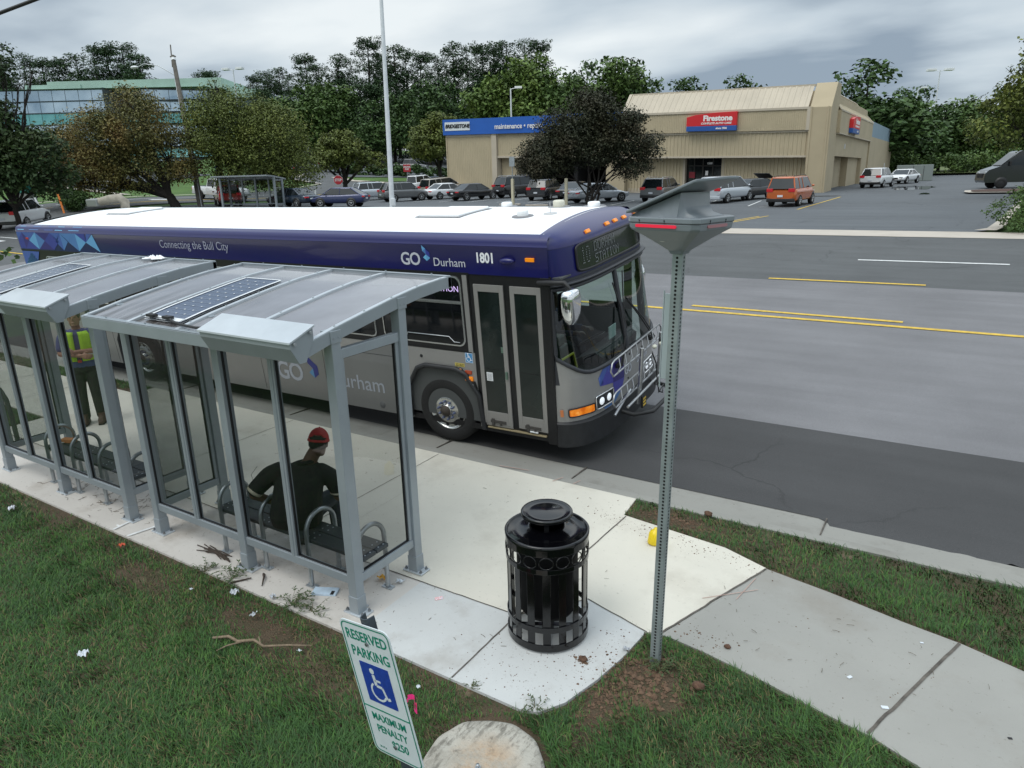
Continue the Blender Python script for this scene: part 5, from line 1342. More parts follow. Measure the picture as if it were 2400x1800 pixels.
b = MB()
for t, z in ((-.02, .80), (.05, 1.12), (.4, 1.08)): b.lathe([(0, .006), (.014, .004), (.018, 0)], 10, M=FT(t, z, .003)); b.mark()
b.builds('latch', m_bbl, bus)
# centre post and wipers
b = MB(); b.tube([F(0, z, .008) for z in (1.19, 1.5, 1.9, 2.32)], (.018, .012), 6); b.build('centre_divider', m_black, bus)
def wiper(base, tip, mid, s):
    b = MB(); P_ = lambda t, z, o=.06: F(t, z, o)
    b.tube([P_(*base, .03), P_(*base, .08), P_(*mid, .09), P_(*tip, .05)], .011, 6); w_ = b.build('wiper', m_black, bus)
    b = MB(); b.tube([P_(base[0]+s*.04, base[1], .08), P_(mid[0]+s*.03, mid[1], .10), P_(*tip, .055)], .008, 6); b.build('linkage', m_black, w_)
    b = MB(); c_ = tip; b.tube([P_(c_[0]-.10*s, c_[1]-.33, .03), P_(c_[0]-.03*s, c_[1], .03), P_(c_[0]+.06*s, c_[1]+.34, .03)], (.014, .008), 6); b.build('blade', m_black, w_)
    b = MB(); b.box(-.05, .05, -.03, .03, 0, .06, 0, FT(base[0], base[1], .0)); b.build('pivot', m_black, w_, bevel=.008)
wiper((-.28, 1.10), (-.06, 1.82), (-.12, 1.45), -1); wiper((.62, 1.13), (.10, 1.90), (.34, 1.52), 1)
# mirrors
b = MB()
secs = []
MC = Vector((-.13, -.10, 2.17))
for k_, (s_, dz_) in enumerate([(.35, .205), (.75, .195), (.97, .15), (1.0, .0), (.93, -.08), (.72, -.16), (.42, -.21)]):
    secs.append([(MC.x+.10*s_*(abs(math.cos(a))**.7)*(1 if math.cos(a) > 0 else -1), MC.y+.155*s_*(abs(math.sin(a))**.7)*(1 if math.sin(a) > 0 else -1), MC.z+dz_) for a in [2*PI*k2/20 for k2 in range(20)]])
b.loft(secs); mir = b.build('mirror', m_chrome, bus, sub=1)
b = MB(); b.box(MC.x-.115, MC.x-.10, MC.y-.12, MC.y+.12, MC.z-.16, MC.z+.16); b.build('mirror_glass', m_glassd, mir)
b = MB(); b.tube([(-.60, -.01, 2.40), (-.42, -.06, 2.42), (-.20, -.10, 2.44), (-.13, -.10, 2.37)], [.03, .035, .03, .02], 8); b.build('mirror_arm', m_black, bus)
b = MB(); b.ball((-.36, BW+.10, 1.90), (.09, .10, .19), 14, 10); b.tube([(-.60, BW-.05, 2.2), (-.45, BW+.08, 2.2), (-.38, BW+.1, 2.1)], .02, 8); b.build('mirror', m_chrome, bus, label='street side chrome mirror')
# roof fittings
def rz_(x, y): v = (y-.118)/(BW-.236); return ZB1+.067+.085*(1-(2*v-1)**2)
def hatch(x0, x1, y0, y1):
    b = MB()
    n_ = 8; b.grid(lambda u, v: (x0-.04+(x1-x0+.08)*u, y0-.04+(y1-y0+.08)*v, rz_(0, y0+(y1-y0)*v)+.006), 1, n_, 1)
    for zz, in_ in ((.03, 0), ):
        top = [(x0+.02, y0+.02), (x1-.02, y0+.02), (x1-.02, y1-.02), (x0+.02, y1-.02)]; low = [(x0, y0), (x1, y0), (x1, y1), (x0, y1)]
        b.loft([[(x, y, rz_(0, y)+.0) for x, y in low], [(x, y, rz_(0, y)+.03) for x, y in low], [(x, y, rz_(0, y)+.045) for x, y in top]], 0, smooth=False)
    return b.build('roof_hatch', [m_roofw, mat('hatch_seal', (.22, .22, .23), .7)], bus, bevel=.006)
hatch(-3.0, -2.3, .90, 1.72); hatch(-10.9, -10.2, 1.0, 1.75)
for x, y, r_, h_, m in ((-1.33, 1.0, .075, .085, m_roofw), (-2.35, 2.3, .085, .07, m_roofw), (-1.32, 2.05, .085, .10, mat('cream_plastic', (.62, .60, .50), .5)), (-.88, 2.3, .09, .07, m_roofw)):
    b = MB(); b.lathe([(0, h_), (r_*.85, h_), (r_*.97, h_*.9), (r_, h_*.75), (r_*1.02, 0)], 24, c=(x, y, rz_(x, y)), mi=0); b.lathe([(0, .012), (r_*1.9, .010), (r_*2.0, .0)], 24, c=(x, y, rz_(x, y)), mi=1)
    b.build('roof_vent', [m, mat('hatch_seal', (.22, .22, .23), .7)], bus)
b = MB(); b.lathe([(0, .012), (.09, .010), (.095, 0)], 16, c=(-1.02, 1.2, rz_(0, 1.2))); b.cyl((-1.02, 1.2, 3.03), (-1.02, 1.2, 3.18), .004, 6); b.build('aerial', mat('aerial_grey', (.5, .5, .5), .5), bus)
b = MB(); b.box(-2.45, -2.28, 2.38, 2.5, rz_(0, 2.4), rz_(0, 2.4)+.02); b.build('roof_plate', m_bump, bus)
b = MB(); b.tube([(-12.35, 2.25, 2.95), (-12.30, 2.25, 3.12), (-12.38, 2.2, 3.21), (-12.6, 2.1, 3.20), (-12.85, 2.0, 3.15)], [.095, .095, .095, .09, .088], 16); b.build('exhaust_pipe', mat('exhaust_beige', (.30, .27, .22), .7, nscale=9, namt=.2), bus)
b = MB(); b.box(-13.2, -12.8, 1.88, 2.10, 3.06, 3.22); b.build('exhaust_tip', mat('exhaust_tin', (.25, .26, .25), .5, .4), bus, bevel=.02)
# --- driver's cab seen through the windscreen
m_dash = mat('dash', (.018, .020, .022), .6); m_cab = mat('cab_lining', (.07, .075, .075), .7); m_yrail = mat('yellow_rail', (.60, .52, .02), .35)
b = MB(); b.box(-3.2, -.35, .06, BW-.04, .42, .46, 0); b.box(-3.25, -3.2, .05, BW-.04, .4, 2.9, 1); b.box(-3.2, -.3, .04, BW-.04, 2.44, 2.46, 1); b.box(-3.2, -.5, BW-.05, BW-.04, .4, 1.4, 1); b.box(-3.2, -.45, .03, .035, .4, 1.15, 1)
b.build('cab_floor', [m_dash, m_cab], bus)
b = MB()
b.loft([[(-.75, y_, .5), (-.36, y_, .5), (-.30, y_, 1.10), (-.42, y_, 1.17), (-.75, y_, 1.02)] for y_ in (1.15, 2.45)], 0, smooth=False); b.box(-.62, -.34, .15, 1.15, .5, .98); b.build('dashboard', m_dash, bus, bevel=.02)
b = MB(); MS = Tm(-.78, 1.85, 1.12)@Rm(R(-28), 'Y'); b.tube([MS@Vector((.22*math.cos(a), .22*math.sin(a), 0)) for a in [2*PI*k_/24 for k_ in range(24)]], .013, 6, closed=True); b.tube([MS@Vector((-.2, 0, 0)), MS@Vector((.2, 0, 0))], .012, 6); b.tube([MS@Vector((0, 0, 0)), MS@Vector((.0, 0, -.4))], .03, 6); b.build('steering_wheel', m_black, bus)
b = MB(); b.box(-1.75, -1.25, 1.6, 2.1, .85, .98); b.box(-1.82, -1.70, 1.62, 2.08, .95, 1.75); b.build('driver_seat', mat('seat_blue', (.03, .04, .12), .8), bus, bevel=.05, bseg=3)
b = MB(); b.tube([(-.62, .35, .6), (-.60, .35, 1.15), (-.66, .42, 1.25), (-.95, .5, 1.27)], .018, 8); b.mark(); b.tube([(-.6, .95, 1.0), (-.62, .9, 1.22), (-.6, .5, 1.25)], .018, 8); b.builds('grab_rail', m_yrail, bus)
b = MB(); b.tube([(-.9, .75, .46), (-.9, .75, 2.44)], .018, 8); b.mark(); b.tube([(-2.2, 1.3, .46), (-2.2, 1.3, 2.44)], .02, 8); b.builds('stanchion', m_steel, bus)
b = MB(); b.box(-.98, -.75, .78, 1.02, .5, 1.32); b.box(-.95, -.78, .8, 1.0, 1.32, 1.45); b.build('fare_box', mat('fare_grey', (.10, .11, .12), .4, .4), bus, bevel=.02)
b = MB(); b.box(-.40, -.385, 1.6, 1.85, 1.22, 1.40); b.build('paper', m_pwhite, bus)
# --- bicycle rack
m_rack = mat('rack_steel', (.46, .47, .48), .28, .85, nscale=30, namt=.12); m_rackb = mat('rack_black', (.02, .02, .02), .5)
rk = MB()
bus_rack = thing('bicycle_rack', 'folded stainless bicycle rack on the front of the bus with two tray frames', 'bicycle rack', M=BM)
def tray(z, x, dy0, dy1, tilt):
    b = MB(); Mx = Tm(x, 0, z)@Rm(R(tilt), 'Y')
    y0, y1 = dy0, dy1
    loop = [(0, y0, 0), (0, y1, 0), (.02, y1+.09, .02), (.10, y1+.11, .06), (.16, y1+.05, .10), (.16, y0, .10), (.15, y0-.08, .09), (.07, y0-.12, .05), (.0, y0-.07, .0)]
    b.tube([Mx@Vector(p) for p in loop], .012, 8, closed=True)
    o = b.build('tray_frame', m_rack, bus_rack)
    for i in range(8):
        yy = y0+(y1-y0)*(i+.5)/8
        b = MB(); b.tube([Mx@Vector((0, yy-.04, 0)), Mx@Vector((.08, yy, .012)), Mx@Vector((.16, yy+.04, .10))], .008, 6); b.build('cross_bar', m_rack, o)
tray(1.16, .18, .45, 2.08, -62); tray(.74, .20, .45, 2.08, -62)
for yy in (1.10, 1.85):
    b = MB(); b.tube([(.22, yy, .52), (.26, yy, .80), (.29, yy, 1.32)], (.022, .03), 6); b.build('upright', m_rack, bus_rack)
b = MB(); b.tube([(.30, .55, .70), (.30, 2.0, .72)], .018, 8); b.mark(); b.tube([(.16, .45, .60), (.20, .9, .80)], .018, 8); b.builds('lower_bar', m_rack, bus_rack)
b = MB(); b.tube([(.02, .95, .45), (.22, .95, .42), (.42, 1.15, .42), (.44, 1.75, .42), (.30, 2.05, .45), (.05, 2.05, .5)], .03, 8); b.build('mount_bracket', m_rackb, bus_rack)
b = MB(); b.box(.30, .325, 1.02, 1.16, .50, .66, 0)
for i in range(3): b.box(.325, .327, 1.04, 1.14, .52+i*.045, .545+i*.045, 1)
b.build('warning_label', [m_bbl, m_yel], bus_rack)
b = MB(); b.tube([(.34, 1.35, 1.18), (.36, 1.45, 1.0), (.36, 1.5, .72), (.40, 1.45, .60), (.40, 1.6, .52), (.38, 1.7, .60), (.38, 1.5, .56)], .010, 6); b.build('strap', m_rackb, bus_rack)
b = MB(); b.ball((.30, 2.22, 1.40), (.035, .03, .05), 10, 8); b.mark(); b.ball((.32, 1.75, 1.24), (.03, .03, .04), 10, 8); b.builds('rubber_grip', m_rackb, bus_rack)
b = MB(); b.ball((.32, 1.5, 1.22), (.035, .04, .03), 10, 8); b.mark(); b.ball((.33, 1.72, 1.20), (.03, .03, .025), 10, 8); b.builds('release_knob', mat('knob_white', (.6, .6, .5), .3), bus_rack)
# ================================================================ CARS
m_cglass = mat('car_glass', (.010, .014, .016), .05, spec=.7)
m_ctrim = mat('car_trim', (.012, .012, .013), .5)
m_ctyre = mat('car_tyre', (.012, .012, .012), .85)
m_crim = mat('car_rim', (.48, .49, .50), .28, .8)
m_tail = mat('tail_lamp', (.42, .012, .02), .25, emit=(.9, .02, .03), estr=.08)
m_head = mat('head_lamp', (.55, .58, .6), .12, .3)
m_plate = mat('number_plate', (.60, .63, .68), .5)
def paint(name, c, metal=.25): return mat('paint_'+name, c, .26, metal, coat=.8)
KIND = {  # L, W, H, belt, ground clearance, wheel r, roof x0..x1 (from rear), windscreen foot, rear glass foot, hood z, deck z
 'sedan': dict(L=4.8, W=1.82, H=1.45, belt=.93, r=.33, rx=(1.45, 2.75), ws=3.62, rg=.62, hood=.88, deck=.98, nose=.62),
 'suv': dict(L=4.55, W=1.84, H=1.70, belt=1.08, r=.36, rx=(.55, 2.75), ws=3.42, rg=.18, hood=1.04, deck=1.02, nose=.72),
 'box': dict(L=4.3, W=1.82, H=1.78, belt=1.10, r=.35, rx=(.30, 2.85), ws=3.42, rg=.08, hood=1.06, deck=1.05, nose=.78),
 'van': dict(L=5.1, W=1.98, H=1.77, belt=1.05, r=.35, rx=(.45, 3.1), ws=4.18, rg=.14, hood=.98, deck=1.0, nose=.66),
 'bigsuv': dict(L=5.15, W=2.02, H=1.90, belt=1.20, r=.42, rx=(.5, 3.2), ws=3.85, rg=.16, hood=1.16, deck=1.15, nose=.85),
 'hatch': dict(L=4.35, W=1.80, H=1.48, belt=.95, r=.33, rx=(1.0, 2.55), ws=3.35, rg=.2, hood=.92, deck=1.02, nose=.64),
 'coupe': dict(L=4.75, W=1.85, H=1.40, belt=.92, r=.35, rx=(1.55, 2.7), ws=3.5, rg=.7, hood=.88, deck=.97, nose=.62)}
def car(kind, pm, label, x, y, hd, group=None, extras=(), glass=None, lower=None, rack=False, name='parked_car', category='car'):
    k = KIND[kind]; L_, W, H = k['L'], k['W']/2, k['H']; belt = k['belt']; r = k['r']
    # slope of the ground under the car
    fx, fy = math.cos(hd), math.sin(hd)
    z0 = T(x, y); gx_ = (T(x+fx, y+fy)-T(x-fx, y-fy))/2; gy_ = (T(x-fy, y+fx)-T(x+fy, y-fx))/2
    X = Vector((fx, fy, gx_)).normalized(); Y = Vector((-fy, fx, gy_)).normalized(); Z = X.cross(Y); Y = Z.cross(X)
    M = Matrix(((X.x, Y.x, Z.x, x), (X.y, Y.y, Z.y, y), (X.z, Y.z, Z.z, z0+.006), (0, 0, 0, 1)))
    t = thing(name, label, category, M=M, group=group)
    c0 = -L_/2
    # body below the belt: cross-sections along the length
    st = [(0.0, .50, belt-.12, .86), (.04, .40, k['deck']-.10, .93), (.18, .33, k['deck']-.03, .98), (k['rg']+.12, .30, max(k['deck'], belt), 1.0), (k['rx'][0]+.3, .29, belt+.02, 1.0), (2.2, .28, belt, 1.0), (k['ws']-.25, .28, belt-.01, 1.0),
          (k['ws'], .29, k['hood']+.02, .995), (L_-.75, .29, k['hood']-.06, .97), (L_-.30, .30, k['hood']-.17, .90), (L_-.08, .34, k['nose'], .80), (L_, .42, k['nose']-.10, .70)]
    secs = []
    for sx, zb, zt_, wf in st:
        w = W*wf; zm_ = (zb+zt_)/2+.08
        secs.append([(c0+sx, -w*.93, zb), (c0+sx, -w, zb+.12), (c0+sx, -w*1.005, zm_), (c0+sx, -w*.975, zt_-.07), (c0+sx, -w*.86, zt_), (c0+sx, 0, zt_+.015), (c0+sx, w*.86, zt_), (c0+sx, w*.975, zt_-.07), (c0+sx, w*1.005, zm_), (c0+sx, w, zb+.12), (c0+sx, w*.93, zb), (c0+sx, 0, zb-.02)])
    b = MB(); b.loft(secs, 0); b.build('body', pm, t, sub=1)
    # glasshouse: dark glass volume with painted roof and pillars
    ra, rb_ = k['rx']; wb, wr = W*.90, W*.74
    def ring(xf, xr, w, z): return [(c0+xr, -w, z), (c0+xr+.06, -w*1.02, z), (c0+xf-.1, -w*1.0, z), (c0+xf, -w*.86, z), (c0+xf+.02, 0, z), (c0+xf, w*.86, z), (c0+xf-.1, w*1.0, z), (c0+xr+.06, w*1.02, z), (c0+xr, w, z), (c0+xr-.02, 0, z)]
    low = ring(k['ws'], k['rg'], wb, belt-.02); top = ring(rb_, ra, wr, H-.07)
    b = MB(); b.loft([low, top], 0, smooth=False); b.build('windows', glass or m_cglass, t, bevel=.01)
    b = MB()
    b.loft([ring(rb_+.02, ra-.03, wr*1.02, H-.085), ring(rb_-.02, ra+.01, wr*1.0, H-.04), ring(rb_-.22, ra+.18, wr*.86, H-.004), ring(rb_-.6, ra+.5, wr*.4, H)], 0); b.build('roof', pm, t)
    b = MB()
    def pil(u0, z0_, u1, z1_, w0, w1_, th_=.035):
        for s in (-1, 1): b.tube([(c0+u0, s*w0, z0_), (c0+u1, s*w1_, z1_)], th_, 5); b.mark()
    pil(k['ws']-.04, belt-.02, rb_, H-.07, wb*.95, wr*.95); pil(k['rg']+.05, belt-.02, ra+.0, H-.07, wb*.98, wr*.98, .05)
    mid = (ra+rb_)/2+.12; pil(mid, belt-.02, mid-.05, H-.07, wb*1.01, wr*1.01, .028)
    if kind in ('suv', 'van', 'bigsuv', 'box'): pil(ra+.75, belt-.02, ra+.72, H-.07, wb*1.01, wr*1.01, .035)
    b.builds('pillar', pm, t)
    # lower trim, bumpers
    if lower or kind in ('suv', 'box', 'bigsuv'):
        b = MB(); b.box(c0-.01, c0+.22, -W*.93, W*.93, .30, .52); b.mark(); b.box(c0+L_-.22, c0+L_-.02, -W*.80, W*.80, .30, .48); b.builds('bumper', lower or m_ctrim, t, bevel=.04)
    # wheels
    for wx in (.95 if kind not in ('van', 'bigsuv') else 1.05, L_-.92):
        for s in (-1, 1):
            b = MB(); b.lathe([(0, -.01), (r+.055, -.01), (r+.055, .02), (0, .02)], 20, c=(c0+wx, s*(W-.012), r+.02), axis='y'); b.build('wheel_arch', m_ctrim, t)
            b = MB(); f_ = s
            b.lathe([(r*.60, f_*.03), (r*.72, f_*.045), (r*.93, f_*.035), (r, f_*.0), (r, -f_*.18), (0, -f_*.18)], 22, c=(c0+wx, s*(W-.015), r), axis='y'); ty = b.build('wheel', m_ctyre, t)
            b = MB(); cx, cy, cz = c0+wx, s*(W-.015)+s*.03, r
            b.lathe([(0, f_*.005), (r*.18, f_*.005), (r*.2, -f_*.01)], 12, c=(cx, cy, cz), axis='y'); b.lathe([(r*.56, 0), (r*.62, f_*.012), (r*.66, 0)], 20, c=(cx, cy, cz), axis='y')
            for i in range(5):
                a = 2*PI*i/5+.3; b.tube([(cx+.1*r*math.cos(a), cy, cz+.1*r*math.sin(a)), (cx+.6*r*math.cos(a), cy, cz+.6*r*math.sin(a))], (.035, .012), 5)
            b.build('rim', m_crim, ty)
    # lamps, plate, mirrors
    for s in (-1, 1):
        zt_ = k['deck']-.22 if kind in ('sedan', 'coupe', 'hatch') else belt-.10
        b = MB(); h_ = .10 if kind in ('sedan', 'coupe', 'hatch') else .20
        y0_, y1_ = sorted((s*W*.52, s*W*.93)); b.box(c0-.035, c0+.12, y0_, y1_, zt_-h_/2, zt_+h_/2); b.build('tail_light', m_tail, t, bevel=.02)
        b = MB(); y0_, y1_ = sorted((s*W*.45, s*W*.80)); b.box(c0+L_-.22, c0+L_-.035, y0_, y1_, k['nose']-.04, k['nose']+.07); b.build('headlight', m_head, t, bevel=.03)
        b = MB(); b.ball((c0+k['ws']-.35, s*(W+.07), belt+.06), (.07, .09, .06), 8, 6); b.build('mirror', pm, t)
    b = MB(); b.box(c0-.045, c0+.02, -.16, .16, .60, .72); b.build('number_plate', m_plate, t)
    b = MB(); b.box(c0+L_-.07, c0+L_+.005, -W*.38, W*.38, k['nose']-.18, k['nose']+.0); b.build('grille', m_ctrim, t, bevel=.02)
    if rack:
        b = MB()
        for s in (-1, 1): b.tube([(c0+ra+.1, s*wr*.88, H-.03), (c0+ra+.2, s*wr*.88, H+.05), (c0+rb_-.3, s*wr*.88, H+.05), (c0+rb_-.1, s*wr*.88, H-.03)], .02, 6); b.mark()
        b.builds('roof_rail', m_ctrim if rack == 1 else m_crim, t)
    for e_ in extras: e_(t, k, c0)
    return t
def trunk_open(t, k, c0):
    b = MB(); b.box(-.35, .35, -.72, .72, 0, .06, 0, Tm(c0+.75, 0, k['H']+.12)@Rm(R(-30), 'Y')); b.build('open_tailgate', m_ctrim, t, bevel=.03)
W_ = paint('white', (.72, .73, .74), 0); BL = paint('black', (.008, .008, .009), .1); GY = paint('grey', (.13, .135, .14)); SV = paint('silver', (.44, .46, .48), .4); LS = paint('light_silver', (.52, .56, .60), .3)
BU = paint('blue', (.02, .03, .10)); OR = paint('orange', (.52, .115, .02), .3); TN = paint('tan', (.40, .36, .31), .3); DG = paint('dark_grey', (.035, .037, .042)); RD = paint('red', (.35, .02, .015)); NV = paint('navy', (.02, .035, .06))
G_ = 'cars parked in the lot across the road'
h0 = R(95)
car('box', OR, 'orange boxy car with dark bumper parked alone in front of the beige building', -5.6, 44.6, R(83), G_, rack=1)
car('suv', W_, 'white compact car seen from behind at the corner of the beige building', -3.2, 69.3, R(80), G_)
car('coupe', W_, 'white coupe facing the camera behind the white car at the building corner', -1.9, 79.5, R(-105), G_)
car('van', LS, 'light silver minivan partly hidden by the beacon head', -10.7, 47.9, R(77), G_, lower=LS)
car('hatch', BL, 'black hatchback with its rear lid raised beside the silver minivan', -9.8, 50.6, R(-118), G_, extras=(trunk_open,))
car('suv', GY, 'dark grey car with roof rails left of the silver minivan', -15.9, 49.2, R(88), G_, rack=2)
car('sedan', LS, 'pale blue grey sedan under the dark spreading tree', -20.2, 47.0, R(60), G_)
car('sedan', BL, 'black sedan partly hidden behind the dark spreading tree trunks', -24.0, 50.6, R(95), G_)
car('suv', DG, 'dark grey hatchback left of the dark spreading tree', -26.6, 50.2, R(95), G_)
car('sedan', BL, 'black car standing by the shop entrance wall', -20.6, 64.5, R(20), G_)
car('bigsuv', BL, 'large black four wheel drive with chrome wheels outside the service bay', -31.6, 54.0, R(68), G_, rack=2)
car('sedan', BL, 'black sedan parked left of the large black four wheel drive', -33.8, 49.6, R(72), G_)
car('sedan', W_, 'white sedan between the black sedan and the tan minivan', -38.2, 51.4, R(72), G_)
car('van', TN, 'tan minivan behind the white sedan', -43.2, 57.2, R(75), G_, lower=TN)
car('suv', GY, 'grey wagon behind the white flagpole', -40.3, 47.6, R(62), G_, rack=1)
car('suv', LS, 'silver compact car with red lamps beside the grey wagon', -45.6, 49.4, R(66), G_, rack=1)
car('hatch', BU, 'dark blue hatchback with only its roof above the bus', -37.6, 36.8, R(205), G_)
car('sedan', NV, 'dark blue saloon beside the far bus shelter', -41.6, 35.6, R(180), G_)
car('sedan', LS, 'light silver saloon against the beige wall', -44.0, 63.8, R(12), G_)
car('sedan', BL, 'black saloon between the silver saloon and the bay opening', -39.8, 63.2, R(15), G_)
car('sedan', NV, 'dark blue sedan at the left corner of the beige building', -49.2, 63.5, R(60), G_)
car('suv', W_, 'white luxury wagon driving on the road at the far left', -47.2, 18.4, R(130), None, lower=DG)
car('suv', RD, 'dark red car beside the far bus shelter', -49.2, 35.2, R(150), None)
G2 = 'cars in the far lots on the left'
car('sedan', BL, 'black sedan in the lot at the far left behind the near tree', -83.2, 40.6, R(150), G2)
car('sedan', W_, 'white sedan left of the black sedan in the far left lot', -90.5, 41.0, R(100), G2)
car('sedan', W_, 'white car at the edge of the brown tree in the far left lot', -77.6, 40.8, R(60), G2)
car('hatch', DG, 'dark hatchback turning in at the far junction', -84.2, 75.6, R(70), G2)
car('suv', SV, 'silver car behind the dark hatchback at the far junction', -86.5, 83.0, R(70), G2)
car('sedan', SV, 'white and silver car high on the slope beyond the junction', -94.5, 91.0, R(-60), G2)
# pickups
def pickup(pm, label, x, y, hd, group=None):
    fx, fy = math.cos(hd), math.sin(hd); z0 = T(x, y); gx_ = (T(x+fx, y+fy)-T(x-fx, y-fy))/2
    X = Vector((fx, fy, gx_)).normalized(); Y = Vector((-fy, fx, 0)); Z = X.cross(Y); Y = Z.cross(X)
    M = Matrix(((X.x, Y.x, Z.x, x), (X.y, Y.y, Z.y, y), (X.z, Y.z, Z.z, z0+.006), (0, 0, 0, 1)))
    t = thing('pickup_truck', label, 'pickup truck', M=M, group=group)
    b = MB(); b.loft([[(sx, -w, zb), (sx, -w, zt_-.08), (sx, -w*.94, zt_), (sx, w*.94, zt_), (sx, w, zt_-.08), (sx, w, zb)] for sx, w, zb, zt_ in ((-2.85, .97, .55, 1.12), (-2.8, 1.0, .45, 1.18), (-.9, 1.0, .45, 1.18), (-.85, 1.0, .45, 1.22), (1.2, 1.0, .45, 1.22), (1.35, 1.0, .45, 1.22), (2.5, .98, .45, 1.12), (2.75, .9, .5, 1.02), (2.85, .8, .6, .8))], 0); b.build('body', pm, t, bevel=.03)
    b = MB(); b.box(-2.72, -.98, -.86, .86, 1.185, 1.19); b.build('bed', m_ctrim, t)
    def ring(x0, x1, w, z): return [(x0, -w, z), (x1-.1, -w, z), (x1, -w*.85, z), (x1, w*.85, z), (x1-.1, w, z), (x0, w, z)]
    b = MB(); b.loft([ring(-.88, 1.5, .93, 1.2), ring(-.75, .75, .78, 1.86)], 0, smooth=False); b.build('windows', m_cglass, t)
    b = MB(); b.loft([ring(-.78, .78, .80, 1.85), ring(-.7, .65, .72, 1.93)], 0, smooth=False); b.build('roof', pm, t, bevel=.02)
    b = MB()
    for s in (-1, 1):
        for (a, c) in (((1.45, 1.2), (.74, 1.86)), ((.25, 1.2), (.2, 1.86)), ((-.85, 1.2), (-.74, 1.86))): b.tube([(a[0], s*.91, a[1]), (c[0], s*.78, c[1])], .045, 5); b.mark()
    b.builds('pillar', pm, t)
    for wx in (-1.75, 1.85):
        for s in (-1, 1):
            b = MB(); b.lathe([(0, -.01), (.46, -.01), (.46, .02), (0, .02)], 20, c=(wx, s*.995, .44), axis='y'); b.build('wheel_arch', m_ctrim, t)
            b = MB(); b.lathe([(.24, s*.03), (.37, s*.04), (.40, 0), (.40, -s*.22), (0, -s*.22)], 22, c=(wx, s*.99, .40), axis='y'); ty = b.build('wheel', m_ctyre, t)
            b = MB(); b.lathe([(0, s*.04), (.1, s*.04), (.2, s*.02), (.245, s*.03)], 16, c=(wx, s*.99, .40), axis='y'); b.build('rim', m_crim, ty)
    for s in (-1, 1):
        y0_, y1_ = sorted((s*.80, s*.99)); b = MB(); b.box(-2.87, -2.80, y0_, y1_, .80, 1.08); b.build('tail_light', m_tail, t); b = MB(); b.box(2.6, 2.83, y0_-.1*(s > 0), y1_-.05*(s > 0), .85, 1.0); b.build('headlight', m_head, t)
    b = MB(); b.box(-2.95, -2.83, -.95, .95, .50, .68); b.mark(); b.box(2.75, 2.92, -.9, .9, .48, .68); b.builds('bumper', m_crim, t, bevel=.02)
pickup(W_, 'white pickup truck passing behind the utility pole', -56.6, 40.0, R(5))
pickup(W_, 'white pickup truck parked behind the grey wagon', -47.6, 58.6, R(75), G_)
pickup(GY, 'grey pickup truck on the slope behind the flagpole', -69.0, 82.8, R(20), G2)
pickup(NV, 'dark pickup truck behind the stop sign tree', -79.5, 77.5, R(165), G2)
# dark panel van at the right
def panelvan():
    hd = R(197); x, y = 7.6, 64.2
    t = thing('panel_van', 'dark high roof panel van with white lettering parked at the right edge', 'van', (x, y, T(x, y)+.006), hd)
    pm = paint('van_black', (.014, .015, .017), .2)
    prof_ = [(-3.4, .45), (-3.4, 2.55), (-3.25, 2.68), (1.05, 2.70), (1.25, 2.62), (2.30, 1.62), (3.05, 1.36), (3.28, 1.10), (3.32, .60), (3.2, .42)]
    b = MB(); b.loft([[(px_, -w, pz) if True else 0 for px_, pz in [(p[0], p[1]) for p in prof_]] for w in (1.0, -1.0)], 0, smooth=False)
    b.build('body', pm, t, bevel=.10, bseg=3)
    b = MB(); b.add([(1.32, -.86, 2.52), (1.32, .86, 2.52), (2.26, .92, 1.68), (2.26, -.92, 1.68)], [(0, 1, 2, 3)]); b.add([(q_[0]+.02, q_[1], q_[2]+.02) for q_ in b.v[:4]], [(0, 1, 2, 3)]); b.build('windscreen', m_cglass, t)
    for s in (-1, 1):
        b = MB(); b.add([(1.98, s*1.008, 1.68), (1.25, s*1.008, 2.32), (.45, s*1.008, 2.36), (.42, s*1.008, 1.62)], [(0, 1, 2, 3)]); b.build('side_window', mat('car_glass', (0, 0, 0)), t, label='side window of the cab')
        b = MB(); y0_, y1_ = sorted((s*.6, s*.96)); b.box(3.0, 3.26, y0_, y1_, 1.08, 1.24); b.build('headlight', m_head, t, bevel=.04)
        b = MB(); y0_, y1_ = sorted((s*1.04, s*1.2)); b.box(1.7, 1.82, y0_, y1_, 1.62, 1.95); b.build('mirror', m_ctrim, t, bevel=.02)
        for wx in (-1.85, 2.15):
            b = MB(); b.lathe([(0, -.01), (.43, -.01), (.43, .02), (0, .02)], 20, c=(wx, s*.995, .40), axis='y'); b.build('wheel_arch', m_ctrim, t)
            b = MB(); b.lathe([(.2, s*.03), (.34, s*.04), (.36, 0), (.36, -s*.2), (0, -s*.2)], 22, c=(wx, s*.99, .36), axis='y'); ty = b.build('wheel', m_ctyre, t)
            b = MB(); b.lathe([(0, s*.045), (.1, s*.04), (.18, s*.02), (.21, s*.03)], 16, c=(wx, s*.99, .36), axis='y'); b.build('rim', m_ctrim, ty)
    b = MB(); b.box(3.22, 3.33, -.6, .6, .78, 1.12); b.build('grille', m_ctrim, t, bevel=.03)
    b = MB(); b.text('D', .42, Matrix(((-1, 0, 0, -.2), (0, 0, 1, 1.012), (0, 1, 0, 1.85), (0, 0, 0, 1))), bold=.01); b.build('lettering', m_pwhite, t)
panelvan()
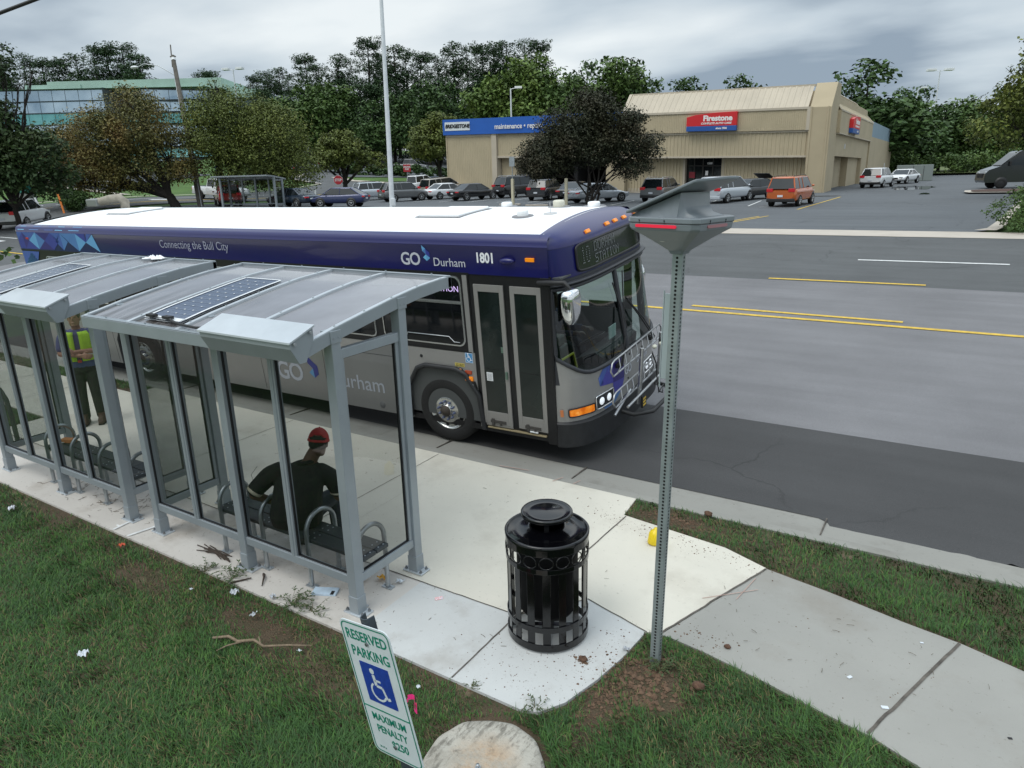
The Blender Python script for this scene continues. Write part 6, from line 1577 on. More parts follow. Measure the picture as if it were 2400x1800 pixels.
# ================================================================ BUILDINGS
def stucco(name, c): return mat(name, c, .85, nscale=.35, namt=.08, bump=(30, .2, .01), detail=7)
m_bei = stucco('beige_stucco', (.42, .35, .235)); m_beiR = mat('beige_ribbed', (.45, .38, .255), .7, nscale=.6, namt=.07)
m_beiL = mat('beige_light', (.48, .42, .33), .7, nscale=.5, namt=.07); m_fascb = mat('fascia_blue', (.012, .10, .42), .5, nscale=.5, namt=.05)
m_dkint = mat('dark_interior', (.012, .012, .013), .9); m_shopg = mat('shop_glass', (.012, .014, .016), .08, spec=.6)
m_sred = mat('sign_red', (.50, .015, .02), .4, emit=(.6, .01, .01), estr=.08); m_sblu = mat('sign_deep_blue', (.02, .09, .33), .4); m_lit = mat('sign_letters', (.78, .76, .74), .5)
FM = Matrix(((-1, 0, 0, -5.91), (0, 1, 0, 59.4), (.03, 0, 1, 1.70), (0, 0, 0, 1)))  # local x runs along the front to the left, y goes back
shop = thing('auto_shop', 'long beige ribbed auto service building with a slanted roof edge and blue band', 'building', M=Tm(-5.1, 59.6, 1.66)@Matrix.Diagonal((1, 1, .975, 1)))
SH = Matrix(((-1, 0, 0, 0), (0, 1, 0, 0), (.03, 0, 1, 0), (0, 0, 0, 1)))
SIDE = {'corner_pier', 'side_fascia', 'side_trim', 'side_entrance_wall', 'side_doors', 'rear_side_wall', 'step_slab', 'wall_box'}
def part(name, mb, m, parent=shop, **k):
    if name in SIDE:
        for v in mb.v:
            if v.x < 1.9: v.x += 1.0
            if v.y > 3.4: v.y = 3.4+(v.y-3.4)*1.3
    mb.v = [SH @ v for v in mb.v]; return mb.build(name, m, parent, **k)
def ribs(mb, s0, s1, zlo, zhi, y, pitch=.3, dep=.04, mi=0, ylo=None, yhi=None):
    # trapezoid ribs; y may differ at the foot and head for a slanted face
    ylo = y if ylo is None else ylo; yhi = y if yhi is None else yhi
    pts = []; s = s0; n = int((s1-s0)/pitch)
    for i in range(n):
        a = s0+(s1-s0)*i/n; w = (s1-s0)/n
        pts += [(a, 0), (a+w*.55, 0), (a+w*.65, -dep), (a+w*.9, -dep)]
    pts.append((s1, 0))
    m_ = len(pts); vs = [(x, ylo+d, zlo) for x, d in pts]+[(x, yhi+d, zhi) for x, d in pts]
    mb.add(vs, [(i, i+1, m_+i+1, m_+i) for i in range(m_-1)], mi)
S1, S2 = 18.6, 39.2
b = MB(); b.box(2.6, S1, 3.0, 20.5, -.4, 6.7); b.box(2.6, S1, 3.0, 20.5, 6.7, 8.3); b.box(1.3, 2.6, 3, 25, 3.2, 8.0); b.box(1.3, 2.6, 14, 25, -.4, 3.2); part('main_block', b, m_bei)
b = MB(); b.box(S1, S2, 1.8, 22, 3.4, 6.7); b.box(32.8, S2, .25, 22, -.8, 5.5); b.box(S1, 20.5, .3, 22, -.5, 5.4); b.box(20.5, 32.8, 18, 22, -.5, 5.4); part('service_wing', b, m_bei)
b = MB(); ribs(b, 2.6, 9.7, -.1, 3.0, 1.0, .3, .09); ribs(b, 13.0, S1, -.1, 3.0, 1.0, .3, .09); b.box(2.6, 9.7, .98, 1.3, -.3, .12, 1); b.box(13, S1, .98, 1.3, -.3, .12, 1); b.box(9.5, 9.7, .95, 1.4, 0, 3.0, 1); b.box(13.0, 13.2, .95, 1.4, 0, 3, 1); part('ground_wall', b, [m_beiR, m_beiL], recalc=False)
b = MB(); b.box(2.4, S1+.1, .0, 3.2, 2.88, 3.02); b.box(2.4, S1+.1, -.06, .0, 2.86, 3.02); b.box(2.5, S1, -.10, .2, 4.86, 5.02); b.box(2.5, S1, -.32, .1, 6.62, 6.80); b.box(2.5, 2.75, -.33, -.1, 5.0, 6.65); b.box(S1-.25, S1+.02, -.33, -.1, 5, 6.65); part('trim_bands', b, m_beiL)
b = MB(); ribs(b, 2.5, S1, 3.02, 4.86, .02, .33, .05, ylo=.02, yhi=.02); part('lintel_cladding', b, m_beiR, recalc=False)
b = MB(); ribs(b, 2.5, S1, 5.02, 6.62, -.22, .16, .03); part('fascia_cladding', b, m_beiR, recalc=False)
b = MB(); ribs(b, 2.7, S1-.1, 6.80, 8.58, 0, .48, .06, ylo=-.25, yhi=1.6); b.box(2.6, S1+.1, 1.55, 1.75, 8.5, 8.68, 1); 
b.prism([(-.33, 6.8), (1.5, 8.66), (1.75, 8.66), (1.75, 6.6), (-.33, 6.6)], 'x', S1-.12, S1+.15, 1); part('sloped_roof', b, [m_beiL, m_beiL], recalc=False)
# corner pier and the side wall with its sloped head
b = MB(); pp = [(-.3, -.5), (-.3, 6.75), (1.6, 8.75), (3.4, 8.75), (3.4, -.5)]; b.prism([(y, z) for y, z in pp], 'x', -.05, 2.55); 
b.box(2.35, 2.5, -.36, 0, -.3, 6.8); b.box(.1, .25, -.36, -.3, -.3, 6.8); part('corner_pier', b, m_bei, bevel=.03)
b = MB()
b.box(-.05, .35, 3.4, 20.5, 3.0, 4.85); b.box(-.30, .2, 3.0, 20.6, 4.85, 6.7); b.box(-.05, .5, 17, 20.5, -.4, 3.0)
# mansard of the side: leans back from the fascia
b.add([(-.30, 3.0, 6.7), (-.30, 20.6, 6.7), (1.4, 19.2, 8.65), (1.4, 3.4, 8.65), (2.4, 19.2, 8.6), (2.4, 3.4, 8.6)], [(0, 1, 2, 3), (3, 2, 4, 5)])
b.add([(-.30, 20.6, 6.7), (1.4, 19.2, 8.65), (3, 19.2, 8.6), (3, 20.6, 6.7)], [(0, 1, 2, 3)]); part('side_fascia', b, m_bei)
b = MB(); b.box(-.34, -.28, 3.0, 20.7, 6.64, 6.76); b.tube([(1.38, 3.4, 8.68), (1.38, 19.2, 8.68)], .07, 6); b.tube([(-.30, 20.6, 6.7), (1.4, 19.2, 8.67)], .09, 6); b.tube([(-.28, 3.2, 6.7), (1.4, 3.4, 8.67)], .09, 6); b.box(-.33, -.05, 3.0, 20.5, 4.80, 4.87); part('side_trim', b, m_beiL)
b = MB(); b.box(.9, 1.0, 3.4, 17, -.3, 3.1); part('side_entrance_wall', b, m_bei)
b = MB(); b.box(.86, .9, 3.6, 7.6, .05, 2.9, 0)
for y in (3.6, 4.6, 5.6, 6.6, 7.55): b.box(.82, .88, y-.03, y+.03, .05, 2.9, 1)
b.box(.82, .88, 3.6, 7.6, 2.15, 2.22, 1); part('side_doors', b, [m_shopg, mat('dark_frame', (.05, .045, .04), .4, .4)])
b = MB(); b.box(-.2, .5, 20.5, 40, -.4, 5.35, 0); b.box(-.2, .5, 20.6, 40, 5.35, 6.95, 1); b.box(.5, 3, 38, 40, -.4, 6.9, 0); part('rear_side_wall', b, [m_bei, mat('grey_blue_panel', (.22, .30, .36), .7, nscale=.4, namt=.06)])
b = MB(); b.box(-.55, .9, 2.4, 17.5, -.12, .03); b.box(.3, 3.2, -.5, 2.4, -.12, .0); part('step_slab', b, m_apron, bevel=.03)
# front entrance
b = MB(); b.box(9.7, 13.0, 1.5, 1.55, 0, 3.0, 0); 
for s in (9.7, 10.6, 11.5, 12.3, 12.95): b.box(s-.03, s+.05, 1.42, 1.5, 0, 3.0, 1)
b.box(9.7, 13, 1.42, 1.5, 2.15, 2.22, 1); b.box(9.7, 9.75, 1, 1.5, 0, 3, 1); part('entrance', b, [m_shopg, mat('dark_frame', (.05, .045, .04), .4, .4)])
def FS(s, z, y): return SH@Matrix(((-1, 0, 0, s), (0, 0, -1, y), (0, 1, 0, z), (0, 0, 0, 1)))
b = MB(); b.text('1500', .24, Matrix(((-1, 0, 0, 10.9), (0, 0, -1, 1.40), (0, 1, 0, 2.4), (0, 0, 0, 1))), bold=.01); b.box(11.0, 11.25, 1.40, 1.41, 1.35, 1.75); part('door_number', b, m_lit, recalc=False)
b = MB(); b.box(12.2, 12.75, 1.40, 1.42, 1.1, 1.65); part('door_poster', b, mat('poster_red', (.25, .02, .03), .5))
# blue band wing
b = MB(); b.box(26.0, S2+.25, -.12, .25, 5.42, 7.0); b.box(18.65, 26.0, -.18, .25, 5.46, 7.04); b.box(S2-.05, S2+.25, .25, 22, 5.42, 7.0); part('blue_fascia', b, m_fascb)
b = MB(); ribs(b, 33.3, S2, -.8, 5.2, .2, .22, .03); ribs(b, 18.7, 32.7, 3.15, 5.42, .25, .22, .03); b.box(33.3, S2+.05, .12, .25, 5.18, 5.45, 1); b.box(32.75, 33.35, .0, .9, -.8, 5.42, 1); b.box(18.7, 32.8, .15, .9, 3.0, 3.2, 1); b.box(S2-.02, S2+.1, .1, 22, -.8, 5.42, 0); part('wing_cladding', b, [m_beiR, m_beiL], recalc=False)
b = MB(); b.box(20.5, 32.7, 9, 9.1, -.4, 3.2); b.box(20.5, 32.7, 1.2, 17, 3.14, 3.2); b.box(28.6, 28.9, 1.2, 8, -.4, 3.2); b.box(24, 24.4, 1.2, 8, -.4, 3.2); part('service_bays', b, m_dkint)
b = MB(); b.box(30.9, 32.7, .9, 2.4, -.5, 3.1); part('bay_return_wall', b, m_bei)
b = MB(); b.box(35.9, 39.5-.35, -.16, -.12, 5.85, 6.72, 0); pn = part('tyre_brand_panel', b, mat('panel_white', (.66, .70, .72), .5))
def ftext(txt, s, z, size, m, parent, y=-.17, **k):
    b = MB(); b.text(txt, size, Matrix(((-1, 0, 0, s), (0, 0, -1, y), (0, 1, 0, z), (0, 0, 0, 1))), depth=.01, **k); return part('lettering', b, m, parent, recalc=False)
SHT = SH
ftext('BRIDGESTONE', 37.5, 6.28, .52, m_black, pn, y=-.19, bold=.02, shear=.22, sx=.92)
ftext('maintenance \u2022 repairs', 29.9, 6.10, .70, m_lit, shop, y=-.22, bold=.012, sx=.93)
# main sign box
def signbox(M_, parent, w_=4.3, name='sign_box'):
    b = MB(); pr = [(-w_/2, 0), (w_/2, 0), (w_/2, .42), (-w_/2, .42)]; b.prism(pr, 'y', -.35, 0, 1, M_)
    pr = [(-w_/2, .42), (w_/2, .42), (w_/2, 1.55), (.3, 1.50), (-w_*.32, 1.36), (-w_/2, 1.18)]; b.prism(pr, 'y', -.352, 0, 0, M_)
    o = MB(); o.v, o.f, o.m, o.sm = b.v, b.f, b.m, b.sm; sb = o.build(name, [m_sred, m_sblu], parent, bevel=.02)
    b = MB(); q_ = M_@Matrix(((1, 0, 0, 0), (0, 0, -1, -.36), (0, 1, 0, 0), (0, 0, 0, 1)))
    b.text('Firestone', .62, q_@Tm(.55, 1.03, 0), depth=.01, bold=.028, sx=1.05); b.text('COMPLETE AUTO CARE', .215, q_@Tm(.42, .62, 0), depth=.01, bold=.008, shear=.2, sx=1.12); b.text('since 1926', .22, q_@Tm(.9, .21, 0), depth=.01, bold=.01)
    b.build('lettering', m_lit, sb, recalc=False); return sb
MF = SH@Matrix(((-1, 0, 0, 10.35), (0, 1, 0, -.3), (0, 0, 1, 5.10), (0, 0, 0, 1)))
signbox(MF, shop)
MS_ = SH@Matrix(((0, 1, 0, .70), (1, 0, 0, 10.2), (0, 0, 1, 5.05), (0, 0, 0, 1)))
signbox(MS_, shop, 4.3)
b = MB(); b.box(-.1, -.04, 7.0, 7.35, 3.7, 4.1); b.mark(); b.box(-.25, -.19, 34, 34.6, 1.9, 2.6); part('wall_box', b, mat('wall_lamp', (.6, .6, .58), .5))
# ---------------------------------------------------------------- glass office on the hill
OC = Vector((-188.1, 110.2, 0)); ux = Vector((math.cos(.57), math.sin(.57), 0)); uy = Vector((-math.sin(.57), math.cos(.57), 0))
OM = Matrix(((ux.x, uy.x, 0, OC.x), (ux.y, uy.y, 0, OC.y), (0, 0, 1, 8.0), (0, 0, 0, 1)))
off = thing('office_building', 'long glass office building with teal bands and a pale green roof edge on the hill', 'building', M=OM)
m_og = mat('office_glass', (.4, .5, .58), .12, .75, nscale=.09, stops=[(.3, (.22, .31, .40)), (.5, (.42, .52, .60)), (.7, (.56, .66, .74))]); m_ot = mat('office_teal', (.10, .30, .29), .2, .55, nscale=.12, stops=[(.35, (.10, .30, .31)), (.65, (.28, .58, .57))]); m_ogr = mat('office_roof_green', (.33, .46, .40), .6, nscale=.15, namt=.12); m_od = mat('office_dark', (.03, .05, .06), .3)
Z0 = 1; FH = 2.95
def oband(x0, x1, y0, y1, zt0, slope, nf, ms, lean=-.16):
    # stacked floor bands, each given a backward tilt so the glass mirrors sky
    for i in range(nf):
        b = MB(); za, zb_ = zt0-(i+1)*FH, zt0-i*FH
        ya0, yb0 = y0-lean*(nf-i), y0-lean*(nf-i-1)
        yt = lambda z: y0-lean*(z-(zt0-nf*FH))/FH
        b.add([(x0, yt(za), za), (x1, yt(za)+y1, za), (x1, yt(zb_)+y1, zb_-.28+slope), (x0, yt(zb_), zb_-.28)], [(0, 1, 2, 3)])
        n = int((x1-x0)/3.2); o = b.build('glass_band', ms[i % len(ms)], off, recalc=False)
        b = MB(); b.add([(x0, yt(zb_)-.15, zb_-.3), (x1, yt(zb_)-.15+y1, zb_-.3+slope), (x1, yt(zb_)-.15+y1, zb_+slope), (x0, yt(zb_)-.15, zb_)], [(0, 1, 2, 3)])
        for k_ in range(1, n):
            xx = x0+(x1-x0)*k_/n; f_ = k_/n; b.add([(xx-.05, yt(za)-.03+y1*f_, za), (xx+.05, yt(za)-.03+y1*f_, za), (xx+.05, yt(zb_)-.03+y1*f_, zb_-.3+slope*f_), (xx-.05, yt(zb_)-.03+y1*f_, zb_-.3+slope*f_)], [(0, 1, 2, 3)])
        b.build('mullions', m_od, o, recalc=False)
oband(-38, -6.3, 0, 0, 21.3, 0, 7, [m_og, m_og, m_ot, m_og, m_og, m_ot, m_og])
oband(-4.6, 2.4, 1.5, 0, 21.0, 0, 7, [m_ot])
oband(3.2, 21.5, 0, 1.0, 21.0, -.7, 7, [m_og, m_og, m_ot])
oband(24.2, 36, 4, 2, 18.9, -1.6, 6, [m_og, m_ot])
b = MB(); b.add([(-6.3, 0, 21.3), (-4.6, 1.5, 21.0), (-4.6, 1.5, 0), (-6.3, 0, 0)], [(0, 1, 2, 3)]); b.mark(); b.add([(2.4, 1.5, 21), (3.2, 0, 21), (3.2, 0, 0), (2.4, 1.5, 0)], [(0, 1, 2, 3)]); b.mark(); b.add([(21.5, -.5, 20.3), (24.2, 4, 19.2), (24.2, 4, 0), (21.5, -.5, 0)], [(0, 1, 2, 3)]); b.builds('dark_recess', m_od, off, recalc=False)
b = MB(); b.box(-38, 36, 5, 24, -3, 18); b.box(-38, 20, 2.2, 5, -3, 20.4); b.build('core', m_od, off)
b = MB(); b.box(-22, 24.5, 2.5, 22, 20.6, 23.3); b.box(-28, -13, 2.2, 20, 20.4, 22.5); b.box(24.5, 33, 5, 20, 18.5, 20.7); b.add([(-38, 0, 21.3), (21.5, 0, 20.9), (21.5, 5, 20.9), (-38, 5, 21.3)], [(0, 1, 2, 3)]); b.build('roof_edge', m_ogr, off)
# low grey building block right of it seen through the trees
# ================================================================ STREET FURNITURE FAR AWAY
far_sh = dup(sh1, (-45.6, 32.8, T(-44, 33)+.0), rotz=R(200), label='small bus shelter far across the road beside the brown tree', scale=(1.65, 1.5, .92))
del far_sh['group']
m_wpole = mat('white_pole', (.62, .65, .68), .4, nscale=4, namt=.1); m_wood = mat('pole_wood', (.115, .105, .09), .9, nscale=2.5, namt=.25, bump=(30, .5, .01))
t = thing('flagpole', 'tall white pole rising out of the frame behind the bus', 'pole', (-22.71, 26.12, T(-22.7, 26.1)))
b = MB(); n = 8; b.tube([(-.15*i/n*4-.0, .28*i/n*4, 16.5*i/n) for i in range(n+1)], [.145-.075*i/n for i in range(n+1)], 14); b.build('shaft', m_wpole, t)
b = MB(); b.box(-.05, .26, -.06, .06, .95, 1.35); b.build('hand_hole_cover', m_wpole, t, bevel=.03)
b = MB(); b.lathe([(0, .12), (.2, .12), (.26, .05), (.26, 0)], 16); b.build('base', m_wpole, t)
t = thing('utility_pole', 'leaning wooden utility pole with a street lamp arm behind the bus', 'utility pole', (-50.15, 33.24, T(-50, 33)))
pt = Vector((-55.99, 36.59, 15.24))-Vector((-50.15, 33.24, T(-50, 33)))
b = MB(); b.tube([Vector((0, 0, -.3)), pt*.5, pt*.93], [.26, .21, .16], 12); b.build('shaft', m_wood, t)
b = MB(); b.tube([pt*.86+Vector((-.18, -.1, 0)), pt*1.0+Vector((-.05, 0, 0))], .055, 6); b.box(-.25, .25, -.05, .05, -.05, .05, 0, Tm(*(pt*.925))@Rm(.5, 'Z')); b.build('crossarm', m_wood, t)
b = MB(); lp = Vector((-58.38, 34.43, 13.45))-Vector((-50.15, 33.24, T(-50, 33))); ap = pt*.80; b.tube([ap, ap.lerp(lp, .4)+Vector((0, 0, .55)), ap.lerp(lp, .75)+Vector((0, 0, .45)), lp+Vector((.3, .2, .05))], .04, 6); am = b.build('lamp_arm', m_steel, t)
b = MB(); b.ball(lp, (.45, .25, .13), 12, 8); b.build('lamp_head', m_pwhite, am)
b = MB(); b.tube([Vector((.27, -.1, 0)), pt*.4+Vector((.26, -.1, 0))], .045, 6); b.mark(); b.tube([pt*.08+Vector((-.27, -.05, 0)), pt*.78+Vector((-.24, -.05, 0))], .035, 6); b.builds('conduit', m_steel, t)
b = MB(); b.tube([pt*.90, pt*.915], .19, 12); b.build('band', m_pwhite, t); b = MB(); b.box(-.12, .12, -.32, -.2, 2.0, 2.45, 0, Tm(pt.x*.17, pt.y*.17, 0)); b.build('meter_box', m_pwhite, t)
def lamppost(x, y, z0, z1, label, heads, r_=.09, s=1.0, group=None):
    t = thing('street_lamp', label, 'street lamp', (x, y, z0), 0, group)
    b = MB(); h_ = z1-z0; b.tube([(0, 0, 0), (0, 0, h_)], [r_*1.4, r_], 10); b.build('pole', m_wpole, t)
    for a in heads:
        b = MB(); ca, sa = math.cos(a), math.sin(a); b.tube([(0, 0, h_-.1), (.7*s*ca, .7*s*sa, h_+.05)], .05, 6); b.box(.55*s, 1.5*s, -.32*s, .32*s, -.05, .22*s, 0, Tm(0, 0, h_)@Rm(a, 'Z')); b.build('lamp_head', m_pwhite, t, bevel=.05)
    return t
lamppost(-49.1, 80.5, 3.4, 14.9, 'white lamp post with one square head rising behind the blue band', [R(30)])
lamppost(-106.2, 81.4, 6.5, 22.7, 'white lamp post with flat heads near the glass office', [R(20), R(200)], s=1.3)
lamppost(-3.2, 152.6, 2.8, 20.2, 'tall double headed lamp post above the far tree row on the right', [R(30), R(210)], s=1.5)
lamppost(-8.1, 180.4, 3, 20.0, 'thinner far lamp post left of the tall double headed one', [R(30)], s=1.2)
lamppost(-94.0, 96.0, 6.8, 14.5, 'short lamp post in front of the dark pines', [R(200)], s=.8)
def octsign(x, y, z, r_, label, txt, m, post, size, face=None):
    t = thing('stop_sign' if txt == 'STOP' else 'traffic_sign', label, 'sign', (x, y, T(x, y)), math.atan2(-3.5-y, 3.8-x)+PI/2)
    b = MB(); n = 8 if txt == 'STOP' else 4; a0 = PI/8 if n == 8 else PI/4
    h_ = z-T(x, y)
    b.prism([(r_*math.cos(a0+2*PI*i/n), h_+r_*math.sin(a0+2*PI*i/n)) for i in range(n)], 'y', -.06, -.04); pl_ = b.build('plate', m, t)
    b = MB(); 
    if n == 8: b.prism([(r_*1.07*math.cos(a0+2*PI*i/n), h_+r_*1.07*math.sin(a0+2*PI*i/n)) for i in range(n)], 'y', -.04, -.035)
    b.text(txt, size, ST(0, h_, -.062), depth=.003, bold=.012, sx=.85); b.build('lettering', m_whi, pl_)
    b = MB(); b.box(-.03, .03, -.035, .02, 0, h_+r_*.8); b.build('post', m_steel, t)
m_stop = mat('stop_red', (.42, .02, .03), .45)
octsign(-50.9, 49.8, 3.75, .46, 'red octagonal stop sign in front of the round green tree', 'STOP', m_stop, 0, .34)
octsign(-54.6, 65.0, 5.0, .62, 'red wrong way sign behind the white pickup', 'WRONG\nWAY', m_stop, 0, .26)
octsign(-62.55, 29.2, 6.1, .42, 'red sign partly inside the dark tree at the far left', 'DO NOT\nENTER', m_stop, 0, .2)
t = thing('bus_stop_sign', 'white and blue bus stop sign beside the utility pole', 'sign', (-52.65, 37.28, T(-52.65, 37.28)), R(35))
b = MB(); b.box(-.03, .03, -.02, .02, 0, 3.2); b.build('post', m_steel, t); b = MB(); b.box(-.32, .32, -.05, -.03, 1.75, 3.1, 0); b.box(-.32, .32, -.055, -.05, 2.75, 3.1, 1); b.box(-.2, -.02, -.056, -.05, 1.95, 2.3, 2); b.box(.05, .2, -.056, -.05, 1.95, 2.3, 2); b.box(-.22, .2, -.056, -.05, 2.4, 2.6, 2); b.build('plate', [m_pwhite, m_fascb, mat('grey_print', (.3, .33, .4), .6)], t)
def bollard(x, y, z0, h_, label, top=None):
    t = thing('wooden_post', label, 'post', (x, y, z0)); b = MB(); b.box(-.09, .09, -.09, .09, 0, h_); b.build('shaft', mat('cream_post', (.55, .50, .36), .7, nscale=5, namt=.15), t, bevel=.01)
    if top: b = MB(); b.box(-.025, .025, -.02, .02, h_, h_+1.5); b.box(-.22, .22, -.04, -.02, h_+.85, h_+1.5); b.build('sign', m_steel, t)
bollard(-24.0, 40.6, T(-24, 40.6), 1.95, 'cream post with a small grey sign before the large black four wheel drive', 1)
bollard(-20.6, 42.4, T(-20.6, 42.4), 1.9, 'cream post left of the dark spreading tree trunks')
for x, lab in ((-29.4, 'yellow folding floor sign left of the three by the service bay'), (-28.2, 'yellow folding floor sign in the middle of the three by the service bay'), (-26.9, 'yellow folding floor sign right of the three by the service bay')):
    t = thing('safety_sign', lab, 'floor sign', (x, 56.6, T(x, 56.6)), R(30), 'yellow floor signs by the service bay')
    b = MB(); b.loft([[(-.25, -.2, 0), (.25, -.2, 0), (.25, -.17, 0), (-.25, -.17, 0)], [(-.14, -.03, .95), (.14, -.03, .95), (.14, 0, .95), (-.14, 0, .95)]], smooth=False); b.mark(); b.loft([[(-.25, .2, 0), (.25, .2, 0), (.25, .17, 0), (-.25, .17, 0)], [(-.14, .03, .95), (.14, .03, .95), (.14, 0, .95), (-.14, 0, .95)]], smooth=False); b.builds('panel', mat('safety_yellow', (.70, .52, .06), .5), t)
b = MB(); b.box(-.9, .9, -.08, .08, 0, .12)
for i, (x, y) in enumerate([(-22.6, 41.6), (-25.4, 42.4)]):
    o = b.build('wheel_stop', m_apron, bevel=.03); o.location = (x, y, T(x, y)); o.rotation_euler = (0, 0, R(5)); tag(o, ['pale concrete wheel stop beside the cream sign post', 'pale concrete wheel stop left of the cream sign post'][i], 'wheel stop', 'concrete wheel stops')
for x, y, h_, m, lab, cat, lean in ((-54.3, 24.4, 1.5, mat('orange_marker', (.75, .22, .04), .6), 'orange marker post on the verge left of the round bush', 'marker post', -8), (-56.3, 23.8, 1.3, m_pwhite, 'leaning white marker post behind the white wagon', 'marker post', -18), (-51.2, 46.8, 1.0, m_pwhite, 'low white post near the far junction', 'marker post', 2)):
    b = MB(); b.box(-.07, .07, -.02, .02, -.05, h_); o = b.build('marker_post', m); o.location = (x, y, T(x, y)); o.rotation_euler = (0, R(lean), .5); tag(o, lab, cat)
t = thing('litter_container', 'grey roadside container with a green lid behind the white wagon', 'container', (-58.0, 23.6, T(-58, 23.6)), .5)
b = MB(); b.box(-.55, .55, -.5, .5, 0, 1.5); b.build('bin_body', mat('container_grey', (.22, .23, .21), .8), t, bevel=.03); b = MB(); b.box(-.62, .62, -.56, .56, 1.5, 2.1); b.build('lid', mat('container_green', (.04, .24, .19), .6), t, bevel=.06)
t = thing('utility_cabinet', 'grey steel cabinet behind the white coupe', 'cabinet', (-1.6, 88, T(-1.6, 88)), .1)
b = MB(); b.box(-1.6, 1.9, -.6, .6, 0, 1.7); b.build('housing', mat('cabinet_grey', (.20, .23, .22), .6), t, bevel=.04); b = MB(); b.box(-.02, .02, -.62, -.6, .1, 1.6); b.mark(); b.box(.98, 1.02, -.62, -.6, .1, 1.6); b.builds('door_seam', m_ctrim, t)
# overhead cable crossing the top left corner
b = MB(); a, c = Vector((-2.45, -.94, 4.59)), Vector((-1.77, -.4, 4.88)); d = (c-a).normalized(); b.tube([a-d*9, a, c, c+d*9], .013, 8); tag(b.build('overhead_cable', m_black), 'dark overhead cable across the top left corner', 'cable')
# raised island kerb by the van
drape('parking_island', [([(3.6, 56.0), (3.9, 55.2), (12, 54.8), (12, 60), (4.8, 59.4), (3.6, 58)], 0, .12), ([(4.0, 56.2), (4.2, 55.7), (12, 55.3), (12, 59.5), (5.0, 58.9), (4.0, 57.8)], 1, .15)], [m_apron, mat('mulch', (.07, .035, .025), .95, nscale=8, namt=.4)], 2.0)
# crossing grass bank behind the lot
drape('grass_bank', [([(-46, 120), (40, 108), (60, 130), (60, 200), (-46, 200)], 0, .3)], [mat('bank_grass', (.10, .13, .04), .95, nscale=.3, namt=.3)], 6.0)
# ================================================================ TREES
def leafmat(name, stops, island=.35, ns=.5):
    m = mat(name, stops[1][1], .62, nscale=ns, stops=stops, island=island, spec=.35)
    return m
L_dark = leafmat('leaf_pine', [(.3, (.014, .034, .013)), (.5, (.026, .056, .019)), (.72, (.044, .078, .024))])
L_green = leafmat('leaf_green', [(.3, (.032, .064, .015)), (.5, (.056, .10, .022)), (.72, (.088, .135, .030))])
L_mid = leafmat('leaf_mid', [(.3, (.022, .050, .012)), (.5, (.038, .076, .018)), (.72, (.060, .105, .024))])
L_brown = leafmat('leaf_brown', [(.3, (.060, .068, .018)), (.48, (.10, .095, .026)), (.60, (.155, .115, .034)), (.75, (.18, .098, .036))], .4, .35)
L_olive = leafmat('leaf_olive', [(.3, (.052, .070, .015)), (.5, (.088, .112, .022)), (.72, (.135, .15, .030))])
L_red = leafmat('leaf_dusk', [(.3, (.014, .019, .009)), (.5, (.026, .030, .013)), (.72, (.048, .038, .020))])
L_deep = leafmat('leaf_deep', [(.3, (.014, .032, .009)), (.5, (.026, .050, .013)), (.72, (.050, .070, .020))])
L_brite = leafmat('leaf_bright', [(.3, (.05, .09, .018)), (.5, (.085, .135, .026)), (.72, (.12, .17, .035))])
m_bark = mat('bark', (.055, .045, .036), .95, nscale=3, namt=.3, bump=(20, .7, .02)); m_barkD = mat('bark_dark', (.022, .018, .015), .95, nscale=3, namt=.3)
def leaves(name, mt, parent, lobes, n, ls, seed, spread=.16, clumps=40, shell=.5, droop=0, aspect=.55):
    q = np.random.RandomState(seed); vols = np.array([a[1][0]*a[1][1]*a[1][2] for a in lobes])**.67; vols /= vols.sum()
    C_ = []; S_ = []
    for (c, r), v in zip(lobes, vols):
        k = max(3, int(clumps*v*len(lobes)**.5)); d = q.normal(size=(k, 3)); d /= np.linalg.norm(d, axis=1)[:, None]
        rad = shell+(1-shell)*q.rand(k)**.6; C_.append(np.array(c)+d*np.array(r)*rad[:, None]); S_.append(np.full(k, min(r)*spread*2.2)*q.uniform(.5, 1.35, k))
    C_ = np.concatenate(C_); S_ = np.concatenate(S_); w_ = S_**2; w_ /= w_.sum()
    idx = q.choice(len(C_), n, p=w_); off_ = q.normal(size=(n, 3)); off_ /= np.maximum(.3, np.linalg.norm(off_, axis=1))[:, None]; off_ *= (q.rand(n)**.45)[:, None]
    P = C_[idx]+off_*S_[idx][:, None]*np.array([1.25, 1.25, .8]); P[:, 2] -= droop*q.rand(n)**3
    nrm = off_*.7+q.normal(size=(n, 3))*.55+np.array([0, 0, .55]); nrm /= np.linalg.norm(nrm, axis=1)[:, None]
    a = np.cross(nrm, q.normal(size=(n, 3))); a /= np.linalg.norm(a, axis=1)[:, None]; b_ = np.cross(nrm, a)
    s = ls*q.uniform(.6, 1.35, n)[:, None]
    V = np.stack([P-a*s, P+b_*s*aspect+nrm*s*.15, P+a*s, P-b_*s*aspect+nrm*s*.15], 1).reshape(-1, 3)
    me = bpy.data.meshes.new(name); me.vertices.add(n*4); me.vertices.foreach_set('co', V.reshape(-1)); me.loops.add(n*4); me.loops.foreach_set('vertex_index', np.arange(n*4)); me.polygons.add(n); me.polygons.foreach_set('loop_start', np.arange(n)*4)
    me.update(calc_edges=True); me.materials.append(mt); o = bpy.data.objects.new(name, me); COL.objects.link(o)
    if parent: o.parent = parent
    return o
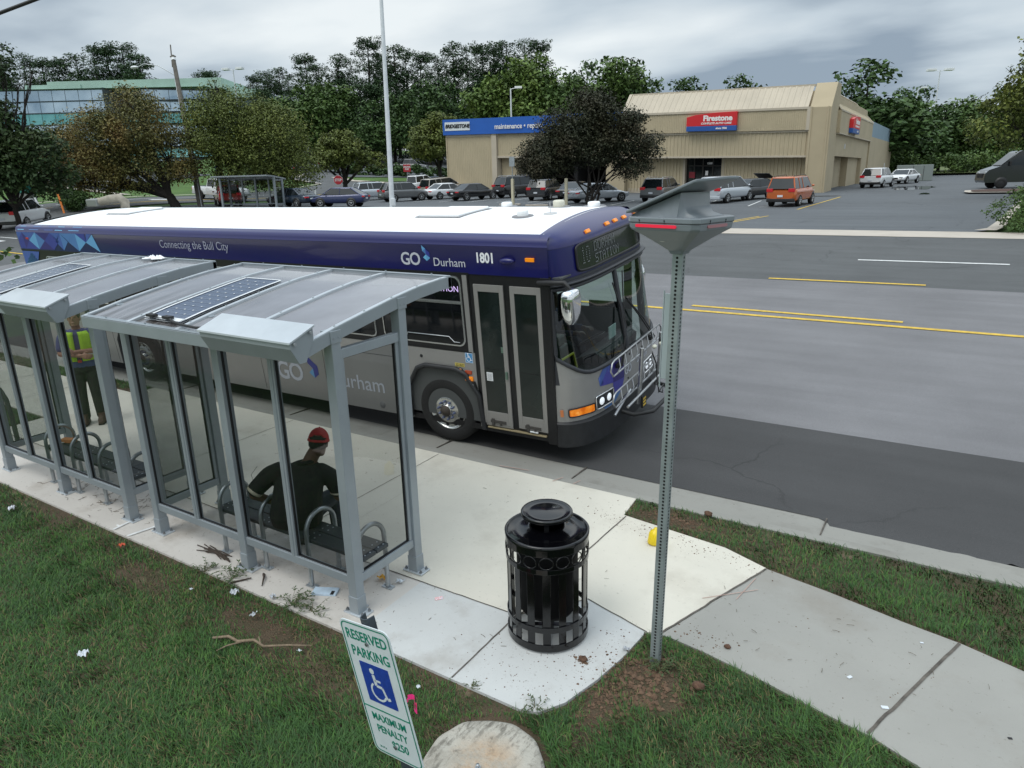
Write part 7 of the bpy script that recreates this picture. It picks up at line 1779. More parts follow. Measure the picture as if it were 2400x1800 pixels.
def limb(mb, p0, p1, r0, r1, q, k=5):
    p0, p1 = Vector(p0), Vector(p1); pts = []
    L_ = (p1-p0).length
    for i in range(k+1):
        t = i/k; j = L_*.05*math.sin(PI*t); pts.append(p0.lerp(p1, t)+Vector((q.uniform(-j, j), q.uniform(-j, j), L_*.06*math.sin(PI*t))))
    mb.tube(pts, [r0+(r1-r0)*i/k for i in range(k+1)], 7)
def tree(name, label, loc, lobes, mt, n, ls, seed, trunk=.25, fork=.3, bark=None, group=None, stems=1, shell=.5, spread=.16, clumps=60, parent_scale=None, nlimb=None):
    q = random.Random(seed); t = thing(name, label, 'tree', loc, 0, group)
    top = max(c[2] for c, r in lobes); low = min(c[2]-r[2] for c, r in lobes); cx = sum(c[0] for c, r in lobes)/len(lobes); cy = sum(c[1] for c, r in lobes)/len(lobes)
    b = MB(); fz = max(.6, (low+.2)*.9 if fork is None else fork)
    ls_ = lobes if nlimb is None else lobes[:nlimb]
    for s_ in range(stems):
        bx, by = (q.uniform(-.35, .35), q.uniform(-.35, .35)) if stems > 1 else (0, 0)
        limb(b, (bx, by, -.3), (bx*1.8+cx*.1, by*1.8+cy*.1, fz), trunk/(stems**.5), trunk*.8/(stems**.5), q)
        for i, (c, r) in enumerate(ls_):
            if i % stems != s_: continue
            limb(b, (bx*1.8+cx*.1, by*1.8+cy*.1, fz-.1), (c[0], c[1], c[2]), trunk*.55/(stems**.4), trunk*.14, q)
            for k_ in range(4):
                d = Vector((q.uniform(-1, 1), q.uniform(-1, 1), q.uniform(-.2, 1))); e_ = Vector(c)+Vector((d.x*r[0]*.8, d.y*r[1]*.8, d.z*r[2]*.8)); m0 = Vector((0, 0, fz)).lerp(Vector(c), q.uniform(.5, .95))
                limb(b, m0, e_, trunk*.2, trunk*.04, q, 3)
    b.build('trunk', bark or m_bark, t)
    leaves('crown', mt, t, lobes, n, ls, seed, spread=spread, clumps=clumps, shell=shell)
    return t
def lobeset(seed, W, H, zc, k, r0, r1, flat=.75):
    q = random.Random(seed); out = []
    for i in range(k):
        a = 2*PI*i/k+q.uniform(-.4, .4); rr = W*q.uniform(.35, .75); z = zc+H*q.uniform(-.5, .5)
        rad = q.uniform(r0, r1); out.append(((rr*math.cos(a), rr*math.sin(a), z), (rad, rad, rad*flat)))
    out.append(((0, 0, zc+H*.45), (r1, r1, r1*flat)))
    return out
def gl(u): return u
# the wide brown tree behind the bus: two broad masses
tree('oak_tree', 'wide brown green tree with a forked dark trunk behind the bus on the left', (-50.9, 31.6, 1.9),
     [((-6.6, -4.9, 4.2), (2.9, 2.7, 2.2)), ((-4.2, -3.4, 5.0), (2.8, 2.7, 2.4)), ((-8.0, -6.0, 2.9), (2.3, 2.3, 1.7)), ((-1.8, -1.6, 6.4), (2.7, 2.7, 2.4)), ((-4.4, -3.6, 2.6), (2.9, 2.7, 1.7)), ((-.4, .2, 4.2), (2.4, 2.4, 2.3)), ((-1.4, -1.2, 8.0), (1.7, 1.7, 1.3)), ((-1.8, -1.6, 2.6), (2.2, 2.2, 1.5)), ((-6.8, -5.0, 2.0), (2.0, 2.0, 1.2))], L_brown, 60000, .09, 11, .42, .9, m_barkD, clumps=200, spread=.2)
tree('oak_tree', 'tall olive green tree right of the wide brown tree', (-49.6, 34.6, 1.9),
     [((1.0, .4, 6.0), (2.8, 2.8, 2.6)), ((4.0, 2.6, 4.9), (2.8, 2.8, 2.8)), ((2.8, 1.8, 7.3), (2.3, 2.3, 2.0)), ((.2, .2, 7.6), (1.9, 1.9, 1.7)), ((5.6, 3.6, 3.2), (2.3, 2.3, 1.9)), ((2.2, 1.2, 3.0), (2.6, 2.6, 1.9)), ((1.0, .6, 9.2), (.8, .8, .9)), ((4.4, 3.0, 2.0), (1.8, 1.8, 1.2))], L_olive, 56000, .09, 12, .36, 1.0, m_barkD, clumps=190, spread=.2)
# big leaved dark tree at the left edge
def near_left():
    t = tree('broadleaf_tree', 'dark large leaved tree filling the left edge behind the white wagon', (-44.1, 16.8, 1.05),
      [((-.8, -1.0, 5.6), (2.0, 2.0, 2.1)), ((.8, .3, 4.4), (1.7, 1.7, 1.9)), ((-1.8, -1.6, 4.0), (2.3, 2.2, 2.2)), ((2.0, 1.3, 3.1), (1.4, 1.4, 1.2)), ((2.2, 1.3, 4.6), (1.2, 1.2, 1.1)), ((-2.6, -1.8, 7.6), (1.5, 1.5, 1.3)), ((-.2, -.4, 7.8), (.9, .9, 1.1)), ((-2.0, -1.4, 9.2), (1.0, 1.0, .8)), ((.6, .1, 9.4), (.45, .45, .9)), ((1.6, .8, 8.2), (.5, .4, .5)), ((1.0, .5, 9.6), (.9, .8, 1.0)), ((0, 0, 8.8), (1.5, 1.4, .9)), ((2.4, 1.4, 8.9), (.35, .3, .7)), ((-.6, -.2, 6.8), (1.6, 1.5, 1.0)), ((3.0, 1.8, 3.6), (.8, .8, .8))], L_deep, 30000, .125, 21, .17, 1.5, m_barkD, clumps=190, shell=.3, spread=.24)
near_left()
# twig with leaves hanging into the left edge close by
b = MB(); q = random.Random(5)
base = CP+_f*7.5+_r2*(-5.55)-_d2*(-1.42)*1+Vector((0, 0, 0))
base = CP+(_f+_r2*((8-1200)/1630.1)+_d2*((592-900)/1630.1))*7.5
for i in range(16):
    c = base+Vector((q.uniform(-.22, .12), q.uniform(-.1, .1), q.uniform(-.08, .08)))
    d = Vector((q.uniform(-1, 1), q.uniform(-1, 1), q.uniform(-1.2, .1))).normalized()*.085; s_ = d.cross(Vector((q.uniform(-1, 1), q.uniform(-1, 1), 1))).normalized()*.03
    b.add([c, c+d*.5+s_, c+d, c+d*.5-s_], [(0, 1, 2, 3)], 0)
b.tube([base+Vector((-1.2, -.5, .25)), base+Vector((-.5, -.2, .12)), base], [.012, .009, .004], 5, 1)
tag(b.build('branch_tip', [L_green, m_barkD], recalc=False), 'small leafy branch tip poking in at the left edge above the shelter roof', 'branch')
tree('round_tree', 'round olive tree behind the stop sign', (-53.6, 53.4, 2.1),
     lobeset(31, 2.9, 1.6, 4.6, 7, 1.5, 2.0, .72)+[((-2.6, -1.2, 3.6), (1.6, 1.5, 1.0)), ((2.9, 1.6, 3.7), (1.5, 1.4, 1.0))], L_olive, 17000, .14, 31, .30, 1.3, m_barkD, clumps=90)
tree('round_tree', 'yellow green tree at the left corner of the beige building', (-56.2, 73.5, 3.3),
     lobeset(33, 3.0, 3.2, 5.2, 8, 1.7, 2.3, .9)+[((0, 0, 8.0), (1.4, 1.4, 1.2))], L_olive, 15000, .17, 33, .3, 1.6, m_barkD, clumps=80)
tree('spreading_tree', 'dark reddish many stemmed tree in front of the beige building', (-19.6, 44.2, 1.45),
     [((-2.6, -1.5, 3.6), (2.2, 2.0, 1.3)), ((-1.2, -.8, 5.2), (2.0, 1.8, 1.4)), ((.3, .1, 6.6), (1.6, 1.5, 1.2)), ((1.5, .9, 5.3), (1.9, 1.8, 1.2)), ((3.0, 2.0, 3.9), (1.7, 1.6, .9)), ((.4, .2, 3.9), (2.1, 1.9, 1.2)), ((-3.4, -2.1, 2.6), (1.5, 1.4, .8)), ((2.5, 1.6, 2.5), (1.5, 1.4, .8)), ((-.3, -.2, 7.5), (.8, .8, .6)), ((2.7, 1.8, 5.9), (.9, .9, .6)), ((3.9, 2.5, 4.6), (.8, .8, .5))], L_red, 60000, .085, 41, .22, .8, m_barkD, stems=5, clumps=260, spread=.26, shell=.3)
tree('street_tree', 'tall tree with fine leaves at the right edge above the dark van', (8.0, 49.5, 1.55),
     [((-2.7, 0, 4.4), (1.9, 1.8, 1.5)), ((-1.0, .3, 5.8), (2.4, 2.4, 2.0)), ((.6, 0, 8.0), (2.6, 2.5, 2.4)), ((-2.3, -.4, 7.0), (1.3, 1.2, 1.1)), ((1.3, 0, 10.6), (2.3, 2.3, 1.8)), ((-1.5, 0, 9.2), (1.0, 1.0, .9)), ((1.4, .3, 4.2), (2.2, 2.2, 1.3)), ((-.4, 0, 11.4), (.9, .9, .8))], L_olive, 19000, .12, 51, .25, 1.8, m_barkD, clumps=120)
# shrubs
def shrub(label, loc, lobes, mt, n, ls, seed, group=None):
    t = thing('shrub', label, 'shrub', loc, 0, group)
    b = MB(); q = random.Random(seed)
    for i in range(7): limb(b, (q.uniform(-.1, .1), q.uniform(-.1, .1), -.1), (lobes[i % len(lobes)][0][0]+q.uniform(-.2, .2), lobes[i % len(lobes)][0][1]+q.uniform(-.2, .2), lobes[i % len(lobes)][0][2]), .04, .01, q, 3)
    b.build('stems', m_barkD, t); leaves('foliage', mt, t, lobes, n, ls, seed, clumps=90, shell=.55); return t
shrub('round clipped dark green bush on the verge behind the bus', (-54.6, 25.4, T(-54.6, 25.4)), [((0, 0, .85), (.9, .85, .85)), ((.35, .2, .95), (.6, .6, .6)), ((-.3, -.2, .8), (.6, .6, .6))], L_mid, 5000, .07, 61)
shrub('spreading green shrub at the right edge beside the driveway', (6.2, 30.0, T(6.2, 30)), [((-.6, -.3, .75), (1.0, 1.2, .75)), ((.4, .6, 1.2), (1.2, 1.2, 1.1)), ((1.6, 0, 1.4), (1.4, 1.3, 1.3)), ((-.7, -.8, .4), (.6, .6, .45)), ((.6, -1.2, .5), (1.2, .8, .6))], L_green, 15000, .055, 62)
shrub('taller green shrub behind the driveway shrub at the right edge', (7.3, 33.2, T(7.3, 33.2)), [((0, 0, 1.2), (1.3, 1.6, 1.3)), ((.9, 1, 1.7), (1.3, 1.3, 1.4))], L_green, 9000, .06, 63)
# pines: four crowns, copied
def pine(seed, H, label, loc, mt=L_dark):
    q = random.Random(seed); lob = []
    z = H*.38
    while z < H*.96:
        f_ = (z/H-.38)/.6; r_ = H*(.155-.055*f_)*q.uniform(.8, 1.25)
        for k_ in range(3 if f_ < .7 else 2):
            a = q.uniform(0, 2*PI); d = r_*q.uniform(.5, 1.25)*(1-f_*.5); lob.append(((d*math.cos(a), d*math.sin(a), z+q.uniform(-.4, .4)), (r_*.62, r_*.62, r_*.36)))
        z += H*.072
    lob.append(((0, 0, H*.95), (H*.075, H*.075, H*.05)))
    t = thing('pine_tree', label, 'tree', loc, 0, 'pines on the skyline')
    b = MB(); b.tube([(0, 0, -1), (.1, .1, H*.5), (0, 0, H*.97)], [.32, .22, .05], 7)
    for c, r in lob: b.tube([(0, 0, c[2]-.6), (c[0], c[1], c[2])], [.07, .03], 4)
    b.build('trunk', m_barkD, t); leaves('crown', mt, t, lob, 11000, .20, seed, clumps=130, shell=.3, spread=.26, aspect=.4)
    return t
def bushy(seed, label, loc, mt, W=5, H=12, n=8000, ls=.24, group='broadleaved trees under the skyline pines'):
    q = random.Random(seed); lob = [((W*.45*q.uniform(-1, 1), W*.45*q.uniform(-1, 1), H*q.uniform(.25, .8)), (W*q.uniform(.32, .5),)*2+(W*q.uniform(.28, .45),)) for i in range(8)]+[((0, 0, H*.88), (W*.3, W*.3, H*.12))]
    t = thing('broadleaf_tree', label, 'tree', loc, 0, group)
    b = MB(); b.tube([(0, 0, -1), (0, 0, H*.6)], [.3, .12], 7)
    for c, r in lob: b.tube([(0, 0, H*.25), c], [.12, .04], 5)
    b.build('trunk', m_barkD, t); leaves('crown', mt, t, lob, n, ls, seed, clumps=110, shell=.4, spread=.22)
    return t
def px2w(u, d):
    v = 420; k = d
    P = CP+(_f+_r2*((u-1200)/1630.1)+_d2*((v-900)/1630.1))*k
    return P.x, P.y
PR = [pine(71, 22, 'dark skyline pine', (0, 0, 0)), pine(72, 24, 'dark skyline pine', (0, 0, 0)), pine(73, 20, 'dark skyline pine', (0, 0, 0)), pine(74, 26, 'dark skyline pine', (0, 0, 0))]
used = set()
rk_ = random.Random(9)
# (pixel column, depth, top row) of each skyline tree measured from the photograph, turned into ground positions
SK = [(628, 150, 195), (652, 146, 185), (680, 150, 178), (700, 142, 200), (742, 150, 150), (770, 146, 172), (812, 148, 152), (845, 152, 160), (885, 140, 118), (915, 150, 150), (942, 146, 132), (968, 150, 140), (1000, 150, 148), (1040, 146, 152), (1075, 148, 128), (1105, 146, 135), (1140, 150, 130), (1165, 148, 128), (1195, 150, 125), (1235, 150, 120), (1262, 146, 124)]
desc = ['the first pine from the left of the dense wood', 'short pine beside the end of the glass office', 'low dark pine left in the wood', 'dark pine behind the olive tree', 'slim pine standing above its neighbours left of the white pole', 'dark pine left of the white pole group', 'broad dark pine left of the white pole', 'pine just left of the tallest one', 'tallest pine directly behind the white pole', 'pine touching the right side of the white pole', 'pine with a gap of sky to its left', 'sparse topped pine right of the white pole', 'dark pine mid way in the wood', 'lower pine mid way in the wood', 'rounded pine over the yellow green tree', 'broad rounded pine crown right of centre', 'pine left of the lamp post', 'pine above the blue band corner', 'pine above the lamp post head', 'pine at the right end of the tall group', 'last tall pine above the bright green trees']
for i, (u, d, vt) in enumerate(SK):
    x, y = px2w(u, d); src = PR[i % 4]; H = [22, 24, 20, 26][i % 4]
    zt_ = CP.z+((420-vt)/1630.1+(_f.z+_r2.z*((u-1200)/1630.1)+_d2.z*((420-900)/1630.1)))*d; z0 = T(x, y)-1
    s = max(.6, (zt_-z0)/H)
    lab = desc[i]+', dark green'
    if i < 4: o = src; o.location = (x, y, z0); o['label'] = lab
    else: o = dup(src, (x, y, z0), label=lab)
    o.rotation_euler = (0, 0, rk_.uniform(0, 6)); o.scale = (s*1.12, s*1.12, s)
# pines behind the glass office
for i, (u, d, vt) in enumerate([(10, 215, 150), (60, 215, 155), (110, 215, 150), (150, 215, 158), (185, 218, 160), (230, 218, 152), (270, 215, 140), (300, 218, 132), (335, 218, 128), (370, 215, 150), (500, 220, 190), (530, 220, 185)]):
    x, y = px2w(u, d); src = PR[(i+1) % 4]; H = [24, 20, 26, 22][i % 4]; H = [22, 24, 20, 26][(i+1) % 4]
    zt_ = CP.z+((420-vt)/1630.1+(_f.z+_r2.z*((u-1200)/1630.1)+_d2.z*((420-900)/1630.1)))*d; z0 = T(x, y); s = (zt_-z0)/H
    o = dup(src, (x, y, z0), rk_.uniform(0, 6), label=['leftmost pine crown above the glass office', 'second pine crown above the left end of the glass office', 'pine crown over the left part of the glass office', 'low pine crown left of the gap above the office', 'small pine top left of the big round group above the office', 'pine at the left shoulder of the round group above the office', 'left pine of the big round group above the office', 'middle pine of the big round group above the office', 'highest pine of the big round group above the office', 'pine at the right shoulder of the round group above the office', 'small pine top right of the utility pole', 'small pine top beside the lamp post near the office'][i], scale=(s*1.3, s*1.3, s)); o['group'] = 'pines behind the glass office'
# broadleaved layer
BR = [bushy(81, 'x', (0, 0, 0), L_mid), bushy(82, 'x', (0, 0, 0), L_mid), bushy(83, 'x', (0, 0, 0), L_brite, n=9000), bushy(84, 'x', (0, 0, 0), L_green)]
lay = [(640, 132, 250, 1, 'dim green tree behind the road at the left end of the wood'), (690, 134, 235, 3, 'dull green tree under the low pines'), (735, 130, 205, 3, 'lighter green tree under the slim pine'), (780, 128, 200, 3, 'green tree left of the white pole below the pines'), (830, 130, 230, 0, 'dark broad tree behind the olive tree'), (880, 126, 250, 1, 'dark tree directly behind the white pole'), (930, 128, 235, 0, 'dark tree right of the white pole'), (975, 126, 230, 1, 'shadowy tree left of the lighter one'), (1010, 122, 205, 0, 'rounded tree in front of the pines mid way'), (1060, 128, 215, 1, 'dark tree above the yellow green corner tree'), (1100, 124, 235, 0, 'dark tree left of the lamp post'), (1140, 120, 262, 3, 'green tree just above the blue band'), (1165, 118, 190, 2, 'small bright green tree left of the lamp post'), (1215, 116, 155, 2, 'tall bright green tree right of the lamp post'), (1262, 118, 150, 2, 'bright green tree top in the middle of the row'), (1305, 118, 175, 3, 'bright green tree left of the dark spreading tree'), (1345, 116, 195, 3, 'green tree behind the dark spreading tree'), (1375, 124, 165, 0, 'dark tree rising left of the airy one'), (1430, 116, 150, 3, 'tall airy green tree left of the beige roof'), (1465, 118, 190, 3, 'green tree at the left end of the beige roof'), (1522, 112, 202, 0, 'small dark tree top showing over the beige roof on the left'), (1590, 125, 203, 0, 'tree top showing over the beige roof left of the middle'), (1610, 128, 203, 1, 'second small tree top over the beige roof'), (1722, 118, 194, 0, 'tree top showing over the beige roof on the right')]
for i, (u, d, vt, k_, lab) in enumerate(lay):
    x, y = px2w(u, d); zt_ = CP.z+((420-vt)/1630.1+(_f.z+_r2.z*((u-1200)/1630.1)+_d2.z*((420-900)/1630.1)))*d; z0 = T(x, y)-1; s = (zt_-z0)/12
    o = dup(BR[k_], (x, y, z0), rk_.uniform(0, 6), label=lab, scale=(min(s*1.1, s*.5+.7),)*2+(s,))
# right row of trees behind the lot
row = [(2010, 100, 168, 1, 'large dark green tree behind the right end of the beige building', 1.5), (1975, 108, 200, 0, 'dark tree just right of the beige roof', 1.1), (2060, 112, 240, 3, 'green tree right of the grey blue panel', 1.2), (2105, 110, 248, 1, 'dark tree second in the far right row', 1.15), (2150, 112, 245, 3, 'green tree third in the far right row', 1.15), (2195, 108, 255, 0, 'green tree in the middle of the far right row', 1.15), (2240, 112, 235, 3, 'light green tree right of the tall lamp post', 1.15), (2280, 108, 245, 3, 'green tree fourth from the right in the far row', 1.1), (2320, 112, 225, 1, 'dark tree behind the fine leaved tree', 1.15), (2360, 108, 210, 3, 'green tree near the right edge of the far row', 1.15), (2400, 112, 200, 1, 'dark tree at the right edge of the far row', 1.15), (2095, 160, 220, 0, 'far pine like top above the right row', 1.0), (2135, 170, 218, 0, 'small far tree top left of the lamp posts', 1.0)]
for u, d, vt, k_, lab, wsc in row:
    x, y = px2w(u, d); zt_ = CP.z+((420-vt)/1630.1+(_f.z+_r2.z*((u-1200)/1630.1)+_d2.z*((420-900)/1630.1)))*d; z0 = T(x, y)-1.5; s = (zt_-z0)/12
    o = dup(BR[k_], (x, y, z0), rk_.uniform(0, 6), label=lab, scale=(s*wsc, s*wsc, s)); o['group'] = 'trees behind the far right lot'
for o in BR:
    for c in kids(o): bpy.data.objects.remove(o if False else c)
    bpy.data.objects.remove(o)
# low underwood that closes the foot of the woods
uw = [((x, 0, 1.2), (3.2, 2, 2.0)) for x in range(-42, 44, 4)]
def under(name, lab, a, b_, mt, n, seed, h_=2.6):
    a, b_ = Vector(a), Vector(b_); L_ = (b_-a).length; k_ = int(L_/3); q = random.Random(seed)
    lob = []
    for i in range(k_+1):
        p = a.lerp(b_, i/k_); lob.append(((p.x+q.uniform(-1, 1), p.y+q.uniform(-1, 1), T(p.x, p.y)+h_*.35), (2.6, 2.2, h_*q.uniform(.45, .8))))
    o = leaves(name, mt, None, lob, n, .19, seed, clumps=60, shell=.5, spread=.2); tag(o, lab, 'undergrowth', kind='stuff')
under('undergrowth', 'dark undergrowth along the foot of the distant wood', (-118, 88, 0), (-45, 128, 0), L_dark, 26000, 91, 7)
under('undergrowth', 'weedy undergrowth and tall grass behind the far right lot', (-14, 121, 0), (26, 112, 0), L_green, 16000, 92, 3.4)
under('undergrowth', 'low shrubs along the road in front of the glass office', (-150, 70, 0), (-104, 60, 0), L_mid, 14000, 93, 5)
under('undergrowth', 'hedge of shrubs left of the beige building', (-76, 77, 0), (-54, 78, 0), L_mid, 9000, 94, 1.6)
under('undergrowth', 'dense dark shrubs below the round tree group', (-125, 60, 0), (-150, 40, 0), L_mid, 12000, 95, 6)
# ================================================================ PEOPLE
m_skinD = mat('skin_brown', (.105, .052, .032), .55, nscale=12, namt=.12); m_skinL = mat('skin_tan', (.30, .155, .10), .55, nscale=12, namt=.1)
m_shirt = mat('black_jersey', (.0045, .0045, .0055), .85, nscale=40, namt=.3, bump=(9, .35, .02)); m_jean = mat('navy_denim', (.012, .017, .032), .8, nscale=30, namt=.3, bump=(12, .3, .01))
m_cap = mat('red_cap', (.40, .012, .020), .65, nscale=90, namt=.25); m_hair = mat('dark_hair', (.012, .010, .009), .8); m_cuff = mat('cream_cuff', (.52, .47, .36), .8)
m_boot = mat('brown_boot', (.075, .042, .028), .7, nscale=20, namt=.3); m_sole = mat('dark_sole', (.02, .018, .016), .8)
def ell(c, rx, ry, n=20, tilt=0.0, p=2.4):
    o_ = []
    for k in range(n):
        a = 2*PI*k/n; ca, sa = math.cos(a), math.sin(a)
        o_.append((c[0]+rx*abs(ca)**(2/p)*(1 if ca > 0 else -1), c[1]+ry*abs(sa)**(2/p)*(1 if sa > 0 else -1), c[2]+tilt*sa*ry))
    return o_
def ltube(mb, pts, rs, seg=14):
    # rounded tube with extra joints for soft bends
    P = [Vector(p) for p in pts]; out, rr = [], []
    for i in range(len(P)-1):
        for k in range(5): t = k/5; out.append(P[i].lerp(P[i+1], t)); rr.append(rs[i]+(rs[i+1]-rs[i])*t)
    out.append(P[-1]); rr.append(rs[-1])
    for _ in range(2):
        out = [out[0]]+[(out[i-1]+out[i]*2+out[i+1])/4 for i in range(1, len(out)-1)]+[out[-1]]
    mb.tube(out, rr, seg)
    mb.ball(out[0], rr[0], 12, 8); mb.ball(out[-1], rr[-1], 12, 8)
def hand(mb, wr, d, nrm, thumb_side=1, curl=.6, s=1.0):
    # wr: wrist, d: direction to the fingertips, nrm: back of the hand
    d = Vector(d).normalized(); nrm = Vector(nrm); nrm = (nrm-d*nrm.dot(d)).normalized(); sd = d.cross(nrm)*thumb_side
    W = Vector(wr)
    mb.loft([[W+d*(t*.095*s)+sd*(x*w*s)+nrm*(z*h*s) for x, z in ((-1, -.6), (-.6, -1), (.6, -1), (1, -.6), (1, .6), (.6, 1), (-.6, 1), (-1, .6))] for t, w, h in ((-.15, .024, .019), (.1, .030, .017), (.5, .040, .015), (.85, .043, .0135), (1.0, .041, .012))], 0)
    for i, (off_, l_) in enumerate(((.032, .072), (.011, .082), (-.010, .076), (-.031, .058))):
        b0 = W+d*.088*s+sd*off_*s; c1 = curl*(.8+.12*i)
        a1 = d*math.cos(c1*.6)-nrm*math.sin(c1*.6); a2 = d*math.cos(c1*1.5)-nrm*math.sin(c1*1.5); a3 = d*math.cos(c1*2.2)-nrm*math.sin(c1*2.2)
        p1 = b0+a1*l_*.45*s; p2 = p1+a2*l_*.32*s; p3 = p2+a3*l_*.24*s
        mb.tube([b0-d*.01, p1, p2, p3], [.0095*s, .009*s, .0083*s, .0068*s], 8); mb.ball(p3, .0068*s, 8, 6)
    t0 = W+d*.025*s+sd*.028*s; t1 = t0+(d*.5+sd*.75-nrm*.25).normalized()*.042*s; t2 = t1+(d*.85+sd*.35-nrm*.35).normalized()*.030*s
    mb.tube([t0, t1, t2], [.0125*s, .0105*s, .008*s], 8); mb.ball(t2, .008*s, 8, 6)
def headgeo(mb, M, s=1.0):
    # head about 0.235 tall, faces local +y
    q = MB()
    prof_ = [(-.125, .050, .052, .022), (-.105, .060, .066, .018), (-.075, .066, .080, .010), (-.035, .071, .090, .002), (.0, .075, .096, -.004), (.035, .077, .099, -.008), (.07, .072, .093, -.010), (.098, .055, .072, -.010), (.114, .030, .040, -.010), (.119, .008, .010, -.010)]
    q.loft([ell((0, yo, z), rx, ry, 24, p=2.1) for z, rx, ry, yo in prof_], 0)
    q.loft([[(-.010, .085, .015), (.010, .085, .015), (0, .102, .015)], [(-.012, .085, -.010), (.012, .085, -.010), (0, .116, -.012)], [(-.018, .08, -.034), (.018, .08, -.034), (0, .118, -.034)], [(-.012, .08, -.042), (.012, .08, -.042), (0, .098, -.044)]], 0)
    for s_ in (-1, 1):
        q.ball((s_*.078, -.008, -.012), (.010, .022, .033), 10, 8); q.ball((s_*.03, .083, .018), (.019, .014, .012), 10, 8); q.ball((s_*.032, .086, .038), (.024, .010, .007), 10, 6)
    q.ball((0, .093, -.064), (.026, .010, .006), 12, 6); q.ball((0, .092, -.074), (.022, .011, .007), 12, 6); q.ball((0, .080, -.105), (.026, .020, .018), 10, 8)
    for f, m_, sm_ in zip(q.f, q.m, q.sm): mb.f.append([i+len(mb.v) for i in f]); mb.m.append(m_); mb.sm.append(sm_)
    mb.v += [M@(v*s) for v in q.v]
def seated():
    t = thing('person', 'seated man seen from behind in a red cap, black shirt and dark jeans', 'person', (-1.0, .27, .467), R(26))
    HM = Tm(.20, .16, .725)@Rm(R(14), 'Z')@Rm(R(-12), 'X')@Rm(R(8), 'Y')
    b = MB()   # one continuous body
    b.loft([ell((0, .0, .0), .17, .13), ell((0, .0, .12), .19, .15), ell((.01, .03, .28), .19, .145), ell((.03, .06, .42), .20, .12), ell((.05, .09, .50), .17, .09), ell((.08, .11, .545), .08, .065)])
    ltube(b, [(.10, .11, .52), (.14, .13, .60), (.185, .15, .67)], [.066, .062, .060])
    headgeo(b, HM)
    for s, pts in ((-1, [(-.19, .06, .47), (-.385, -.02, .27), (-.235, .13, .11)]), (1, [(.27, .11, .44), (.35, .14, .20), (.24, .36, .15)])):
        ltube(b, pts[:2], [.056, .046]); ltube(b, pts[1:], [.045, .029])
        d = (Vector(pts[2])-Vector(pts[1])).normalized(); hand(b, Vector(pts[2])+d*.012, d, (0, .2, 1) if s > 0 else (-.6, 0, .6), 1 if s > 0 else -1, .45)
        b_ = b
        ltube(b, [(s*.10, .02, .085), (s*.17, .44, .075), (s*.17, .46, -.37)], [.092, .062, .043])
        b.loft([[(s*.17+x, .46+y, z) for x, y, z in ((-.04, -.06, -.455), (.04, -.06, -.455), (.045, .05, -.455), (-.045, .05, -.455), (-.04, .05, -.40), (.04, .05, -.40), (.035, -.05, -.38), (-.035, -.05, -.38))][:4], [(s*.17+x, .46+y, -.40) for x, y in ((-.035, -.05), (.035, -.05), (.035, .04), (-.035, .04))]], 0)
    b.build('body', m_skinD, t, remesh=.0055, smoothmod=2)
    b = MB()   # shirt
    b.loft([ell((-.01, -.01, .0), .225, .165), ell((-.01, -.01, .10), .24, .185), ell((.0, .01, .22), .225, .18), ell((.02, .035, .34), .225, .155), ell((.035, .06, .44), .225, .125), ell((.05, .085, .50), .19, .10), ell((.075, .10, .545), .11, .08)])
    ltube(b, [(-.15, .06, .475), (-.245, .04, .44), (-.365, -.012, .325)], [.088, .088, .078]); ltube(b, [(.22, .10, .46), (.30, .12, .40), (.345, .14, .27)], [.082, .084, .074])
    b.build('shirt', m_shirt, t, remesh=.009, smoothmod=3)
    b = MB(); b.tube([Vector((.085, .108, .552))+Vector((.082*math.cos(a), .066*math.sin(a), -.012*math.sin(a)+.012*math.cos(a))) for a in [2*PI*k/24 for k in range(24)]], (.011, .019), 8, closed=True); b.build('collar', m_shirt, t)
    b = MB()
    c_ = Vector((-.375, -.018, .31)); dd = (Vector((-.385, -.02, .27))-Vector((-.245, .04, .44))).normalized(); a_ = dd.cross(Vector((0, 0, 1))).normalized(); e_ = a_.cross(dd)
    b.tube([c_+a_*(.070*math.cos(q_))+e_*(.070*math.sin(q_)) for q_ in [2*PI*k/20 for k in range(20)]], (.007, .018), 8, closed=True); b.mark()
    c_ = Vector((.348, .142, .25)); b.tube([c_+Vector((.072*math.cos(q_), .072*math.sin(q_), 0)) for q_ in [2*PI*k/20 for k in range(20)]], (.007, .010), 8, closed=True)
    b.builds('cuff', m_cuff, t)
    b = MB()
    b.loft([ell((0, .0, -.005), .20, .16), ell((0, .0, .06), .215, .165), ell((0, .01, .13), .20, .15)])
    for s in (-1, 1): ltube(b, [(s*.105, .03, .085), (s*.175, .45, .075), (s*.175, .465, -.36)], [.105, .078, .062])
    b.build('jeans', m_jean, t, remesh=.009, smoothmod=2)
    for s in (-1, 1):
        b = MB(); b.loft([[(s*.175+x*w, .46+y, z) for x, y in ((-1, -.07), (1, -.07), (1.1, .08), (.8, .18), (-.8, .18), (-1.1, .08))] for z, w in ((-.467, .048), (-.43, .050), (-.395, .040))]); b.build('shoe', mat('dark_shoe', (.03, .03, .03), .6), t, bevel=.012)
    # cap with rear opening, strap and peak; hair at the nape
    b = MB()
    def dome(u, v):
        a = 2*PI*u; e_ = PI/2*v; r_ = math.cos(e_)
        return HM@Vector((.090*r_*math.cos(a), -.006+.112*r_*math.sin(a), .020+.112*math.sin(e_)))
    vs, fs = [], []; nu, nv = 40, 12
    g_ = [[dome(i/nu, j/nv) for i in range(nu)] for j in range(nv+1)]
    b.v = [p for r_ in g_ for p in r_]
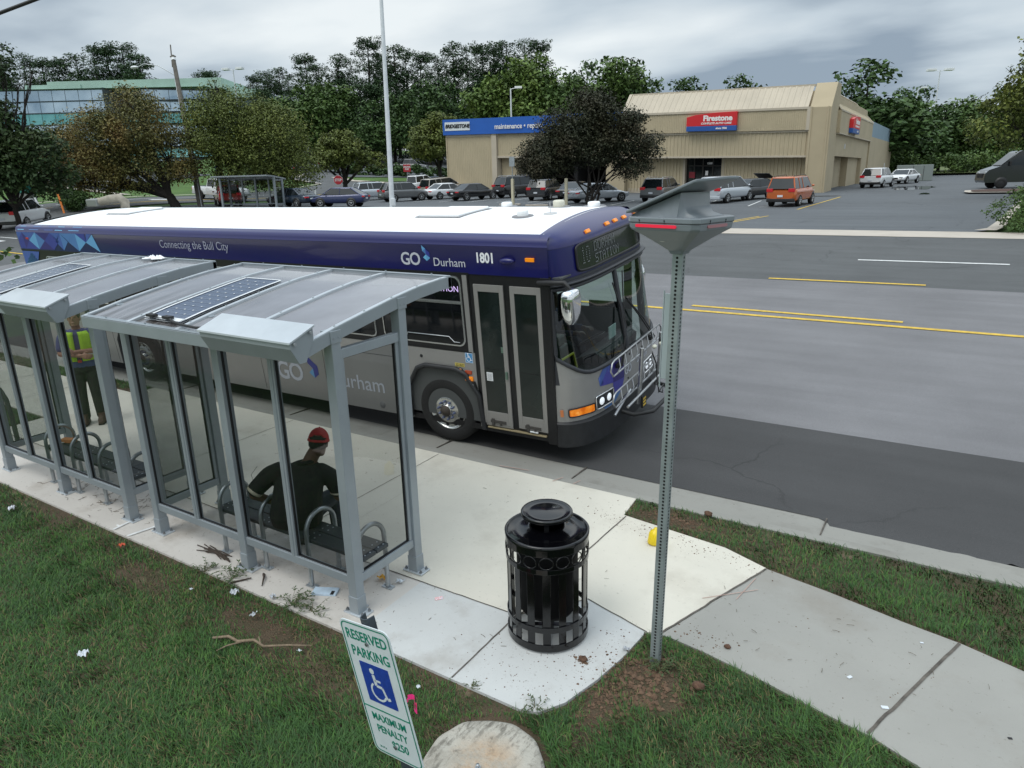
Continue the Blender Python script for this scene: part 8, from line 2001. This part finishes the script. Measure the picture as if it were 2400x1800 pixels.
    for j in range(nv):
        for i in range(nu):
            a = 2*PI*(i+.5)/nu; back = math.sin(a) < -.80; opening = back and j in (1, 2) or (math.sin(a) < -.90 and j == 3)
            if opening: continue
            b.f.append([j*nu+i, j*nu+(i+1) % nu, (j+1)*nu+(i+1) % nu, (j+1)*nu+i]); b.m.append(0); b.sm.append(True)
    cp_ = b.build('cap', m_cap, t, solid=.006)
    b = MB(); b.tube([HM@Vector((.094*math.cos(a), -.006+.116*math.sin(a), .022)) for a in [2*PI*k/32 for k in range(32)]], (.004, .011), 6, closed=True); b.build('cap_band', m_cap, cp_)
    b = MB(); b.ball(HM@Vector((0, -.006, .134)), .008, 8, 6); b.build('cap_button', m_cap, cp_)
    b = MB(); b.grid(lambda u, v: HM@Vector(((u-.5)*.16*(1-.25*v), .09+.075*v-.10*(u-.5)**2*4*.35, .018-.015*v-.03*(u-.5)**2)), 10, 5); b.build('peak', m_cap, cp_, solid=.006)
    b = MB(); b.loft([[HM@Vector(p) for p in ell((0, -.014, z), rx, ry, 24)] for z, rx, ry in ((-.052, .066, .080), (-.035, .081, .096), (.0, .085, .102), (.05, .083, .102), (.09, .06, .07))]); b.build('hair', m_hair, t)
    b = MB(); b.tube([(-.36, .05, .52), (-.40, .0, .46), (-.385, .02, .30), (-.30, .06, .10), (-.26, .10, .05)], .0018, 5); b.build('earphone_wire', m_black, t)
seated()
def standing():
    d_ = Vector((.80, -.60)); t = thing('person', 'standing man with crossed arms in a lime safety vest and dark trousers', 'person', (-7.10, 1.55, .004), math.atan2(d_.y, d_.x)-PI/2)
    HM = Tm(0, .02, 1.635)@Rm(R(4), 'X')
    b = MB()
    b.loft([ell((0, 0, .88), .15, .11), ell((0, 0, 1.0), .155, .11), ell((0, 0, 1.15), .15, .105), ell((0, .0, 1.30), .175, .11), ell((0, 0, 1.40), .17, .09), ell((0, 0, 1.46), .08, .06)])
    ltube(b, [(0, 0, 1.42), (0, .01, 1.50), (0, .015, 1.56)], [.062, .056, .056]); headgeo(b, HM)
    AR = ((-1, [(-.185, .0, 1.395), (-.245, .06, 1.13), (.03, .215, 1.16)]), (1, [(.185, .0, 1.395), (.245, .06, 1.12), (-.04, .235, 1.10)]))
    for s, pts in AR:
        ltube(b, pts[:2], [.055, .044]); ltube(b, pts[1:], [.044, .029]); d = (Vector(pts[2])-Vector(pts[1])).normalized(); hand(b, Vector(pts[2])+d*.012, d, (0, 1, .2), 1 if s < 0 else -1, .5)
        ltube(b, [(s*.09, 0, .88), (s*.10, .015, .48), (s*.11, -.01, .08)], [.085, .058, .042])
    b.build('body', m_skinL, t, remesh=.0065, smoothmod=2)
    b = MB(); b.loft([ell((0, 0, .90), .185, .135), ell((0, 0, 1.0), .18, .135), ell((0, .0, 1.15), .175, .13), ell((0, 0, 1.30), .19, .125), ell((0, 0, 1.41), .185, .10), ell((0, 0, 1.465), .095, .07)])
    for s in (-1, 1): ltube(b, [(s*.15, 0, 1.39), (s*.20, .01, 1.34), (s*.232, .045, 1.20)], [.078, .078, .070])
    b.build('tee_shirt', mat('blue_tee', (.055, .070, .17), .8, nscale=20, namt=.15, bump=(8, .3, .02)), t, remesh=.011, smoothmod=2)
    m_vest = mat('vest_lime', (.36, .62, .02), .7, nscale=12, namt=.12)
    b = MB()
    def vest(a0, a1):
        vs = []; Z_ = [1.0, 1.08, 1.16, 1.24, 1.32, 1.39, 1.44]; n = 12
        for z in Z_:
            k = (z-1.0)/.44; rx = .198+.008*math.sin(k*3)-(.05 if z > 1.42 else 0); ry = .150-.03*max(0, k-.6)
            for i in range(n+1):
                a = a0+(a1-a0)*i/n
                vs.append((rx*math.cos(a), ry*math.sin(a), z))
        b.add(vs, [(j*(n+1)+i, j*(n+1)+i+1, (j+1)*(n+1)+i+1, (j+1)*(n+1)+i) for j in range(len(Z_)-1) for i in range(n) if not (Z_[j] > 1.15 and abs(math.sin(a0+(a1-a0)*(i+.5)/n)) < .45)], 0, True)
    vest(R(100), R(260)); vest(R(-80), R(80))
    v_ = b.build('safety_vest', m_vest, t, solid=.008)
    b = MB()
    for a0, a1 in ((R(102), R(258)), (R(-78), R(78))): b.tube([(.207*math.cos(a0+(a1-a0)*i/16), .159*math.sin(a0+(a1-a0)*i/16), 1.10) for i in range(17)], (.004, .022), 6); b.mark()
    b.builds('reflective_band', mat('silver_band', (.5, .52, .5), .3, .3), v_)
    b = MB(); b.loft([ell((0, 0, .84), .175, .13), ell((0, 0, .92), .18, .135), ell((0, 0, .99), .17, .125)])
    for s in (-1, 1): ltube(b, [(s*.092, 0, .86), (s*.105, .015, .48), (s*.112, -.01, .11)], [.105, .082, .072])
    b.build('trousers', mat('dark_trousers', (.022, .020, .019), .85, nscale=15, namt=.25, bump=(9, .4, .02)), t, remesh=.011, smoothmod=2)
    for s in (-1, 1):
        b = MB(); b.loft([[(s*.115+x*w, y*l-.01, z) for x, y in ((-1, -.085), (1, -.085), (1.15, .09), (.75, .20), (-.75, .20), (-1.15, .09))] for z, w, l in ((.02, .046, 1), (.06, .047, .98), (.085, .042, .75), (.13, .045, .5), (.16, .05, .5))]); bt = b.build('boot', m_boot, t, bevel=.015)
        b = MB(); b.loft([[(s*.115+x*w, y-.01, z) for x, y in ((-1, -.09), (1, -.09), (1.15, .09), (.75, .205), (-.75, .205), (-1.15, .09))] for z, w in ((0, .048), (.022, .049))]); b.build('sole', m_sole, bt)
    b = MB(); b.loft([[HM@Vector(p) for p in ell((0, -.016, z), rx, ry, 24)] for z, rx, ry in ((-.03, .070, .078), (.0, .080, .092), (.06, .083, .102), (.10, .062, .082), (.122, .02, .03))]); b.build('hair', mat('brown_hair', (.045, .030, .020), .8), t)
    b = MB()
    for s in (-1, 1): b.ball(HM@Vector((s*.031, .096, .018)), (.010, .005, .006), 8, 6); b.mark()
    b.builds('eye', mat('eye', (.03, .025, .02), .2), t)
    b = MB(); b.tube([(-.02, .15, 1.06), (0, .16, 1.02), (.02, .155, 1.05)], .004, 5); b.box(-.02, .03, .15, .156, .985, 1.02); b.build('badge', mat('badge_red', (.6, .06, .05), .5), t)
standing()
# driver behind the wheel
def driver():
    t = thing('person', 'bus driver in a dark blue shirt seen through the windscreen', 'person', M=BM@Tm(-1.45, 1.85, .98)@Rm(R(-90), 'Z'))
    HM = Tm(0, .05, .72); b = MB()
    b.loft([ell((0, 0, 0), .16, .12), ell((0, 0, .2), .16, .12), ell((0, .02, .4), .19, .11), ell((0, .02, .5), .16, .08), ell((0, .03, .54), .07, .06)]); ltube(b, [(0, .03, .5), (0, .05, .62)], [.055, .055]); headgeo(b, HM)
    for s in (-1, 1):
        ltube(b, [(s*.18, .02, .46), (s*.22, .22, .22), (s*.15, .50, .26)], [.05, .042, .03]); hand(b, (s*.15, .51, .26), (-.3*s, 1, .1), (0, 0, 1), s, .9)
        ltube(b, [(s*.09, .0, .06), (s*.12, .42, .04), (s*.12, .5, -.40)], [.08, .06, .045])
    b.build('body', m_skinD, t, remesh=.009, smoothmod=2)
    b = MB(); b.loft([ell((0, 0, -.01), .19, .15), ell((0, 0, .2), .185, .15), ell((0, .02, .4), .205, .13), ell((0, .02, .5), .17, .10), ell((0, .03, .54), .09, .075)])
    for s in (-1, 1): ltube(b, [(s*.15, .02, .46), (s*.225, .22, .23), (s*.17, .42, .25)], [.07, .062, .05])
    b.build('shirt', mat('driver_shirt', (.015, .02, .07), .8), t, remesh=.012, smoothmod=2)
    b = MB(); b.loft([ell((0, 0, 0), .18, .14), ell((0, 0, .08), .18, .14)])
    for s in (-1, 1): ltube(b, [(s*.09, .0, .06), (s*.12, .42, .04), (s*.12, .5, -.38)], [.095, .075, .06])
    b.build('trousers', m_jean, t, remesh=.014)
    b = MB(); b.loft([[HM@Vector(p) for p in ell((0, -.014, z), rx, ry, 20)] for z, rx, ry in ((-.03, .07, .08), (.03, .084, .10), (.09, .065, .085), (.122, .02, .03))]); b.build('hair', m_hair, t)
driver()
# dark tube hoop at the very left
b = MB(); b.tube([(-7.25, .54, 0), (-7.34, .57, .32), (-7.42, .58, .60), (-7.52, .57, .73), (-7.72, .52, .79), (-8.05, .42, .76), (-8.2, .36, .5), (-8.22, .35, 0)], .032, 10)
tag(b.build('metal_hoop', mat('dark_green_tube', (.022, .032, .026), .5)), 'dark green curved metal hoop at the left edge beyond the left shelter', 'hoop')
